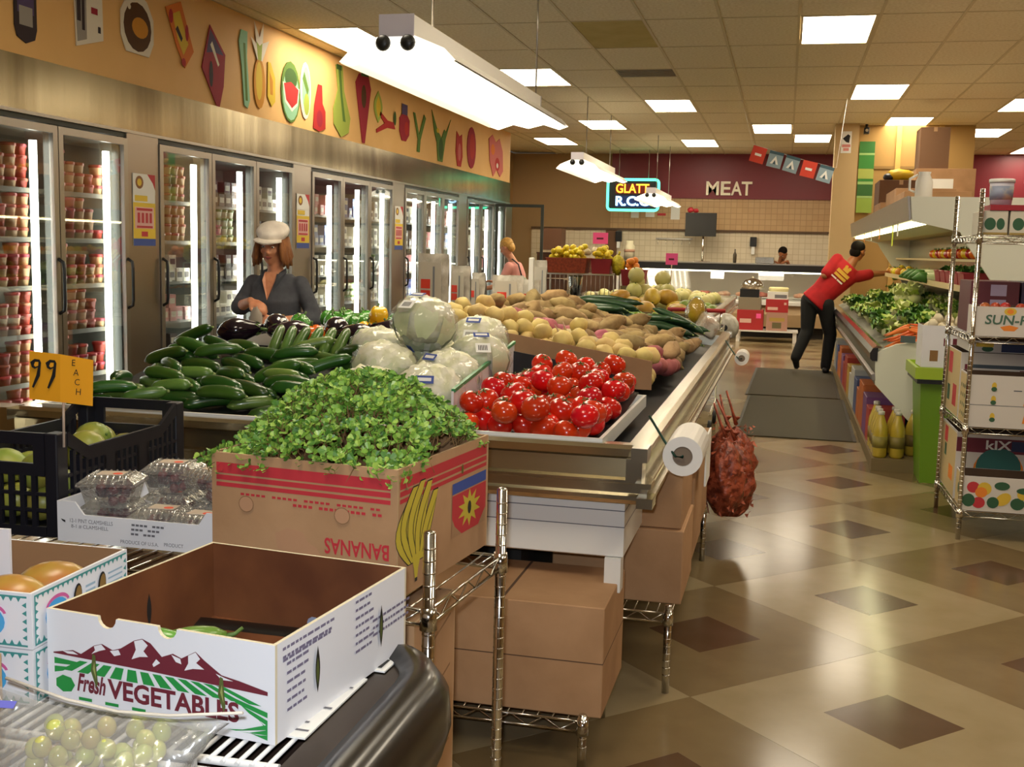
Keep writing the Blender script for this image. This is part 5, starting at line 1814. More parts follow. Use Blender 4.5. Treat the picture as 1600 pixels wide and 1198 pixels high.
solid_carton('carton', 'plain brown carton on the low wire shelf under the case end', -1.05, -.448, 3.03, 3.44, .14, .468, seam=.16)
bt = D.objects['carton.002'] if 'carton.002' in D.objects else None
wire_shelf('wire_shelf', 'low chrome wire shelf under the aisle side of the island case, with stacked cartons', -.46, 1.68, (.278,), .30, (-.322, 3.63, 0), 0, n_wires=12)
solid_carton('carton', 'lower brown carton on the aisle-side wire shelf under the island case', -.74, -.29, 3.72, 4.15, .278, .535, seam=None)
solid_carton('carton', 'brown carton stacked on top, below the bag roll', -.70, -.30, 3.74, 4.15, .535, .73)
solid_carton('carton', 'brown carton farther along the aisle-side wire shelf', -.72, -.30, 4.30, 4.75, .278, .70)
solid_carton('carton', 'last brown carton on the aisle-side wire shelf beside the red net bags', -.72, -.31, 4.85, 5.25, .278, .66)
tag(MB().box(-.004, .004, -.11, .11, 0, .20).build('card_sign', M_paper, None, (-.262, 4.40, .575), 0, .002), 'white card hung on the case side between the bag roll and the red net bags', 'card')
# red net bags of onions hanging off the case rail
M_net = mat('orange_red_net', '#b0563a', .3, vary=.2, noise=(30, .42, .6), col2='#6e2a18', bump=(45, .9))
M_onion = mat('onion_skin', '#a8562e', .45)
for i, (x, y, z, s) in enumerate(((-.235, 5.42, .21, .74), (-.20, 5.60, .17, .78), (-.25, 5.80, .22, .80), (-.215, 6.0, .19, .76))):
    t = thing('net_bag', 'red net bag hanging from the case rail over the aisle, %s from the front' % ('first', 'second', 'third', 'last')[i], 'net bag', (x, y, z), .3 * i, 'red net bags on the case rail')
    b = MB()
    nu, nv = 24, 18
    vs = []
    for j in range(nv + 1):
        q = j / nv
        r = .125 * s * (sin(PI * min(q * 1.05 + .08, 1)) ** .6) if q < .95 else .02
        for k in range(nu):
            a_ = 2 * PI * k / nu
            rr = r * (1 + .42 * NZ.noise(Vector((cos(a_) * 2.6, sin(a_) * 2.6, q * 6 + i * 7))) + .07 * sin(a_ * 5 + q * 9))
            vs.append((rr * cos(a_), rr * sin(a_) * 1.15, .42 * q))
    b.add(vs, [(j * nu + k, j * nu + (k + 1) % nu, (j + 1) * nu + (k + 1) % nu, (j + 1) * nu + k) for j in range(nv) for k in range(nu)] + [tuple(reversed(range(nu)))], 0, True)
    b.build('net', M_net, t)
    fr = MB()
    r3 = random.Random(i)
    for k in range(150):
        a_, q = r3.uniform(0, 6.28), r3.uniform(.02, .38)
        p = Vector((.085 * cos(a_), .095 * sin(a_), q))
        fr.add([p, p + Vector((r3.uniform(-.018, .024), r3.uniform(-.016, .016), r3.uniform(-.022, .014))), p + Vector((r3.uniform(.0, .02), r3.uniform(-.016, .016), r3.uniform(.0, .022)))], [(0, 1, 2)])
    fr.build('net_fringe', mat('red_net_fringe', '#b0583a', .4), t)['kind'] = 'stuff'
    MB().tube([(0, 0, .38), (-.03, 0, .44), (-.085 + (.22 + x) * -1, 0, .755 - z)], [.012, .007, .005], 8).build('neck', M_net, t)

# ---------------------------------------------------------------- floor mats
M_mat = mat('dark_floor_mat', '#4a4230', .85, noise=(120, .4, .62), col2='#3f3828', bump=(300, .3))
for i, (y0, y1) in enumerate(((9.2, 11.88), (11.97, 14.85))):
    t = thing('floor_mat', ('near' if i == 0 else 'far') + ' dark ribbed mat on the aisle floor by the red-shirted worker', 'mat', (.15, (y0 + y1) / 2, 0), -.012)
    MB().box(-.46, .46, -(y1 - y0) / 2, (y1 - y0) / 2, .0005, .009).build('mat', M_mat, t, bevel=.003, seg=1)
    f = MB()
    for s in (-1, 1):
        f.box(s * .47 - .014, s * .47 + .014, -(y1 - y0) / 2, (y1 - y0) / 2, .0005, .007)
    f.build('edge_strip', mat('mat_edge', '#3a3326', .6), t)

# ---------------------------------------------------------------- multi-deck vegetable case on the right
RC0, RC1 = 8.3, 15.6
rc = thing('vegetable_case', 'lit multi-deck vegetable case with white end panel along the right of the aisle', 'produce case', (0, RC0, 0))
LR = RC1 - RC0
endp = [(.66, .57), (.65, .80), (.79, .865), (1.0, .90), (1.52, 1.10), (1.44, 1.26), (1.38, 1.33), (1.20, 1.59), (1.16, 1.66), (.84, 1.73), (.82, 1.90), (2.12, 1.90), (2.12, .12), (1.08, .12), (.96, .26)]
M_endw = mat('pale_end_panel', '#dcdccc', .5)
for y in (.03, LR):
    MB().plate(endp, (0, y - .03, 0), (1, 0, 0), (0, 0, 1), .03).build('end_panel', M_endw, rc)
def ext(poly, y0=.03, y1=LR - .03, m=None, name='panel'):
    return MB().plate(poly, (0, y0, 0), (1, 0, 0), (0, 0, 1), y1 - y0).xf(Matrix.Translation((0, 0, 0))).build(name, m, rc)
def extr(name, poly, m, y0=.03, y1=LR - .03):
    b = MB()
    k = len(poly)
    vs = [(x, y, z) for y in (y0, y1) for x, z in poly]
    fs = [(i, k + i, k + (i + 1) % k, (i + 1) % k) for i in range(k)] + [tuple(range(k)), tuple(reversed(range(k, 2 * k)))]
    b.add(vs, fs)
    return b.build(name, m, rc)
extr('hood', [(.82, 1.90), (.835, 1.745), (1.16, 1.675), (1.22, 1.70), (2.12, 1.72), (2.12, 1.90)], mat('cream_hood', '#d8cbb0', .5))
extr('hood_lip', [(.80, 1.905), (.822, 1.735), (.834, 1.735), (.816, 1.905)], M_alu)
MB().box(.87, .95, .08, LR - .08, 1.712, 1.726).build('hood_light', mat('hood_lamp_tube', '#ffffff', .4, emit=(1, .95, .55), estr=7.0), rc)
extr('back_panel', [(1.56, 1.05), (1.60, 1.05), (1.60, 1.70), (1.56, 1.70)], mat('mirror_back', '#a8a698', .25, .6))
extr('mid_shelf', [(1.2, 1.245), (1.2, 1.29), (1.212, 1.29), (1.212, 1.265), (1.56, 1.265), (1.56, 1.245)], mat('cream_shelf', '#c9b386', .5))
extr('basin', [(.66, .57), (.655, .80), (.70, .80), (1.55, 1.04), (1.56, 1.02), (1.9, .30), (1.08, .14), (.96, .26)], mat('basin_grey', '#6f6c5c', .6))
extr('bumper', [(.615, .755), (.612, .795), (.63, .83), (.665, .835), (.665, .74), (.63, .74)], M_rubber, -.01, LR)
extr('chrome_rail', [(.63, .832), (.66, .850), (.69, .845), (.69, .83)], M_chrome, -.01, LR)
extr('lower_rail', [(.64, .60), (.63, .64), (.655, .65), (.662, .60)], M_alu, 0, LR)
extr('kick_base', [(1.0, 0), (1.0, .14), (2.1, .14), (2.1, 0)], M_dark, .02, LR - .02)
led = tag(MB().box(.645, .995, 8.02, 15.4, .0, .085).build('floor_ledge', mat('low_wooden_ledge', '#7d6a44', .7)), 'low ledge on the floor along the foot of the right vegetable case', 'ledge')

# leafy vegetables
def leafy(seed, c1, c2, c3, n=16, R=.11, tall=.7):
    r3 = random.Random(seed)
    b = MB()
    for i in range(n):
        a = i * 2.39996
        out = .25 + .75 * (i / n)
        L = R * (.8 + .5 * r3.random())
        wd = R * .55
        d = Vector((cos(a), sin(a), 0))
        s = Vector((-sin(a), cos(a), 0))
        vs = []
        for k in range(5):
            q = k / 4
            c = d * (L * q * out) + Vector((0, 0, L * tall * (sin(q * 2.0) * (1.25 - out * .7))))
            wv = wd * sin(PI * (.12 + .8 * q)) * .8
            for m_ in (-1, 0, 1):
                rf = .014 * sin(k * 2.2 + m_ * 1.7 + i)
                vs.append(c + s * (m_ * wv) + Vector((0, 0, (.018 if m_ else 0) + rf)))
        f = [(k * 3 + m_, k * 3 + m_ + 1, k * 3 + m_ + 4, k * 3 + m_ + 3) for k in range(4) for m_ in range(2)]
        b.add(vs, f, (0, 1, 0, 2)[i % 4], True)
    b.ball((0, 0, R * .22), (R * .45, R * .45, R * .4), 10, 7, 1, fn=lumpy(seed, .2, 3))
    return b
M_lf1, M_lf2, M_lf3 = mat('leaf_green', '#6f9a34', .45, vary=.15), mat('leaf_lime', '#b4c45a', .45, vary=.1), mat('leaf_dark', '#3f6a28', .5, vary=.15)
M_lf4 = mat('leaf_cream', '#dfe0a8', .5, vary=.08)
V_let = [('lettuce', leafy(i, 0, 0, 0).mesh('lettuce', [M_lf1, M_lf2, M_lf3]), []) for i in range(2)]
V_esc = [('escarole', leafy(i + 5, 0, 0, 0, 18, .12).mesh('escarole', [M_lf2, M_lf4, M_lf1]), []) for i in range(2)]
V_kal = [('kale', leafy(i + 9, 0, 0, 0, 18, .12, .9).mesh('kale', [M_lf3, M_lf1, M_lf3]), []) for i in range(2)]
V_cel = ('napa_cabbage', leafy(21, 0, 0, 0, 14, .11, 1.0).mesh('napa_cabbage', [M_lf4, M_lf4, M_lf2]), [])
M_car = mat('carrot_skin', '#e0732a', .5, vary=.12, hue=.01)
V_car = veg('carrot', MB().tube([(-.09 + .18 * i / 6, 0, 0) for i in range(7)], [.003, .007, .010, .0125, .0145, .0155, .012], 9), M_car, [('stem_end', MB().cyl((.088, 0, 0), (.10, 0, 0), .008, .005, 8), M_calyx)])
slope = lambda x: .80 + (x - .70) * .282
hr = Heap(lambda x, y: slope(x), 44)
for i in range(26):
    c, a, pt = hr.drop_rod(reg(.80, .98, 8.44, 8.62), .17, .015, lambda r: r.gauss(.15, .25))
    place(V_car, rod_matrix(c, a, pt), 'orange carrot in the right case', 'carrot', 'carrots at the near end of the case')
rows = [(V_esc, 'pale curly escarole', 'endive'), (V_let, 'green leaf lettuce', 'lettuce'), (V_kal, 'dark leafy kale', 'kale'), (V_let, 'green leaf lettuce', 'lettuce'), (V_esc, 'pale curly escarole', 'endive')]
k = 0
for r_ in range(3):
    y = 8.85 + (.06 if r_ == 1 else 0)
    while y < 15.2:
        x = .84 + r_ * .25
        v, nm, cat = rows[int((y - 8.6) / .62 + r_) % 5]
        vv = v[k % 2]
        k += 1
        M4 = Matrix.Translation((x + rnd.uniform(-.03, .03), y, slope(x) + .015 + rnd.uniform(0, .03))) @ Matrix.Rotation(rnd.uniform(0, 6), 4, 'Z') @ Matrix.Rotation(rnd.uniform(-.3, .1), 4, 'Y')
        seg_ = 'near end' if y < 10.3 else 'middle' if y < 13 else 'far end'
        rw = ('front', 'middle', 'back')[r_]
        place(vv, M4, '%s, %s row, %s' % (nm, rw, seg_), cat, '%s %s %s' % (nm, rw, seg_), rnd.uniform(.95, 1.25))
        y += .245
for i, (x, y) in enumerate(((1.12, 11.2), (1.1, 11.5), (1.2, 11.35), (1.18, 11.0))):
    place(V_cel, Matrix.Translation((x, y, slope(x) + .14)) @ Matrix.Rotation(i, 4, 'Z'), 'pale napa cabbage on top of greens', 'cabbage', 'napa cabbages on top of the greens', 1.2)
# middle shelf: red baskets of greens, bunches, bagged roots
M_rbask = mat('red_basket', '#8f1f28', .5)
def basket(x, y, z, w_, d_, h_, m, label, group=None, cat='basket', rz=0):
    t = thing('basket', label, cat, (x, y, z), rz, group)
    b = MB()
    e = .88
    vs = [(sx * w_ / 2 * s, sy * d_ / 2 * s, zz) for s, zz in ((e, 0), (1, h_), (.94, h_), (e * .94, .008)) for sx, sy in ((-1, -1), (1, -1), (1, 1), (-1, 1))]
    b.add(vs, [(3, 2, 1, 0), (12, 13, 14, 15)] + [(r * 4 + j, r * 4 + (j + 1) % 4, r * 4 + 4 + (j + 1) % 4, r * 4 + 4 + j) for r in range(3) for j in range(4)])
    b.build('basket_wall', m, t)
    rm = MB()
    pts = [(-w_ / 2, -d_ / 2, h_), (w_ / 2, -d_ / 2, h_), (w_ / 2, d_ / 2, h_), (-w_ / 2, d_ / 2, h_)]
    rm.tube(pts, .007, 6, 0, True)
    rm.build('rim', m, t)
    return t
for i in range(5):
    y = 8.6 + i * .33
    basket(1.36, y, 1.267, .28, .30, .11, M_rbask, 'red basket of dark greens on the middle shelf, %s from the near end' % ('first', 'second', 'third', 'fourth', 'fifth')[i])
    for q in range(2):
        place(V_kal[q], Matrix.Translation((1.34, y - .06 + q * .12, 1.30)) @ Matrix.Rotation(q * 2 + i, 4, 'Z'), 'dark greens in the %s red basket' % ('first', 'second', 'third', 'fourth', 'fifth')[i], 'greens', 'greens in red basket %s' % ('one', 'two', 'three', 'four', 'five')[i], .85)
extr('upper_shelf', [(1.40, 1.455), (1.40, 1.475), (1.56, 1.475), (1.56, 1.455)], mat('cream_shelf', '#c9b386', .5))
V_prd = pepper('#b3262a', 'red_pepper_skin')
for i in range(34):
    v, nm = ((V_py, 'yellow'), (V_prd, 'red'), (V_po, 'orange'), (V_pg, 'green'))[(i * 7 + i // 3) % 4]
    place(v, Matrix.Translation((1.445 + .02 * (i % 2), 8.65 + i * .105, 1.52)) @ rand_rot(), nm + ' pepper on the upper shelf under the hood', 'pepper', nm + ' peppers on the upper shelf')
V_can = veg('leek_bunch', MB().tube([(-.17, 0, 0), (-.06, 0, .01), (.05, .0, .015), (.17, .01, .0)], [.03, .034, .038, .05], 10), mat('leek_white', '#d5d0b4', .5, noise=(12, .4, .6), col2='#a9b27c', stretch=(.2, 1, 1)), [('leaf_end', MB().tube([(.17, .01, 0), (.24, .01, .01), (.3, .02, -.01)], [.05, .04, .01], 8), M_lf3)])
for i in range(7):
    place(V_can, rod_matrix(Vector((1.37, 10.3 + i * .2, 1.305 + .02 * (i % 2))), PI + rnd.uniform(-.4, .4), 0), 'pale leek bunch on the middle shelf, number %s from the near end' % 'one two three four five six seven'.split()[i], 'leeks', None)
V_yel = veg('yellow_squash', MB().ball((0, 0, 0), (.05, .05, .045), 12, 8), mat('yellow_squash_skin', '#d9a82c', .4, vary=.15, hue=.05), [('stem', MB().cyl((0, 0, .04), (.003, 0, .06), .006, .004, 6), M_calyx)])
hs2 = Heap(lambda x, y: 1.267, 50)
for i in range(44):
    p = hs2.drop_ball(reg(1.27, 1.48, 11.9, 15.3), .045, 5)
    place(V_yel, Matrix.Translation(p) @ rand_rot(), 'yellow-orange squash beyond the leeks', 'squash', 'squashes on the middle shelf')
# hanging tags and a fluorescent yellow card under the hood
for i, (y, c, nm) in enumerate(((9.3, M_yellow, 'fluorescent yellow'), (10.6, M_orange, 'small orange'), (11.6, M_paper, 'small white'), (8.9, M_paper, 'first white'), (12.6, M_orange, 'far orange'))):
    t = thing('hanging_tag', nm + ' price tag hanging under the hood of the right case', 'price tag', (.80, y, 1.735))
    hh = .16 if i == 0 else .09
    MB().box(-.002, .002, -.035, .035, -hh - .01, -.01).build('card', mat('lime_yellow_card', '#e2f02e', .5) if i == 0 else c, t)
    MB().cyl((0, 0, -.012), (0, 0, .01), .003, n=6).build('clip', M_alu, t)

# juice bottles standing on the ledge
M_juice = mat('yellow_juice', '#c2a83a', .25, vary=.1, coat=.4)
M_cap = mat('white_cap', '#dcd8cc', .4)
bprof = [(.040, 0), (.050, .015), (.051, .19), (.046, .215), (.024, .28), (.019, .295), (.019, .305)]
bm_ = MB().lathe(bprof, 14).mesh('bottle', M_juice)
bc_ = MB().lathe([(.022, .300), (.022, .322), (.018, .325)], 12).mesh('bottle_cap', M_cap)
bl_ = MB().lathe([(.0518, .07), (.0518, .15)], 14).mesh('bottle_label', mat('olive_label', '#8a7a3a', .5, vary=.2, hue=.03))
for i, (x, y, s, wh) in enumerate(((.70, 8.09, 1, 'nearest, at the aisle corner'), (.815, 8.10, 1, 'second in the near row'), (.70, 8.23, 1.0, 'second back at the aisle edge'), (.815, 8.23, 1.0, 'second back, inner'), (.70, 8.37, 1, 'third back at the aisle edge'), (.815, 8.37, 1, 'third back, inner'), (.70, 8.52, 1.05, 'last at the aisle edge'), (.93, 8.24, 1, 'behind the green bin'))):
    o = link('juice_bottle', bm_, None, (x, y, .0855))
    o.scale = (s, s, s)
    tag(o, 'yellow juice bottle on the low ledge, ' + wh, 'bottle', 'juice bottles')
    link('bottle_cap', bc_, o)
    link('bottle_label', bl_, o)
cols = [('#b23a2c', 'red'), ('#c9a03a', 'yellow'), ('#cfcfc8', 'white'), ('#4a5a8a', 'blue'), ('#c46a2c', 'orange'), ('#7a4a80', 'purple')]
y = 8.68
for i in range(15):
    c, nm = cols[(i * 5 + i // 3) % 6]
    L = .28 + .1 * (i % 3)
    hgt = .26 + .05 * ((i * 7) % 3)
    mk = [(0, rect(.05, .08, .25, .16)), (1, rect(.08, .1, .2, .14))]
    solid_carton('grocery_pack', '%s grocery pack on the low ledge, %s beyond the juice bottles' % (nm, ORD[i]), .66, .92, y, y + L, .085, .085 + hgt, mat('pack_' + nm, c, .5), tape=False)
    y += L + .03

# lime green bin beside the end panel with a box of garlic on top
lb = thing('green_bin', 'lime green plastic bin standing against the right case end panel', 'bin', (1.03, 7.86, 0))
M_lim = mat('lime_plastic', '#a2bf2e', .35)
vs = [(sx * .165 * s, sy * .28 * s, z) for s, z in ((.62, .0), (.86, .67)) for sx, sy in ((-1, -1), (1, -1), (1, 1), (-1, 1))]
MB().add(vs, [(3, 2, 1, 0), (0, 1, 5, 4), (1, 2, 6, 5), (2, 3, 7, 6), (3, 0, 4, 7), (4, 5, 6, 7)]).build('body', mat('green_bin_body', '#6f9a26', .4), lb)
b = MB()
for a in ((-.185, .185, -.30, -.28), (-.185, .185, .28, .30), (-.185, -.165, -.28, .28), (.165, .185, -.28, .28)):
    b.box(*a, .70, .775)
b.build('rim', M_lim, lb)
MB().box(-.17, .17, -.29, .29, .67, .70).build('dark_band', M_black, lb)
MB().box(-.165, .165, -.28, .28, .70, .71).build('lid', M_lim, lb)
wb = thing('garlic_box', 'white box with maroon squares holding garlic, on the lime green bin', 'box', (1.02, 7.72, .7765), .03)
carton(MB(), .29, .24, .27, .004).build('carton', [M_wcard, M_cardin, M_wcard], wb)
a = MB()
decal(a, [(0, rect(.13, .14, .17, .19)), (0, rect(.185, .14, .25, .19)), (1, rect(.05, .04, .10, .11)), (2, rect(.14, .05, .24, .10)), (3, oval(.17, .115, .02, .015)), (3, oval(.225, .115, .018, .013))], (-.145, -.12, 0), (1, 0, 0), (0, 0, 1))
a.build('printed_squares', [M_maroonp, mat('cork_print', '#8f6a3a', .6), mat('violet_print', '#6d5878', .6), M_fedge], wb)
V_gar = veg('garlic_bulb', MB().ball((0, 0, 0), (.032, .032, .026), 12, 8, fn=lambda d: (1 + .06 * cos(8 * math.atan2(d.y, d.x))) * (1 + .5 * max(0, d.z) ** 6)), mat('garlic_skin', '#e0d4b4', .6), [('stalk', MB().cyl((0, 0, .03), (.002, 0, .055), .006, .004, 6), mat('garlic_stalk', '#cbb98e', .7))])
hg2 = Heap(lambda x, y: 1.0, 2)
for i in range(16):
    p = hg2.drop_ball(reg(.91, 1.13, 7.63, 7.81), .03, 8)
    place(V_gar, Matrix.Translation(p) @ rand_rot(), 'garlic bulb in maroon-squared box', 'garlic', 'garlic in the white box')
tag(MB().box(-.06, .06, -.004, .004, 0, .05).build('pink_tag', mat('hot_pink_card', '#e83a86', .6), None, (.98, 8.27, .905), 0), 'hot pink tag clipped at the near end of the vegetable case', 'tag')
tag(MB().box(-.05, .05, -.004, .004, 0, .05).build('grey_tag', mat('slate_card', '#4d5a5c', .6), None, (.86, 8.27, .88), 0), 'slate grey tag clipped left of the hot pink one', 'tag')

# things stacked on top of the right case
solid_carton('carton', 'brown carton with two white labels on top of the right case', 1.42, 2.08, 14.0, 14.6, 1.90, 2.52, marks=[(1, rect(.18, .36, .42, .50)), (1, rect(.13, .12, .37, .26))], mk=[M_card, M_paper], tape=False)
solid_carton('carton', 'dark brown carton at the very top of the stack under the ceiling light', 1.45, 1.78, 14.05, 14.5, 2.52, 3.0, m=mat('dark_brown_card', '#7a5a40', .85))
solid_carton('carton', 'flattened tan carton at the aisle edge on top of the right case', .86, 1.35, 9.2, 10.2, 1.90, 1.99, tape=False)
solid_carton('carton', 'tan carton behind the flattened one on the case top', .90, 1.40, 10.4, 11.4, 1.90, 2.08)
solid_carton('carton', 'small tan carton toward the column on the case top', .88, 1.25, 11.8, 12.6, 1.90, 2.02)
solid_carton('carton', 'dark carton near the far end of the case top', .95, 1.40, 13.0, 13.7, 1.90, 2.32, m=mat('umber_card', '#6b4a34', .85))
t = thing('yellow_bag', 'yellow bag with a dark patch on top of the cartons over the right case', 'bag', (1.18, 13.3, 2.3205))
MB().ball((0, 0, .07), (.15, .10, .07), 14, 9, fn=lumpy(3, .25, 2.5)).build('sack', mat('bright_yellow_bag', '#d9b41e', .5), t)
MB().ball((-.12, -.03, .045), (.06, .06, .045), 10, 7).build('dark_patch', M_black, t)
t = thing('white_jug', 'white jug with a looped handle at the near end of the case top', 'jug', (.95, 8.75, 1.9005))
MB().lathe([(.05, 0), (.062, .02), (.06, .13), (.04, .18), (.045, .20)], 14).build('body', M_white, t)
MB().tube([(-.05, 0, .05), (-.10, 0, .07), (-.10, 0, .15), (-.045, 0, .18)], .009, 8).build('handle', M_white, t)

# banner, sign and camera at the column
gb = thing('banner', 'long green striped banner hanging beside the cream column', 'banner', (1.03, 16.80, 0), 0)
zz = [3.10, 2.94, 2.91, 2.72, 2.58, 2.54, 2.50, 2.34, 2.31, 2.10]
cc = ['#2f6f2a', '#8fb46a', '#2f7a2a', '#9aa84e', '#2f7a2a', '#8fb46a', '#2a5f22', '#8fb46a', '#8aa63e']
for i in range(9):
    MB().box(-.105, .105, -.012, .012, zz[i + 1] + .001, zz[i] - .001).build('stripe', mat('banner_%d' % i, cc[i], .6), gb)
b = tag(MB().box(-.07, .07, -.004, 0, 0, .30).build('notice', M_paper, None, (.73, 16.598, 2.92)), 'white notice with a dark triangle and pink lettering high on the cream column', 'sign')
a = MB()
decal(a, [(0, [(-.05, .20), (.02, .26), (.05, .24), (.04, .14), (.0, .15)]), (1, rect(-.055, .08, .06, .12)), (1, rect(-.035, .03, .04, .07))], (0, -.004, 0), (1, 0, 0), (0, 0, 1))
a.build('print', [M_dark, mat('pink_lettering', '#d98a80', .6)], b)
t = thing('security_camera', 'small black camera under the ceiling at the top of the green banner', 'camera', (1.0, 16.72, 3.33))
MB().cyl((0, 0, -.05), (0, 0, 0), .02, n=10).build('mount', M_black, t)
MB().box(-.035, .035, -.10, .04, -.14, -.05).build('housing', M_black, t, bevel=.008)
MB().cyl((0, -.115, -.095), (0, -.10, -.095), .022, n=12).build('lens', M_chrome, t)
# row of hanging tickets
p0, p1 = Vector((-.47, 14.0, 2.80)), Vector((.52, 14.0, 2.52))
st = tag(MB().tube([(-.62, 14.0, 3.33), tuple(p0), tuple(p0.lerp(p1, .5) + Vector((0, 0, -.02))), tuple(p1), (.6, 14.0, 3.33)], .0022, 5).build('string', M_paper), 'white string holding the row of square tickets under the ceiling', 'string')
for i, c in enumerate(('r', 'g', 'g', 'r', 'g')):
    q = p0.lerp(p1, (i + .5) / 5)
    t = thing('hanging_ticket', ('red' if c == 'r' else 'pale blue-grey') + ' square ticket on the string, %s from the left' % ('first', 'second', 'third', 'fourth', 'fifth')[i], 'ticket', (q.x, q.y, q.z - .01), (0, .28 - .05 * (i % 2), 0), 'square tickets on the string')
    MB().box(-.085, .085, -.004, .004, -.19, 0).build('card', mat('ticket_red', '#d9432c', .5) if c == 'r' else mat('ticket_blue_grey', '#8fa3ae', .5), t)
    a = MB()
    if c == 'r':
        decal(a, [(0, rect(-.04, -.11, .04, -.08))], (0, -.004, 0), (1, 0, 0), (0, 0, 1))
    else:
        decal(a, [(1, rect(-.085, -.035, .085, -.0)), (0, [(-.05, -.15), (0, -.05), (.05, -.15)]), (1, [(-.02, -.15), (0, -.10), (.02, -.15)])], (0, -.004, 0), (1, 0, 0), (0, 0, 1))
    a.build('print', [M_paper, mat('ticket_slate', '#3d5a66', .5)], t)

# ---------------------------------------------------------------- right-hand wire rack of boxes
wire_shelf('wire_rack', 'tall chrome wire rack of fruit boxes at the right edge of the aisle', 1.2, .77, (.16, .605, 1.08, 1.60), 1.83, (.957, 6.17, 0), .02, n_wires=30)
M_cream = D.materials['cream_tub']
def fbox(name, label, x0, x1, y0, y1, z0, z1, marks, mk, m=None, open_=True, side=None):
    t = thing(name, label, 'box', ((x0 + x1) / 2, (y0 + y1) / 2, z0 + .0015), .0)
    w_, d_, h_ = x1 - x0, y1 - y0, z1 - z0 - .002
    b = carton(MB(), w_, d_, h_, .005)
    b.build('carton', [m or mat('box_white', '#d2ccc4', .6), mat('box_inside_dark', '#5a4534', .9), M_wcard], t)
    if open_:
        MB().box(-w_ / 2 + .006, w_ / 2 - .006, -d_ / 2 + .006, d_ / 2 - .006, h_ * .6, h_ * .7).build('liner', mat('box_inside_dark', '#5a4534', .9), t)
    a = MB()
    if marks:
        decal(a, marks, (-w_ / 2, -d_ / 2, 0), (1, 0, 0), (0, 0, 1), .0004)
    if side:
        decal(a, side, (-w_ / 2, d_ / 2, 0), (0, -1, 0), (0, 0, 1), .0004)
    if a.v:
        a.build('printed_fruit', mk, t)
    return t
M_side = mat('cream_box_side', '#c9b483', .6)
FR = [M_red, M_orange, mat('fruit_yellow', '#d9b63a', .6), mat('fruit_dark_green', '#2f5a3c', .6), M_maroonp, mat('slate_print', '#46525c', .6), M_paper, M_side, mat('teal_dark', '#2c6660', .6), mat('navy_print', '#28345c', .6)]
fbox('fruit_box', 'white box printed with oranges and a lemon on the bottom shelf of the wire rack', .965, 1.50, 6.165, 6.42, .16, .345, [(0, oval(.05, .125, .032, .03)), (2, oval(.105, .12, .035, .035)), (1, oval(.09, .10, .03, .028)), (0, oval(.08, .045, .032, .03)), (3, oval(.03, .055, .032, .035)), (3, oval(.19, .14, .038, .022)), (2, rot2(oval(.2, .07, .042, .03), .7, .2, .07)), (3, oval(.15, .05, .03, .03)), (3, oval(.27, .05, .035, .032)), (2, oval(.30, .10, .035, .028)), (3, oval(.31, .12, .05, .018)), (0, oval(.36, .06, .04, .04)), (3, oval(.42, .10, .03, .03)), (1, oval(.47, .06, .03, .03))], FR, side=[(7, rect(.004, .004, .25, .175)), (3, oval(.1, .09, .02, .03))])
t = fbox('produce_box', 'white and crimson box with a dark green arch behind the fruit-printed box', .96, 1.55, 6.45, 6.98, .16, .535, [(4, rect(.0, .265, .58, .345)), (4, rect(.02, .02, .07, .12)), (1, oval(.22, .16, .13, .13, 20)), (2, oval(.22, .16, .12, .12, 20)), (8, oval(.22, .19, .115, .105, 20)), (9, rect(.28, .28, .5, .335)), (5, oval(.44, .19, .06, .05))], FR, side=[(7, rect(.004, .004, .52, .36)), (0, rect(.08, .26, .2, .35)), (3, rect(.1, .18, .18, .25)), (1, rect(.3, .08, .45, .16))])
a = MB()
text(a, 'kIX', (-.295 + .15, -.265, .285), (1, 0, 0), (0, 0, 1), .05, .13, 0, .02, lift=.003)
a.build('lettering', M_paper, t)
fbox('pineapple_box', 'low white box with small green and gold prints, second shelf of the wire rack', .955, 1.52, 6.165, 6.44, .605, .88, [(5, rect(0, .115, .56, .118)), (5, rect(.22, .195, .26, .2))] + [(k, oval(.125, z_, .012, .018)) for z_ in (.06, .15, .22) for k in (2,)] + [(3, oval(.125, z_ - .018, .014, .012)) for z_ in (.06, .15, .22)] + [(1, [(.27, z_ - .03), (.33, z_ - .03), (.34, z_ + .02), (.28, z_ + .025)]) for z_ in (.06, .15, .225)], FR, side=[(7, rect(.004, .004, .27, .265))] + [(3, oval(.06 + .06 * i, .05 + .05 * j, .012, .012)) for i in range(4) for j in range(4)])
fbox('crate_box', 'big white box with maroon squares at the back of the second rack shelf', .955, 1.62, 6.47, 7.0, .605, .97, [(4, rect(.02, .16, .06, .30)), (5, rect(.06, .28, .64, .30)), (4, rect(.02, .02, .06, .1)), (4, rect(.3, .24, .5, .275))], FR, side=[(7, rect(.004, .004, .52, .36)), (0, rect(.1, .22, .24, .34)), (0, rect(.3, .05, .44, .17)), (3, rect(.1, .06, .2, .15))])
fbox('flat_box', 'flat cream box with a dark blue rectangle lying on the big maroon-squared box', 1.0, 1.55, 6.5, 6.98, .97, 1.035, [(9, rect(.16, .005, .34, .055)), (3, oval(.09, .02, .03, .016)), (2, rect(.03, .03, .12, .05))], FR, open_=False)
t = fbox('produce_box', 'grey-white box with dark green lettering on the third shelf of the wire rack', .965, 1.55, 6.165, 6.42, 1.08, 1.235, [(1, [(.12, .05), (.14, .03), (.19, .03), (.21, .05), (.165, .06)]), (2, oval(.165, .13, .03, .02)), (1, oval(.165, .13, .016, .012))], FR)
a = MB()
text(a, 'SUN-PRI', (-.2925 + .045, -.1275, .062), (1, 0, 0), (.12, 0, 1), .05, .26, 0, .02, lift=.002)
a.build('lettering', mat('dark_green_letter', '#4a6a58', .6), t)
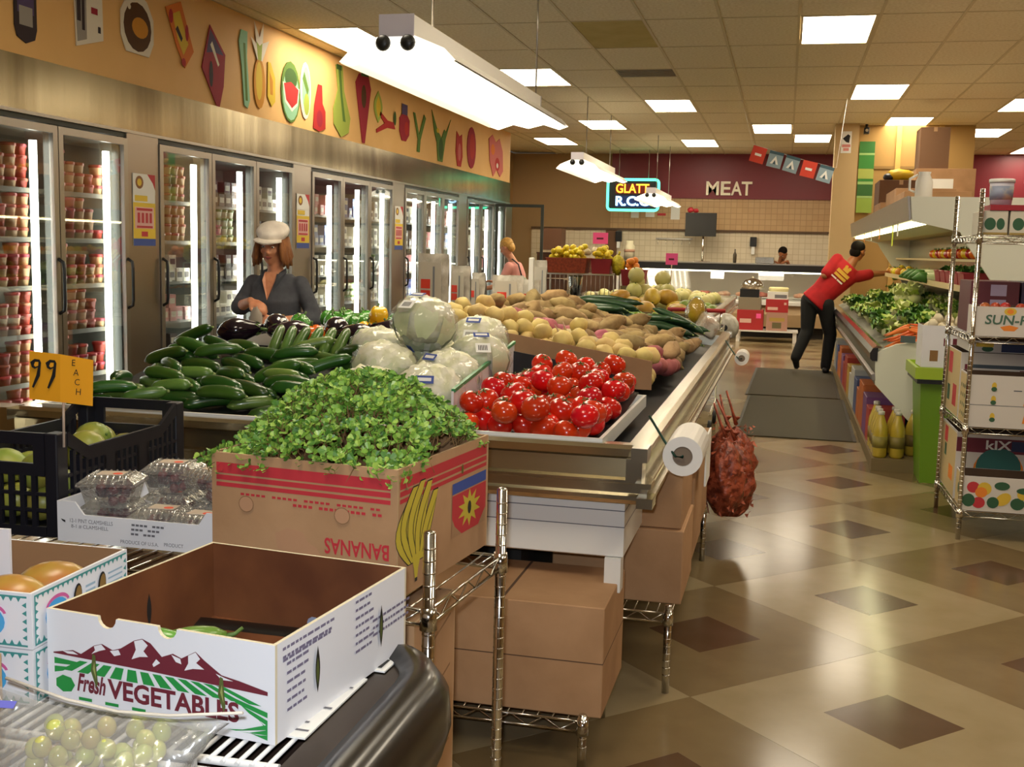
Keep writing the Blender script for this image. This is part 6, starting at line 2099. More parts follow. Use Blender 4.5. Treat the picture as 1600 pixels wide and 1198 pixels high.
solid_carton('dark_box', 'dark maroon box of fruit above the grey-white lettered box', .975, 1.22, 6.45, 6.85, 1.08, 1.36, mat('deep_maroon_box', '#5a1f28', .5), tape=False, marks=[(0, rect(.10, .2, .18, .26)), (0, rect(.1, .13, .18, .18))], mk=[mat('mauve_panel', '#a79ab5', .6)])
solid_carton('dark_box', 'dark navy box with red fruit print, right of the maroon one', 1.23, 1.60, 6.45, 6.85, 1.08, 1.36, mat('deep_navy_box', '#2c2640', .5), tape=False, marks=[(0, oval(.2, .13, .07, .06)), (1, oval(.1, .18, .04, .03))], mk=[M_red, mat('mauve_panel', '#a79ab5', .6)])
V_pl = veg('red_fruit', MB().ball((0, 0, 0), (.028, .028, .028), 12, 8), mat('red_orange_fruit_skin', '#b5402a', .3, vary=.25, hue=.03), [])
for i in range(8):
    place(V_pl, Matrix.Translation((1.02 + i * .058, 6.25 + .05 * (i % 3), 1.225)) @ rand_rot(), 'red-orange fruit in the grey-white lettered box', 'fruit', 'red fruit in the lettered box')
# top shelf: printed jars boxes, red tray, white tubs
for i in range(4):
    solid_carton('jar_box', 'white box with dark green circles, top rack shelf, %s from left' % ('first', 'second', 'third', 'fourth')[i], .965 + i * .135, 1.09 + i * .135, 6.19, 6.5, 1.60, 1.725, mat('jar_box_white', '#cfc9b8', .6), tape=False, group='green-circled boxes on the rack', marks=[(0, oval(.04, .055, .028, .032)), (0, oval(.09, .055, .02, .03)), (1, rect(.0, .0, .125, .012))], mk=[FR[3], mat('dull_gold', '#a48a4a', .6)])
tag(MB().box(-.30, .30, -.16, .16, 0, .028).build('red_tray', mat('crimson_tray', '#9c1f2a', .5), None, (1.30, 6.345, 1.7255)), 'flat crimson tray on the green-circled boxes under the white tubs', 'tray')
for i, x in enumerate((1.07, 1.24, 1.40, 1.54)):
    t = thing('white_tub', 'white lidded tub with faded label on the crimson tray, %s from the left' % ('first', 'second', 'third', 'fourth')[i], 'tub', (x, 6.32, 1.754), .4 * i, 'white tubs on the wire rack')
    MB().lathe([(.052, 0), (.060, .12)], 18).build('tub', mat('lavender_white', '#c9c4d0', .4), t)
    MB().lathe([(.064, .118), (.064, .135), (.058, .138)], 18).build('lid', M_white, t)
    MB().lathe([(.0565, .03), (.0600, .10)], 18).build('label', mat('faded_label', '#8c93a8', .5, noise=(12, .45, .6), col2='#c2b59a'), t)

# ---------------------------------------------------------------- far end: fruit case, meat counter, signs
# wire display stand with baskets of lemons and oranges on the far island case
st = thing('basket_stand', 'wire display stand holding red baskets of lemons on the far fruit case', 'stand', (-2.22, 12.35, .90))
b = MB()
for z in (.06, .31):
    b.tube([(-.40, -.22, z), (.40, -.22, z), (.40, .22, z), (-.40, .22, z)], .007, 6, 0, True)
for i in range(17):
    x = -.40 + i * .05
    b.cyl((x, -.22, .06), (x, -.22, .31), .0035, n=5)
for sx in (-1, 1):
    for sy in (-1, 1):
        b.cyl((sx * .40, sy * .22, -.06), (sx * .40, sy * .22, .31), .009, n=6)
b.build('wire_frame', M_alu, st)
MB().box(-.40, .40, -.22, .22, .31, .322).build('shelf_board', mat('stand_board', '#8a7a50', .6), st)
tag(MB().lathe([(.06, 0), (.07, .12), (.085, .2), (.085, .22)], 16).build('metal_can', M_chrome, None, (-2.28, 12.32, .975)), 'shiny metal can standing inside the wire display stand', 'can')
M_brbask = mat('rust_basket', '#a8492a', .7, noise=(40, .4, .6), col2='#8a3a22')
basket(-2.36, 12.33, 1.2225, .46, .36, .16, M_brbask, 'long rust-coloured basket of lemons on the wire stand')
basket(-1.98, 12.33, 1.2225, .22, .30, .16, M_rbask, 'dark red basket of lemons right of the rust-coloured one')
V_lem = veg('lemon', MB().ball((0, 0, 0), (.042, .032, .032), 12, 8, fn=lambda d: 1 + .16 * abs(d.x) ** 8), mat('lemon_skin', '#e6cc2a', .4, vary=.1, hue=.012), [('stem_scar', MB().cyl((.044, 0, 0), (.050, 0, 0), .004, .003, 6), M_calyx)])
hh = Heap(lambda x, y: 1.36, 12)
for i in range(34):
    p = hh.drop_ball(reg(-2.54, -2.2, 12.20, 12.46), .034, 5)
    place(V_lem, Matrix.Translation(p) @ rand_rot(), 'lemon in rust-coloured basket', 'lemon', 'lemons in the rust basket')
for i in range(14):
    p = hh.drop_ball(reg(-2.06, -1.9, 12.22, 12.44), .034, 5)
    place(V_lem, Matrix.Translation(p) @ rand_rot(), 'lemon in dark red basket', 'lemon', 'lemons in the dark red basket')
V_gar2 = V_gar
for i in range(7):
    place(V_gar, Matrix.Translation((-2.52 + i * .085, 12.47, 1.45 + .02 * (i % 2))) @ Matrix.Scale(1.25, 4), 'white garlic bulb behind the lemons', 'garlic', 'garlic behind the lemons')
basket(-1.62, 12.3, 1.10, .26, .28, .17, M_rbask, 'red basket of oranges right of the wire stand')
tag(MB().box(-.13, .13, -.14, .14, 0, .16).build('wooden_riser', mat('wooden_riser', '#8a7a50', .6), None, (-1.62, 12.3, .9385)), 'wooden riser under the red basket of oranges', 'riser')
V_ora = veg('orange', MB().ball((0, 0, 0), .04, 14, 9), mat('orange_skin', '#e8892a', .45, vary=.08, bump=(120, .2)), [('stem_scar', MB().cyl((0, 0, .037), (0, 0, .042), .004, .003, 6), M_calyx)])
ho = Heap(lambda x, y: 1.22 if x < -1.48 else deck2(x, y), 13)
for i in range(10):
    p = ho.drop_ball(reg(-1.71, -1.53, 12.2, 12.4), .04, 6)
    place(V_ora, Matrix.Translation(p) @ rand_rot(), 'orange in the red basket', 'orange', 'oranges in the red basket')
for i in range(22):
    p = ho.drop_ball(reg(-1.44, -1.2, 12.5, 12.9), .04, 6)
    place(V_ora, Matrix.Translation(p) @ rand_rot(), 'loose orange behind the melons', 'orange', 'oranges behind the melons')
nb = thing('lemon_net', 'yellow net of lemons standing between the two red baskets', 'net bag', (-1.80, 12.3, 1.2225))
MB().ball((0, 0, .10), (.075, .07, .11), 14, 10, fn=lumpy(5, .2, 4)).build('net', mat('yellow_net', '#d9cc2e', .5, noise=(40, .4, .6), col2='#b5a820'), nb)
MB().tube([(0, 0, .2), (.01, 0, .25)], .012, 6).build('neck', mat('yellow_net', '#d9cc2e'), nb)
# melons and mangoes
V_mel = veg('canary_melon', MB().ball((0, 0, 0), (.13, .085, .085), 18, 11, fn=lambda d: 1 + .05 * d.x), mat('canary_melon_skin', '#c9a63a', .4, vary=.12, hue=.012, noise=(8, .4, .65), col2='#b08a2e'), [('stem_end', MB().cyl((.132, 0, 0), (.145, 0, 0), .008, .006, 6), M_calyx)])
V_hon = veg('pale_melon', MB().ball((0, 0, 0), .088, 18, 11), mat('pale_melon_skin', '#c9c27a', .4, vary=.08, hue=.012), [('stem_end', MB().cyl((0, 0, .085), (0, 0, .095), .008, .006, 6), M_calyx)])
bedm = lambda x, y: deck2(x, y) - .03
hm = Heap(bedm, 15)
for i in range(10):
    c, a, pt = hm.drop_rod(reg(-1.7, -1.0, 11.0, 11.75), .24, .078, lambda r: r.gauss(-.4, .5))
    place(V_mel, rod_matrix(c, a, pt), 'long yellow melon on the far case', 'melon', 'yellow melons on the far case')
for i in range(12):
    p = hm.drop_ball(reg(-1.6, -1.2, 11.9, 12.3), .088, 6)
    place(V_hon, Matrix.Translation(p) @ rand_rot(), 'round pale melon behind yellow ones', 'melon', 'pale melons on the far case')
V_gman = veg('mango', MB().ball((0, 0, 0), (.075, .055, .05), 14, 9, fn=lambda d: 1 + .06 * d.x), mat('green_red_mango', '#7f9a3e', .35, vary=.15, noise=(6, .45, .62), col2='#a8603a'), [('stem_scar', MB().cyl((.073, 0, 0), (.08, 0, 0), .005, .003, 6), M_calyx)])
for i in range(30):
    p = hm.drop_ball(reg(-1.08, -.78, 11.2, 13.4), .056, 6)
    place(V_gman, Matrix.Translation(p) @ rand_rot(), 'green-red mango on the far case', 'mango', 'mangoes on the far case')
for i in range(26):
    p = hm.drop_ball(reg(-2.4, -.9, 13.4, 15.2), .088, 4)
    place(V_hon, Matrix.Translation(p) @ rand_rot(), 'round melon, far case back', 'melon', 'melons at the back of the far case')
# upright yellow melon in clear film at the near case end, and the clear bag dispenser
t = thing('wrapped_melon', 'yellow melon in clear wrap standing at the far corner of the near island case', 'melon', (-.60, 7.95, .985))
MB().ball((0, 0, .085), (.062, .062, .09), 14, 10).build('fruit', mat('deep_yellow_melon', '#d0a52a', .4), t)
MB().ball((0, 0, .07), (.078, .078, .11), 14, 10, fn=lumpy(8, .12, 4)).build('film', M_film, t)
t = thing('clear_pack', 'clear crinkled pack of pale goods leaning on the near case corner below the wrapped melon', 'pack', (-.53, 7.72, .93), (.1, .45, .2))
MB().box(-.06, .06, -.12, .12, 0, .12).build('goods', mat('pinkish_goods', '#c9a890', .6, noise=(20, .4, .6), col2='#e0d4c4'), t, bevel=.02)
MB().box(-.068, .068, -.128, .128, -.004, .128).build('film', M_film, t, bevel=.02)
t = thing('bag_dispenser', 'clear crumpled bag roll on a bracket at the far island case corner', 'bag roll', (-.52, 10.62, .80), 0)
MB().lathe([(.03, 0), (.12, .02), (.13, .14), (.11, .24), (.03, .26)], 16).xf(Matrix.Rotation(PI / 2, 4, 'X')).build('crumpled_bags', M_bagp, t)
MB().tube([(0, -.262, 0), (0, .0, 0)], .03, 12).build('core', M_black, t)
MB().cyl((0, 0, 0), (-.10, .03, -.02), .012, n=8).build('bracket', M_alu, t)
# pink price cards on sticks
for (x, y, z, h, wd, lb) in ((-2.04, 12.5, 1.40, .15, .17, 'hot pink price card standing behind the lemons'), (-1.22, 12.35, 1.0, .34, .13, 'hot pink price card on a tall stick above the pale melons')):
    t = thing('price_card', lb, 'price sign', (x, y, z))
    MB().cyl((0, 0, 0), (0, 0, h + .1), .006, n=6).build('stick', mat('pale_stick', '#d8c0a8'), t)
    MB().box(-wd / 2, wd / 2, -.012, -.007, h, h + .125).build('card', M_pink, t)
    a = MB()
    decal(a, [(0, rect(-wd * .25, h + .05, wd * .2, h + .07))], (0, -.012, 0), (1, 0, 0), (0, 0, 1))
    a.build('mark', M_maroonp, t)
tag(MB().cyl((0, 0, 0), (0, 0, .42), .009, n=6).build('stick', mat('pale_stick', '#d8c0a8'), None, (-1.66, 12.56, .90)), 'bare pale stick standing left of the tall pink card', 'stick')

# ---- meat counter
mc = thing('meat_counter', 'long glass-fronted meat counter under the MEAT sign', 'counter', (0, 20.45, 0))
X0, X1 = -3.0, 2.6
def mex(name, poly, m, x0=X0, x1=X1):
    k = len(poly)
    vs = [(x, y, z) for x in (x0, x1) for y, z in poly]
    fs = [(i, (i + 1) % k, k + (i + 1) % k, k + i) for i in range(k)] + [tuple(reversed(range(k))), tuple(range(k, 2 * k))]
    return MB().add(vs, fs).build(name, m, mc)
mex('base', [(.12, 0), (.12, .2), (.9, .2), (.9, 0)], M_dark)
mex('front_panel', [(.0, .2), (-.02, .42), (.04, .60), (.9, .60), (.9, .2)], mat('tan_counter_front', '#b59a72', .5))
mex('bumper', [(-.05, .585), (-.05, .645), (.04, .655), (.04, .585)], M_white)
mex('deck', [(.04, .655), (.04, .68), (.8, .72), (.8, .655)], M_white)
mex('back_panel', [(.8, .72), (.8, 1.2), (.84, 1.2), (.84, .72)], mat('meat_case_back', '#c9bfae', .4))
mex('top', [(.18, 1.18), (.18, 1.30), (.95, 1.30), (.95, 1.18)], M_black)
mex('top_edge', [(.165, 1.295), (.165, 1.315), (.95, 1.315), (.95, 1.295)], M_alu)
mex('front_glass', [(.03, .66), (.03, .668), (.172, 1.18), (.18, 1.18)], M_glass)
for x in (X0, X1):
    MB().box(x - .02, x + .02, .0, .9, .2, 1.2).build('end_panel', M_white, mc)
MB().box(X0 + .1, X1 - .1, .30, .33, 1.15, 1.172).build('case_light', mat('meat_lamp', '#ffffff', .4, emit=(1, .93, .7), estr=6.0), mc)
M_meat = [mat('salmon_meat', '#d98a68', .5, noise=(15, .4, .6), col2='#e8b89a'), mat('red_meat', '#a8443a', .5, noise=(15, .4, .6), col2='#c97a68'), mat('pale_meat', '#e0c4a8', .5, noise=(15, .4, .6), col2='#d09a80')]
for i in range(16):
    x = X0 + .22 + i * .34
    nm = ('salmon pink', 'dark red', 'pale')[i % 3]
    t = thing('meat_tray', 'white tray of %s meat behind the counter glass, %s from the left' % (nm, ORD[i]), 'meat tray', (x, 20.78, .70), 0, 'trays of meat in the glass counter')
    MB().box(-.15, .15, -.22, .2, 0, .02).build('tray', M_white, t)
    MB().ball((0, -.02, .05), (.13, .18, .05), 12, 7, fn=lumpy(i, .3, 3)).build('meat', M_meat[i % 3], t)
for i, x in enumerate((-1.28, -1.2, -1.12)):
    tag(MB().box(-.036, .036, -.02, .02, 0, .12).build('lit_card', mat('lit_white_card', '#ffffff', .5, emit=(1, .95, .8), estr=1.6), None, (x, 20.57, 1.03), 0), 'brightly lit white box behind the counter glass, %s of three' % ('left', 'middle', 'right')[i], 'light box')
# letters on the maroon wall
ms = thing('wall_lettering', 'cream MEAT lettering on the maroon wall', 'sign', (0, YF - .06, 0))
for i, (ch, x0, x1) in enumerate((('M', -1.535, -1.30), ('E', -1.265, -1.085), ('A', -1.075, -.875), ('T', -.885, -.69))):
    b = MB()
    text(b, ch, (x0, 0, 2.565), (1, 0, 0), (0, 0, 1), .255, x1 - x0, 0, .018, lift=.0, depth=.045)
    b.build('letter', mat('cream_letter', '#fff6e0', .5), ms)
# neon sign
M_neon_g = mat('neon_green', '#30e0a0', .4, emit=(.10, .95, .55), estr=2.2)
M_neon_o = mat('neon_orange', '#ff9020', .4, emit=(1, .40, .03), estr=2.2)
M_neon_b = mat('neon_blue', '#a0d0ff', .4, emit=(.45, .75, 1), estr=2.0)
ng = thing('neon_sign', 'glowing neon GLATT R.C.C sign with a green tube border, hung from the ceiling', 'neon sign', (-2.805, 20.7, 2.51))
ng.scale = (1.09, 1.0, 1.09)
MB().box(-.44, .44, .02, .04, -.26, .26).build('back_board', mat('neon_back', '#0c1418', .4), ng)
def rrect(wd, hd, r, n=5):
    pts = []
    for cx_, cz_, a0 in ((wd - r, hd - r, 0), (-wd + r, hd - r, PI / 2), (-wd + r, -hd + r, PI), (wd - r, -hd + r, 1.5 * PI)):
        pts += [(cx_ + r * cos(a0 + k * PI / 2 / n), 0, cz_ + r * sin(a0 + k * PI / 2 / n)) for k in range(n + 1)]
    return pts
MB().tube(rrect(.43, .255, .06), .022, 8, 0, True).build('border_tube', M_neon_g, ng)
MB().plate(rect(-.30, .02, .28, .19), (0, .018, 0), (1, 0, 0), (0, 0, 1), .004).build('red_backing', mat('red_sign_patch', '#5a1008', .5), ng)
MB().plate(rect(-.30, -.20, .30, -.01), (0, .018, 0), (1, 0, 0), (0, 0, 1), .004).build('blue_backing', mat('navy_sign_patch', '#0c2a5a', .5), ng)
b = MB(); text(b, 'GLATT', (-.29, .0, .03), (1, 0, 0), (0, 0, 1), .155, .56, 0, .015, depth=.01); b.build('orange_letters', M_neon_o, ng)
b = MB(); text(b, 'R.C.C', (-.29, .0, -.185), (1, 0, 0), (0, 0, 1), .165, .56, 0, .03, depth=.01); b.build('blue_letters', M_neon_b, ng)
for x in (-.25, .25):
    MB().cyl((x, .03, .26), (x, .03, (3.33 - 2.51) / 1.09), .005, n=6).build('hanging_wire', M_alu, ng)
# monitor on a pole over the counter, papers, dispenser, hooks
t = thing('black_board', 'black square board on a pole above the meat counter, red bow on top', 'board', (-1.57, 21.05, 1.3155))
MB().box(-.285, .285, -.03, .0, .47, .90).build('board', mat('matte_black_board', '#17140f', .5), t, bevel=.006)
MB().cyl((.05, .02, 0), (.05, .02, .5), .022, n=10).build('pole', M_chrome, t)
MB().box(-.1, .2, -.05, .1, 0, .015).build('foot', M_chrome, t)
t2 = MB().ball((-.2, -.01, .95), (.06, .03, .05), 10, 7, fn=lumpy(2, .3, 3))
t2.ball((-.1, -.01, .94), (.05, .03, .04), 10, 7, fn=lumpy(4, .3, 3))
t2.build('red_bow', mat('red_ribbon', '#b01e2a', .5), t)
for i, (u_, z, ww, hh_) in enumerate(((-2.87, 2.22, .15, .2), (-2.58, 2.24, .17, .16), (-2.1, 2.2, .17, .24))):
    tag(MB().box(-ww / 2, ww / 2, -.005, 0, 0, hh_).build('notice', M_paper, None, (u_, YF - .031, z - .1)), 'white notice on the tan tiles below the neon sign, %s of three' % ('left', 'middle', 'right')[i], 'notice')
tag(MB().box(-.08, .08, -.005, 0, 0, .045).build('red_strip', M_red, None, (-2.36, YF - .031, 2.17)), 'small red strip notice on the tan tiles right of the notices', 'notice')
t = thing('towel_dispenser', 'black dispenser on the white tiles at the right of the black board', 'dispenser', (-.62, YF - .08, 1.62))
MB().box(-.06, .06, -.05, .045, 0, .18).build('body', M_black, t, bevel=.01)
MB().box(-.03, .03, -.04, .02, -.14, 0).build('paper', M_paper, t)
t = thing('towel_dispenser', 'black dispenser beside the brown tile strip, left under the neon sign', 'dispenser', (-3.16, YF - .08, 1.66))
MB().box(-.06, .06, -.05, .045, 0, .20).build('body', M_black, t, bevel=.01)
MB().box(-.03, .03, -.04, .02, -.12, 0).build('paper', M_paper, t)
t = thing('white_canister', 'white canister with a pink band on the meat counter left end', 'canister', (-2.86, 20.9, 1.3155))
MB().lathe([(.10, 0), (.10, .26), (.07, .30), (.07, .36)], 16).build('body', mat('cream_canister', '#dcd2b4', .5), t)
MB().lathe([(.102, .15), (.102, .20)], 16).build('band', mat('pinkish_band', '#c99a80', .5), t)
t = thing('hook_rail', 'rack of small metal hooks on the white tiles behind the counter', 'hook rail', (-2.1, YF - .04, 1.72))
MB().box(-.35, .35, -.012, .004, .0, .03).build('rail', M_alu, t)
for i in range(5):
    MB().tube([(-.3 + i * .15, -.01, .01), (-.3 + i * .15, -.07, -.02), (-.3 + i * .15, -.08, -.08), (-.3 + i * .15, -.04, -.09)], .006, 6).build('hook', M_chrome, t)
struct(MB().box(-3.42, -3.2, YF - .05, YF - .03, 0, 1.88).build('trim_9', mat('brown_tile_strip', '#6e4a2c', .6)))
solid_carton('scale', 'low steel scale on the counter beside the second worker', -.55, -.22, 20.85, 21.15, 1.3155, 1.43, M_steel, tape=False, cat='scale')
tag(MB().lathe([(.03, 0), (.035, .15), (.012, .2), (.012, .25)], 10).build('bottle', mat('dark_bottle', '#4a4030', .3), None, (-.92, 20.9, 1.3155)), 'small dark bottle on the black counter top', 'bottle')

# low white table with red cartons in front of the counter
lt = thing('low_table', 'low white-legged table carrying red cartons in front of the meat counter', 'table', (-.27, 19.6, 0))
MB().box(-.52, .52, -.30, .30, .175, .20).build('table_top', M_white, lt)
for sx in (-1, 1):
    for sy in (-1, 1):
        MB().box(sx * .47 - .03, sx * .47 + .03, sy * .25 - .03, sy * .25 + .03, 0, .175).build('leg', M_white, lt)
M_rc, M_pc = mat('red_carton_board', '#b0282a', .5), mat('pink_beige_carton', '#b58a78', .6)
solid_carton('carton', 'large red carton with a white strip at the left of the low table', -.77, -.33, 19.36, 19.75, .20, .54, M_rc, tape=False, marks=[(0, rect(.05, .12, .24, .19)), (1, rect(.32, .2, .40, .28))], mk=[mat('pale_strip', '#e0b8a8', .6), M_pink])
solid_carton('carton', 'grey-brown carton stacked on the large red one', -.76, -.38, 19.38, 19.75, .54, .75, mat('grey_brown_carton', '#8a7f6a', .6), tape=False)
solid_carton('carton', 'black carton on top of the left stack', -.74, -.42, 19.4, 19.75, .75, .89, M_black, tape=False)
solid_carton('carton', 'beige carton with dark print at the right of the low table', -.28, .07, 19.36, 19.75, .20, .51, M_pc, tape=False, marks=[(0, rect(.1, .04, .25, .14)), (1, rect(.05, .16, .3, .22))], mk=[mat('olive_print', '#6b6440', .6), mat('gold_print', '#b5974a', .6)])
solid_carton('carton', 'red carton with a pale strip on the beige one', -.30, .07, 19.36, 19.75, .51, .73, M_rc, tape=False, marks=[(0, rect(.03, .04, .2, .09)), (0, rect(.3, .13, .34, .17))], mk=[mat('pale_strip', '#e0b8a8', .6)])
solid_carton('carton', 'white carton with a grey panel on top of the right stack', -.28, .06, 19.38, 19.75, .73, .86, M_white, tape=False, marks=[(0, rect(.12, .02, .32, .08))], mk=[mat('grey_panel_print', '#77767a', .6)])
t = thing('clear_dome', 'clear domed cover on the black carton in front of the counter', 'cover', (-.54, 19.57, .8905))
MB().lathe([(.20, 0), (.19, .08), (.13, .15), (.05, .18), (.0001, .185)], 18).build('dome', glassy('smoked_dome', (.85, .78, .68), .25, .1), t)
MB().ball((0, 0, .195), .016, 8, 6).build('knob', M_cream, t)
tag(MB().lathe([(.16, 0), (.17, .05), (.15, .07), (.0001, .075)], 18).build('pale_bowl', mat('butter_bowl', '#e6dba0', .5), None, (-.1, 19.57, .8615)), 'flat butter-coloured bowl on top of the white carton', 'bowl')
t = thing('shopping_cart', 'shopping cart with a red pushbar and clear bags beyond the near island case', 'cart', (-.74, 9.45, 0))
b = MB()
for z in (.42, .56, .70, .86):
    k = (z - .42) / .44
    b.tube([(-.20 - .05 * k, -.34 - .08 * k, z), (.20 + .05 * k, -.34 - .08 * k, z), (.20 + .05 * k, .34, z), (-.20 - .05 * k, .34, z)], .006, 6, 0, True)
for i in range(7):
    x = -.2 + i * .4 / 6
    b.cyl((x, -.34, .42), (x * 1.25, -.42, .86), .004, n=5)
    b.cyl((x, .34, .42), (x * 1.25, .34, .86), .004, n=5)
for i in range(9):
    y = -.34 + i * .68 / 8
    for s in (-1, 1):
        b.cyl((s * .2, y, .42), (s * .25, y * 1.02, .86), .004, n=5)
    b.cyl((-.2, y, .42), (.2, y, .42), .004, n=5)
b.build('basket', M_chrome, t)
fr = MB().tube([(-.22, .38, .98), (-.2, .34, .8), (-.2, .30, .2), (-.2, -.35, .16)], .012, 8)
fr.tube([(.22, .38, .98), (.2, .34, .8), (.2, .30, .2), (.2, -.35, .16)], .012, 8)
fr.build('frame', M_chrome, t)
MB().tube([(-.25, .38, .98), (.25, .38, .98)], .018, 10).build('handle', M_rc, t)
for sx in (-1, 1):
    for y in (-.33, .30):
        MB().cyl((sx * .2 - .015, y, .062), (sx * .2 + .015, y, .062), .06, n=14).build('wheel', M_black, t)
# far left: brown crates, dark goods, counters behind
for i in range(6):
    t = thing('brown_crate', 'dark brown tray in the tall stack at the far left wall, %s from the floor' % ('first', 'second', 'third', 'fourth', 'fifth', 'top')[i], 'crate', (-4.2, 20.3, .0015 + i * .24), 0)
    b = carton(MB(), .5, .4, .20, .015, 0, 0, 0)
    b.build('tray', mat('dark_brown_tray', '#4a2c1e', .5), t)
    MB().box(-.26, .26, -.21, -.2, .20, .225).build('rim', mat('dark_brown_rim', '#3a2218', .5), t)
solid_carton('carton', 'dark brown heap-topped carton above the tray stack', -4.40, -4.0, 20.1, 20.5, 1.468, 1.86, mat('umber_card', '#6b4a34'), tape=False)
lc = thing('back_counter', 'black-topped low counter along the far wall behind the lemons', 'counter', (-3.4, 21.0, 0))
MB().box(-.38, .36, -.3, .3, 0, 1.25).build('body', mat('dark_wood_counter', '#5a3a24', .5), lc)
MB().box(-.40, .38, -.32, .32, 1.25, 1.30).build('top', M_black, lc)

# ---------------------------------------------------------------- people
M_skin = mat('skin', '#c98a66', .5, sss=.12, noise=(30, .4, .6), col2='#bd7c5a')
M_skin2 = mat('tanned_skin', '#a8683f', .5, sss=.1)
M_lip = mat('lips', '#9a4a40', .45)
M_eyew = mat('eye_white', '#e8e4da', .3)
M_iris = mat('dark_iris', '#2a1c14', .2)
def lerp(a, b, t):
    return Vector(a).lerp(Vector(b), t)
def loft(b, secs, n=16):
    """secs: (centre, x axis, y axis) ellipses"""
    vs = []
    for c, ax, ay in secs:
        for j in range(n):
            q = 2 * PI * j / n
            vs.append(Vector(c) + Vector(ax) * cos(q) + Vector(ay) * sin(q))
    k = len(secs)
    b.add(vs, [(i * n + j, i * n + (j + 1) % n, (i + 1) * n + (j + 1) % n, (i + 1) * n + j) for i in range(k - 1) for j in range(n)] + [tuple(reversed(range(n))), tuple((k - 1) * n + j for j in range(n))], 0, True)
    return b
def limb(b, pts, rs, n=12):
    P, R = [], []
    for i in range(len(pts) - 1):
        for k in range(4):
            P.append(lerp(pts[i], pts[i + 1], k / 4)); R.append(rs[i] + (rs[i + 1] - rs[i]) * k / 4)
    P.append(Vector(pts[-1])); R.append(rs[-1])
    b.tube(P, R, n)
    for p, r in zip(pts, rs):
        b.ball(p, r * .99, n, 8)
    return b
def hand(b, wr, d, nrm, side, curl=.5, s=1.0):
    """wrist, finger direction, back-of-hand normal, thumb side sign"""
    d, nrm = Vector(d).normalized(), Vector(nrm)
    nrm = (nrm - d * nrm.dot(d)).normalized()
    sd = d.cross(nrm) * side
    wr = Vector(wr)
    R = Matrix((sd, d, nrm)).transposed()
    b.ball(wr + d * .045 * s, (.040 * s, .052 * s, .017 * s), 12, 8, rot=R)
    for i, (off, L) in enumerate(((.029, .068), (.010, .078), (-.010, .073), (-.028, .056))):
        p0 = wr + d * (.082 - .006 * abs(i - 1.3)) * s + sd * off * s
        p1 = p0 + (d * cos(curl * .5) - nrm * sin(curl * .5)) * L * .45 * s
        p2 = p1 + (d * cos(curl * 1.3) - nrm * sin(curl * 1.3)) * L * .32 * s
        p3 = p2 + (d * cos(curl * 1.9) - nrm * sin(curl * 1.9)) * L * .25 * s
        b.tube([p0, p1, p2, p3], [.0095 * s, .009 * s, .0082 * s, .0065 * s], 8)
    t0 = wr + d * .025 * s + sd * .030 * s
    t1 = t0 + (d * .6 + sd * .7 - nrm * .2).normalized() * .038 * s
    t2 = t1 + (d * .9 + sd * .15 - nrm * .35).normalized() * .032 * s
    b.tube([t0, t1, t2], [.014 * s, .011 * s, .008 * s], 8)
def head(b, c, F, U, s=1.0):
    """skull, jaw, nose, ears; F facing, U up"""
    F, U = Vector(F).normalized(), Vector(U)
    U = (U - F * U.dot(F)).normalized()
    Rt = F.cross(U)
    R = Matrix((Rt, F, U)).transposed()
    c = Vector(c)
    T = lambda x, y, z: c + Rt * x * s + F * y * s + U * z * s
    b.ball(T(0, -.012, .025), (.074 * s, .092 * s, .088 * s), 18, 12, rot=R)
    b.ball(T(0, .018, -.045), (.056 * s, .066 * s, .068 * s), 16, 10, rot=R)
    b.ball(T(0, .052, -.088), (.026 * s, .024 * s, .022 * s), 10, 8, rot=R)
    b.tube([T(0, .078, .018), T(0, .096, -.012), T(0, .103, -.026)], [.008 * s, .011 * s, .013 * s], 8)
    b.ball(T(0, .094, -.030), (.018 * s, .012 * s, .010 * s), 8, 6, rot=R)
    for sx in (-1, 1):
        b.ball(T(sx * .036, .066, -.022), (.020 * s, .016 * s, .018 * s), 10, 7, rot=R)
        b.ball(T(sx * .076, -.008, -.010), (.010 * s, .020 * s, .030 * s), 10, 7, rot=R)
    b.tube([T(-.03, .080, .030), T(0, .086, .028), T(.03, .080, .030)], .010 * s, 8)
    return T, R
def face(par, T, R, s=1.0, lip=M_lip, brow='#4a3420'):
    e = MB()
    for sx in (-1, 1):
        e.ball(T(sx * .030, .0735, .010), (.0115 * s, .009 * s, .0052 * s), 10, 7, 0, rot=R)
        e.ball(T(sx * .030, .0815, .009), (.0052 * s, .003 * s, .0045 * s), 8, 6, 1, rot=R)
    e.build('eyes', [M_eyew, M_iris], par)
    m = MB()
    m.tube([T(-.024, .076, -.058), T(-.010, .0865, -.054), T(0, .088, -.056), T(.010, .0865, -.054), T(.024, .076, -.058)], [.002, .0048 * s, .005 * s, .0048 * s, .002], 8)
    m.tube([T(-.020, .077, -.062), T(0, .086, -.066), T(.020, .077, -.062)], [.002, .006 * s, .002], 8)
    m.build('lips', lip, par)
    w = MB()
    for sx in (-1, 1):
        w.tube([T(sx * .014, .088, .030), T(sx * .032, .084, .035), T(sx * .048, .070, .030)], [.003, .0036, .002], 6)
    w.build('eyebrows', mat('brow_' + brow, brow, .8), par)

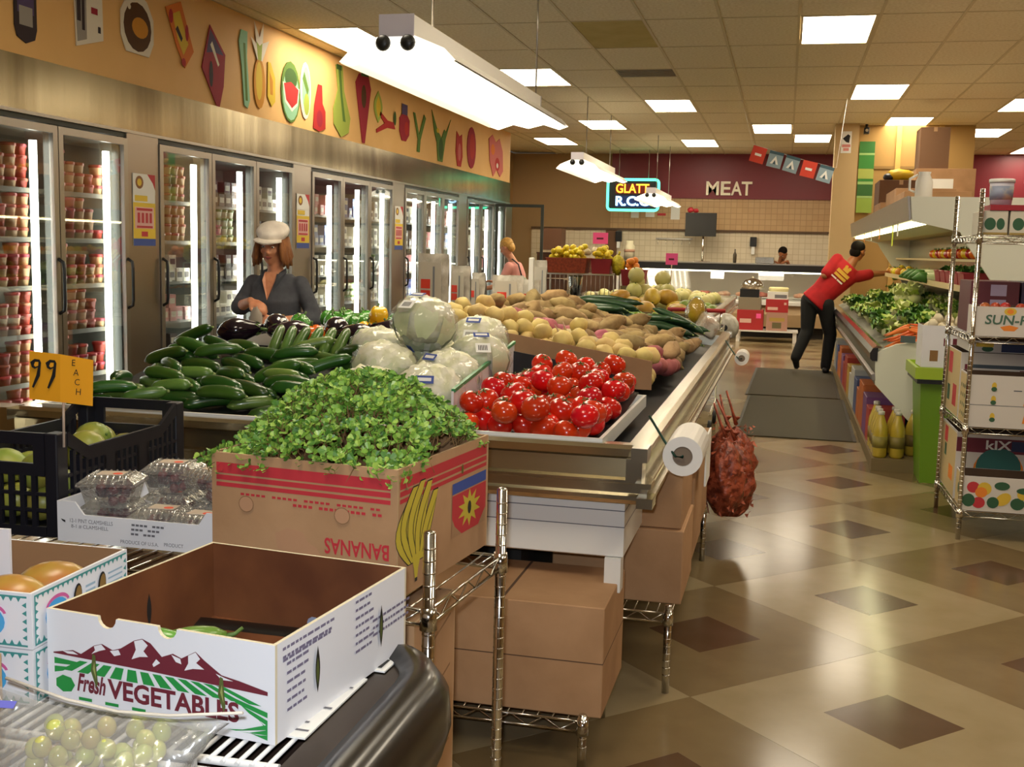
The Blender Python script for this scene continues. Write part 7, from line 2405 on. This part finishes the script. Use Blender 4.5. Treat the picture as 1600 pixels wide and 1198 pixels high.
# ---- woman in the white cap, sorting goods behind the case
X, Y = -3.18, 6.62
pw = thing('person', 'person in a white cap and dark grey shirt, hands together behind the island case', 'person', (X, Y, 0))
b = MB()
hc_ = Vector((-.01, -.03, 1.452))
Fw, Uw = Vector((.10, -.97, -.20)), Vector((.06, -.05, 1))
T, R = head(b, hc_, Fw, Uw)
limb(b, [(0, .02, 1.22), (0, .0, 1.31), (-.005, -.02, 1.39)], [.07, .052, .050])
loft(b, [((0, .02, .84), (.15, 0, 0), (0, .105, 0)), ((0, .02, 1.0), (.125, 0, 0), (0, .085, 0)), ((0, .02, 1.14), (.145, 0, 0), (0, .10, 0)), ((0, .025, 1.235), (.15, 0, .0), (0, .075, 0)), ((0, .02, 1.27), (.07, 0, 0), (0, .055, 0))])
# her right arm (photo left): elbow out, forearm across; left arm: forearm across and forward
sR, eR, wR = Vector((-.175, .02, 1.225)), Vector((-.245, -.03, 1.055)), Vector((-.075, -.20, 1.105))
sL, eL, wL = Vector((.175, .02, 1.225)), Vector((.285, -.02, 1.0)), Vector((.10, -.20, .985))
limb(b, [sR + Vector((.012, 0, -.012)), eR, wR], [.042, .040, .028])
limb(b, [sL + Vector((-.012, 0, -.012)), eL, wL], [.042, .040, .028])
hand(b, wR, (.9, -.15, -.30), (.25, -.55, .8), 1, .75, .98)
hand(b, wL, (-.95, -.1, .12), (-.1, -.75, .65), -1, .85, .98)
for sx in (-1, 1):
    limb(b, [(sx * .09, .02, .84), (sx * .10, .0, .45), (sx * .10, .03, .08)], [.085, .055, .038])
    b.ball((sx * .105, -.04, .035), (.042, .11, .035), 12, 8)
fuse(b, 'body', M_skin, pw, .0085, 3)
face(pw, T, R)
sh = MB()
loft(sh, [((0, .02, .80), (.178, 0, 0), (0, .13, 0)), ((0, .02, .95), (.158, 0, 0), (0, .115, 0)), ((0, .0, 1.10), (.172, 0, 0), (0, .132, 0)), ((0, .02, 1.20), (.178, 0, 0), (0, .105, 0)), ((0, .025, 1.25), (.135, 0, 0), (0, .082, 0)), ((0, .022, 1.278), (.10, 0, 0), (0, .07, 0))], 18)
limb(sh, [sR + Vector((.012, 0, -.012)), eR, lerp(eR, wR, .22)], [.057, .052, .053])
limb(sh, [sL + Vector((-.012, 0, -.012)), eL, lerp(eL, wL, .40)], [.057, .051, .047])
sh.ball(lerp(eR, wR, .18), .062, 12, 8)
M_shirt = mat('charcoal_shirt', '#43444a', .85, noise=(14, .35, .65), col2='#34353c', bump=(14, .5))
fuse(sh, 'shirt', M_shirt, pw, .011, 3)
ck = MB()
for sx in (-1, 1):
    ck.add([(sx * .015, -.108, 1.10), (sx * .055, -.083, 1.235), (sx * .085, -.02, 1.29), (sx * .06, .03, 1.315), (sx * .045, -.04, 1.285), (sx * .03, -.085, 1.23)], [(0, 1, 5), (1, 2, 4, 5), (2, 3, 4)])
    ck.add([(sx * .015, -.113, 1.10), (sx * .055, -.089, 1.235), (sx * .090, -.02, 1.295)], [(0, 1, 2)])
ck.build('collar', M_shirt, pw)
nk = MB().add([(-.042, -.066, 1.288), (.042, -.066, 1.288), (.045, -.099, 1.235), (.0, -.126, 1.11), (-.045, -.099, 1.235)], [(4, 3, 2, 1, 0)])
nk.build('neck_opening', M_skin, pw)
tr = MB()
loft(tr, [((0, .02, .72), (.165, 0, 0), (0, .12, 0)), ((0, .02, .86), (.165, 0, 0), (0, .118, 0))])
for sx in (-1, 1):
    limb(tr, [(sx * .09, .02, .80), (sx * .10, .0, .45), (sx * .10, .03, .09)], [.095, .068, .055])
fuse(tr, 'trousers', mat('dark_trousers', '#2c2c34', .85), pw, .014, 2)
cp = MB()
def capT(x, y, z):
    return T(x, y, z)
cp.ball(T(0.0, -.02, .092), (.106, .118, .062), 22, 12, rot=R @ Matrix.Rotation(-.12, 3, 'X'), fn=lumpy(12, .06, 2))
cp.lathe([(.0835, -.03), (.0845, .03)], 24)
nb_ = len(cp.v) - 24 * 2
M3 = R.to_4x4()
for i_ in range(nb_, len(cp.v)):
    x, y, z = cp.v[i_]
    cp.v[i_] = tuple(T(x * .98, y * 1.16 - .008, z + .062))
fuse(cp, 'cap', mat('white_cap_cloth', '#e6dcd0', .85, noise=(9, .4, .6), col2='#d2c6ba'), pw, .008, 2)
br_ = MB()
outer = []
for i in range(13):
    a = -1.25 + 2.5 * i / 12
    outer.append((sin(a), cos(a)))
vs = []
for (sx, cy) in outer:
    vs.append(T(sx * .080, .075 * cy + .012, .060))
for (sx, cy) in outer:
    vs.append(T(sx * .098, .085 * cy + .056, .042 + .012 * abs(sx)))
br_.add(vs, [(i, i + 1, 13 + i + 1, 13 + i) for i in range(12)], 0, True)
br_.add([v + Vector((0, 0, -.006)) for v in vs], [(13 + i, 13 + i + 1, i + 1, i) for i in range(12)], 0, True)
br_.build('cap_brim', mat('white_cap_cloth', '#e6dcd0'), pw)
hr_ = MB()
M_hair = mat('auburn_hair', '#6e3f1e', .75, noise=(60, .35, .65), col2='#8f5a2a', stretch=(1, 1, .15))
for sx in (-1, 1):
    for k in range(9):
        a = k / 8
        x, y = sx * (.074 + .012 * sin(a * 3)), .045 - a * .12
        hr_.tube([T(x * .95, y, .05), T(x * 1.12, y + .01, -.01), T(x * 1.22 + sx * .008 * (k % 2), y + .012, -.07), T(x * 1.15 + sx * .02 * ((k + 1) % 2), y + .015, -.105 - .014 * (k % 3))], [.016, .020, .019, .007], 7)
hr_.ball(T(0, -.06, .0), (.082, .055, .10), 14, 9, rot=R)
hr_.build('hair', M_hair, pw)
bw = lerp(eL, wL, .88)
MB().tube([bw + Vector((cos(q) * .012, sin(q) * .036 * .8, sin(q) * .0 + cos(q) * .034)) for q in [2 * PI * k / 14 for k in range(14)]], .010, 8, 0, True).build('gold_bracelet', mat('gold_band', '#c9962e', .3, .7), pw)
gp = thing('paper_packet', 'crumpled grey paper packet held between the hands of the person in the white cap', 'packet', (X - .01, Y - .255, .90))
MB().ball((0, 0, .07), (.042, .026, .10), 12, 10, fn=lumpy(31, .35, 3)).build('packet', mat('grey_paper_packet', '#8f8478', .8), gp)

# ---- worker in the red shirt leaning into the vegetable case
X, Y = .50, 14.55
pr = thing('person', 'person in a red T-shirt and black trousers leaning into the right vegetable case', 'person', (X, Y, 0))
b = MB()
hip = Vector((-.10, .0, .94))
chest = Vector((.20, .06, 1.24))
sho = Vector((.27, .09, 1.36))
ax = (sho - hip).normalized()
sdv = Vector((.80, .0, -.50)).normalized()
sdv = (sdv - ax * sdv.dot(ax)).normalized()
fw = Vector((0, 1, 0))
hd = Vector((.37, .15, 1.545))
Fh, Uh = Vector((.62, .75, -.18)), Vector((.30, .12, 1))
T, R = head(b, hd, Fh, Uh, 1.05)
limb(b, [sho, lerp(sho, hd, .5), hd + Vector((-.01, -.01, -.05))], [.075, .058, .058])
def tors(bb, k):
    loft(bb, [(hip + ax * -.07, sdv * .162 * k, fw * .122 * k), (hip + ax * .10, sdv * .145 * k, fw * .105 * k), (lerp(hip, sho, .55), sdv * .165 * k, fw * .118 * k), (lerp(hip, sho, .86), sdv * .185 * k, fw * .105 * k), (sho + ax * .02, sdv * .12 * k, fw * .08 * k)], 18)
tors(b, .93)
shR, elR, wrR = sho + sdv * .165 + ax * -.03, Vector((.53, .10, 1.265)), Vector((.735, .14, 1.285))
shL, elL, wrL = sho - sdv * .165 + ax * -.04, Vector((-.03, -.06, 1.235)), Vector((.02, .20, 1.12))
limb(b, [shR, elR, wrR], [.056, .044, .030])
limb(b, [shL, elL, wrL], [.056, .044, .030])
hand(b, wrR, (.95, .2, -.05), (0, -.2, 1), -1, .6)
hand(b, wrL, (.4, .9, -.1), (-.3, 0, 1), 1, .5)
hpR, knR, anR = hip + Vector((.10, 0, -.06)), Vector((.085, .03, .49)), Vector((.05, .04, .09))
hpL, knL, anL = hip + Vector((-.09, 0, -.03)), Vector((-.20, -.02, .53)), Vector((-.325, -.12, .20))
limb(b, [hpR, knR, anR], [.092, .062, .042])
limb(b, [hpL, knL, anL], [.092, .062, .042])
fuse(b, 'body', M_skin2, pr, .010, 3)
face(pr, T, R, 1.05, mat('brown_lips', '#7a3f34', .5), '#1c1410')
sh = MB()
tors(sh, 1.10)
limb(sh, [shR, lerp(shR, elR, .85)], [.076, .070])
limb(sh, [shL, lerp(shL, elL, .85)], [.076, .070])
M_rs = mat('red_tshirt', '#c0141c', .8, noise=(7, .35, .65), col2='#a81018', bump=(12, .4))
fuse(sh, 'red_shirt', M_rs, pr, .012, 3)
# print on the back (facing the camera)
pb = MB()
o_ = lerp(hip, sho, .80) + Vector((0, -.118 * 1.10 - .004, 0))
up_ = ax
u_ = Vector((up_.z, 0, -up_.x))
sc = 1.0
S = [(0, rect(-.035, .02, .045, .075)), (0, oval(-.02, .08, .022, .022, 8)), (0, oval(.03, .08, .022, .022, 8)), (0, rect(-.085, -.035, .095, .01)), (0, rect(-.08, -.085, .09, -.048)), (1, rect(-.09, -.125, -.01, -.105)), (1, rect(.0, -.125, .085, -.105))]
decal(pb, S, o_, u_, up_)
pb.build('back_print', [mat('yellow_shirt_print', '#e0a838', .7), mat('white_shirt_print', '#e8d8cc', .7)], pr)
tr = MB()
loft(tr, [(hip + ax * -.10, sdv * .162, fw * .120), (hip + ax * .0, sdv * .150, fw * .112)], 16)
limb(tr, [hpR, knR, anR + Vector((0, 0, .0))], [.112, .082, .066])
limb(tr, [hpL, knL, anL], [.112, .082, .066])
fuse(tr, 'trousers', mat('black_trousers', '#0d0d0e', .8), pr, .014, 2)
for (an, d, dz_, z0) in ((anR, Vector((.15, .98, 0)), 0, .034), (anL, Vector((-.05, -.2, -1)).normalized() * -1, 0, 0)):
    s_b = MB()
    if an is anR:
        limb(s_b, [(an.x, an.y - .05, .045), (an.x + .02, an.y + .16, .036)], [.044, .036])
    else:
        limb(s_b, [an + Vector((.0, .02, -.03)), an + Vector((.02, .10, -.12))], [.044, .036])
    s_b.build('shoe', mat('black_shoe', '#0c0c0d', .5), pr)
hr_ = MB().ball(T(0, -.028, .045), (.083, .095, .085), 18, 12, rot=R)
hr_.ball(T(0, -.055, -.02), (.076, .055, .07), 14, 9, rot=R)
hr_.build('hair', mat('black_hair', '#17110d', .9, spec=.15), pr)
# cabbage in the reaching hand
place(V_let[0], Matrix.Translation((X + .83, Y + .16, 1.215)) @ Matrix.Rotation(.4, 4, 'Z'), 'pale lettuce held in the outstretched hand of the red-shirted worker', 'lettuce', None, .9)

# ---- woman in pink by the open freezer door
X, Y = -3.58, 14.55
pk = thing('person', 'person in a pink top with a shoulder bag reaching into the far open freezer', 'person', (X, Y, 0))
b = MB()
T, R = head(b, (-.06, -.02, 1.49), (-.85, .25, -.45), (-.25, 0, 1))
limb(b, [(.06, .0, 1.26), (.0, 0, 1.36), (-.04, -.01, 1.42)], [.06, .05, .05])
def tp(bb, k):
    loft(bb, [((.12, .02, .82), (.115 * k, 0, 0), (0, .155 * k, 0)), ((.11, .02, .98), (.10 * k, 0, 0), (0, .135 * k, 0)), ((.08, .02, 1.14), (.115 * k, 0, 0), (0, .155 * k, 0)), ((.06, .02, 1.25), (.09 * k, 0, 0), (0, .17 * k, 0)), ((.05, .02, 1.30), (.06 * k, 0, 0), (0, .08 * k, 0))])
tp(b, .93)
s1, e1, w1 = Vector((.02, -.165, 1.24)), Vector((-.09, -.19, .99)), Vector((-.33, -.14, .93))
s2, e2, w2 = Vector((.06, .19, 1.24)), Vector((-.05, .22, 1.0)), Vector((-.28, .2, 1.02))
limb(b, [s1, e1, w1], [.046, .038, .027])
limb(b, [s2, e2, w2], [.046, .038, .027])
hand(b, w1, (-1, .1, -.1), (0, -.3, 1), 1, .5, .95)
hand(b, w2, (-1, .0, .1), (0, .3, 1), -1, .5, .95)
for sy in (-1, 1):
    limb(b, [(.12, .02 + sy * .085, .84), (.10, .02 + sy * .09, .46), (.12, .02 + sy * .09, .08)], [.085, .058, .04])
    b.ball((.05, .02 + sy * .09, .036), (.11, .042, .035), 12, 8)
fuse(b, 'body', M_skin, pk, .010, 3)
face(pk, T, R)
sh = MB(); tp(sh, 1.06)
sh.v = [(x, y, max(z, .88)) for x, y, z in sh.v]
limb(sh, [s1, lerp(s1, e1, .55)], [.062, .056]); limb(sh, [s2, lerp(s2, e2, .55)], [.062, .056])
fuse(sh, 'pink_top', mat('pink_top_cloth', '#d9958c', .85, bump=(12, .4)), pk, .012, 3)
tr = MB()
loft(tr, [((.12, .02, .74), (.125, 0, 0), (0, .165, 0)), ((.115, .02, .90), (.12, 0, 0), (0, .155, 0))])
for sy in (-1, 1):
    limb(tr, [(.12, .02 + sy * .085, .80), (.10, .02 + sy * .09, .46), (.12, .02 + sy * .09, .10)], [.095, .068, .055])
fuse(tr, 'khaki_trousers', mat('khaki_cloth', '#9a8a68', .85), pk, .014, 2)
hr_ = MB().ball(T(0, -.025, .04), (.084, .098, .084), 18, 12, rot=R)
hr_.ball(T(0, -.07, -.02), (.07, .05, .075), 12, 8, rot=R)
hr_.build('hair', mat('blonde_hair', '#a97a34', .6, noise=(50, .4, .6), col2='#c99a4a'), pk)
bg = MB().ball((.22, -.16, .98), (.06, .09, .13), 14, 9, fn=lumpy(3, .15, 2))
bg.build('shoulder_bag', mat('grey_green_bag', '#8c917c', .7), pk)
MB().tube([(.20, -.16, 1.10), (.14, -.13, 1.27), (.05, -.09, 1.335), (.0, .02, 1.33)], .010, 6).build('bag_strap', M_black, pk)

# ---- butcher behind the counter
X, Y = -.10, 21.42
pm = thing('person', 'person in a white coat bending over behind the meat counter', 'person', (X, Y, 0))
b = MB()
T, R = head(b, (.03, -.16, 1.50), (-.35, -.6, -.7), (-.25, -.45, .85))
limb(b, [(0, -.02, 1.30), (.01, -.09, 1.40), (.02, -.13, 1.46)], [.07, .056, .055])
def tm(bb, k):
    loft(bb, [((0, .02, .82), (.17 * k, 0, 0), (0, .12 * k, 0)), ((0, .02, 1.0), (.155 * k, 0, 0), (0, .11 * k, 0)), ((0, 0, 1.18), (.175 * k, 0, 0), (0, .12 * k, 0)), ((0, -.02, 1.32), (.15 * k, 0, 0), (0, .09 * k, 0))])
tm(b, .93)
limb(b, [(-.19, -.01, 1.26), (-.25, -.08, 1.03), (-.16, -.26, 1.36)], [.05, .042, .03])
limb(b, [(.19, -.01, 1.26), (.25, -.08, 1.03), (.12, -.27, 1.36)], [.05, .042, .03])
hand(b, (-.16, -.26, 1.36), (.6, -.4, -.05), (0, 0, 1), -1, .6)
hand(b, (.12, -.27, 1.36), (-.6, -.4, -.05), (0, 0, 1), 1, .6)
for sx in (-1, 1):
    limb(b, [(sx * .09, .02, .84), (sx * .10, .0, .46), (sx * .10, .02, .08)], [.09, .06, .042])
    b.ball((sx * .10, -.05, .036), (.045, .10, .035), 12, 8)
fuse(b, 'body', M_skin2, pm, .011, 3)
face(pm, T, R, 1.0, mat('brown_lips', '#7a3f34'), '#1c1410')
sh = MB(); tm(sh, 1.06)
limb(sh, [(-.19, -.01, 1.26), (-.25, -.08, 1.03), (-.18, -.22, 1.28)], [.066, .06, .045])
limb(sh, [(.19, -.01, 1.26), (.25, -.08, 1.03), (.15, -.23, 1.28)], [.066, .06, .045])
fuse(sh, 'white_coat', mat('white_coat_cloth', '#d9d2c4', .8), pm, .013, 3)
tr = MB()
for sx in (-1, 1):
    limb(tr, [(sx * .09, .02, .86), (sx * .10, .0, .46), (sx * .10, .02, .10)], [.10, .07, .058])
fuse(tr, 'trousers', mat('dark_trousers', '#2c2c34'), pm, .015, 2)
MB().ball(T(0, -.028, .042), (.082, .095, .082), 16, 11, rot=R).build('hair', mat('black_hair', '#17110d'), pm)

# ---------------------------------------------------------------- heaps: tell alike neighbours apart by their place
def _uv(p):
    d = Vector(p) - cam_o.matrix_world.translation
    return d.dot(_r) / d.dot(_f), -d.dot(_u) / d.dot(_f), d.dot(_f)
bpy.context.view_layer.update()
_by = {}
for o in COL.objects:
    if o.parent is None and 'label' in o and o.get('group') and 'outside the picture' not in o['label']:
        _by.setdefault(o['label'], []).append(o)
for lb_, os_ in _by.items():
    n = len(os_)
    if n < 2 or n > 20 * 20:
        continue
    pos = {o.name: _uv(o.matrix_world.translation) for o in os_}
    if n <= 12:
        os_.sort(key=lambda o: pos[o.name][0])
        for i, o in enumerate(os_):
            o['label'] = '%s, %s from left' % (lb_, ORD[i])
    else:
        rows_ = max(2, round(math.sqrt(n / 2.2)))
        os_.sort(key=lambda o: -pos[o.name][1])
        per = math.ceil(n / rows_)
        for r_ in range(rows_):
            part = sorted(os_[r_ * per:(r_ + 1) * per], key=lambda o: pos[o.name][0])
            for i, o in enumerate(part):
                o['label'] = '%s, %s row up, %s from left' % (lb_, 'lowest' if r_ == 0 else ORD[r_], ORD[i])
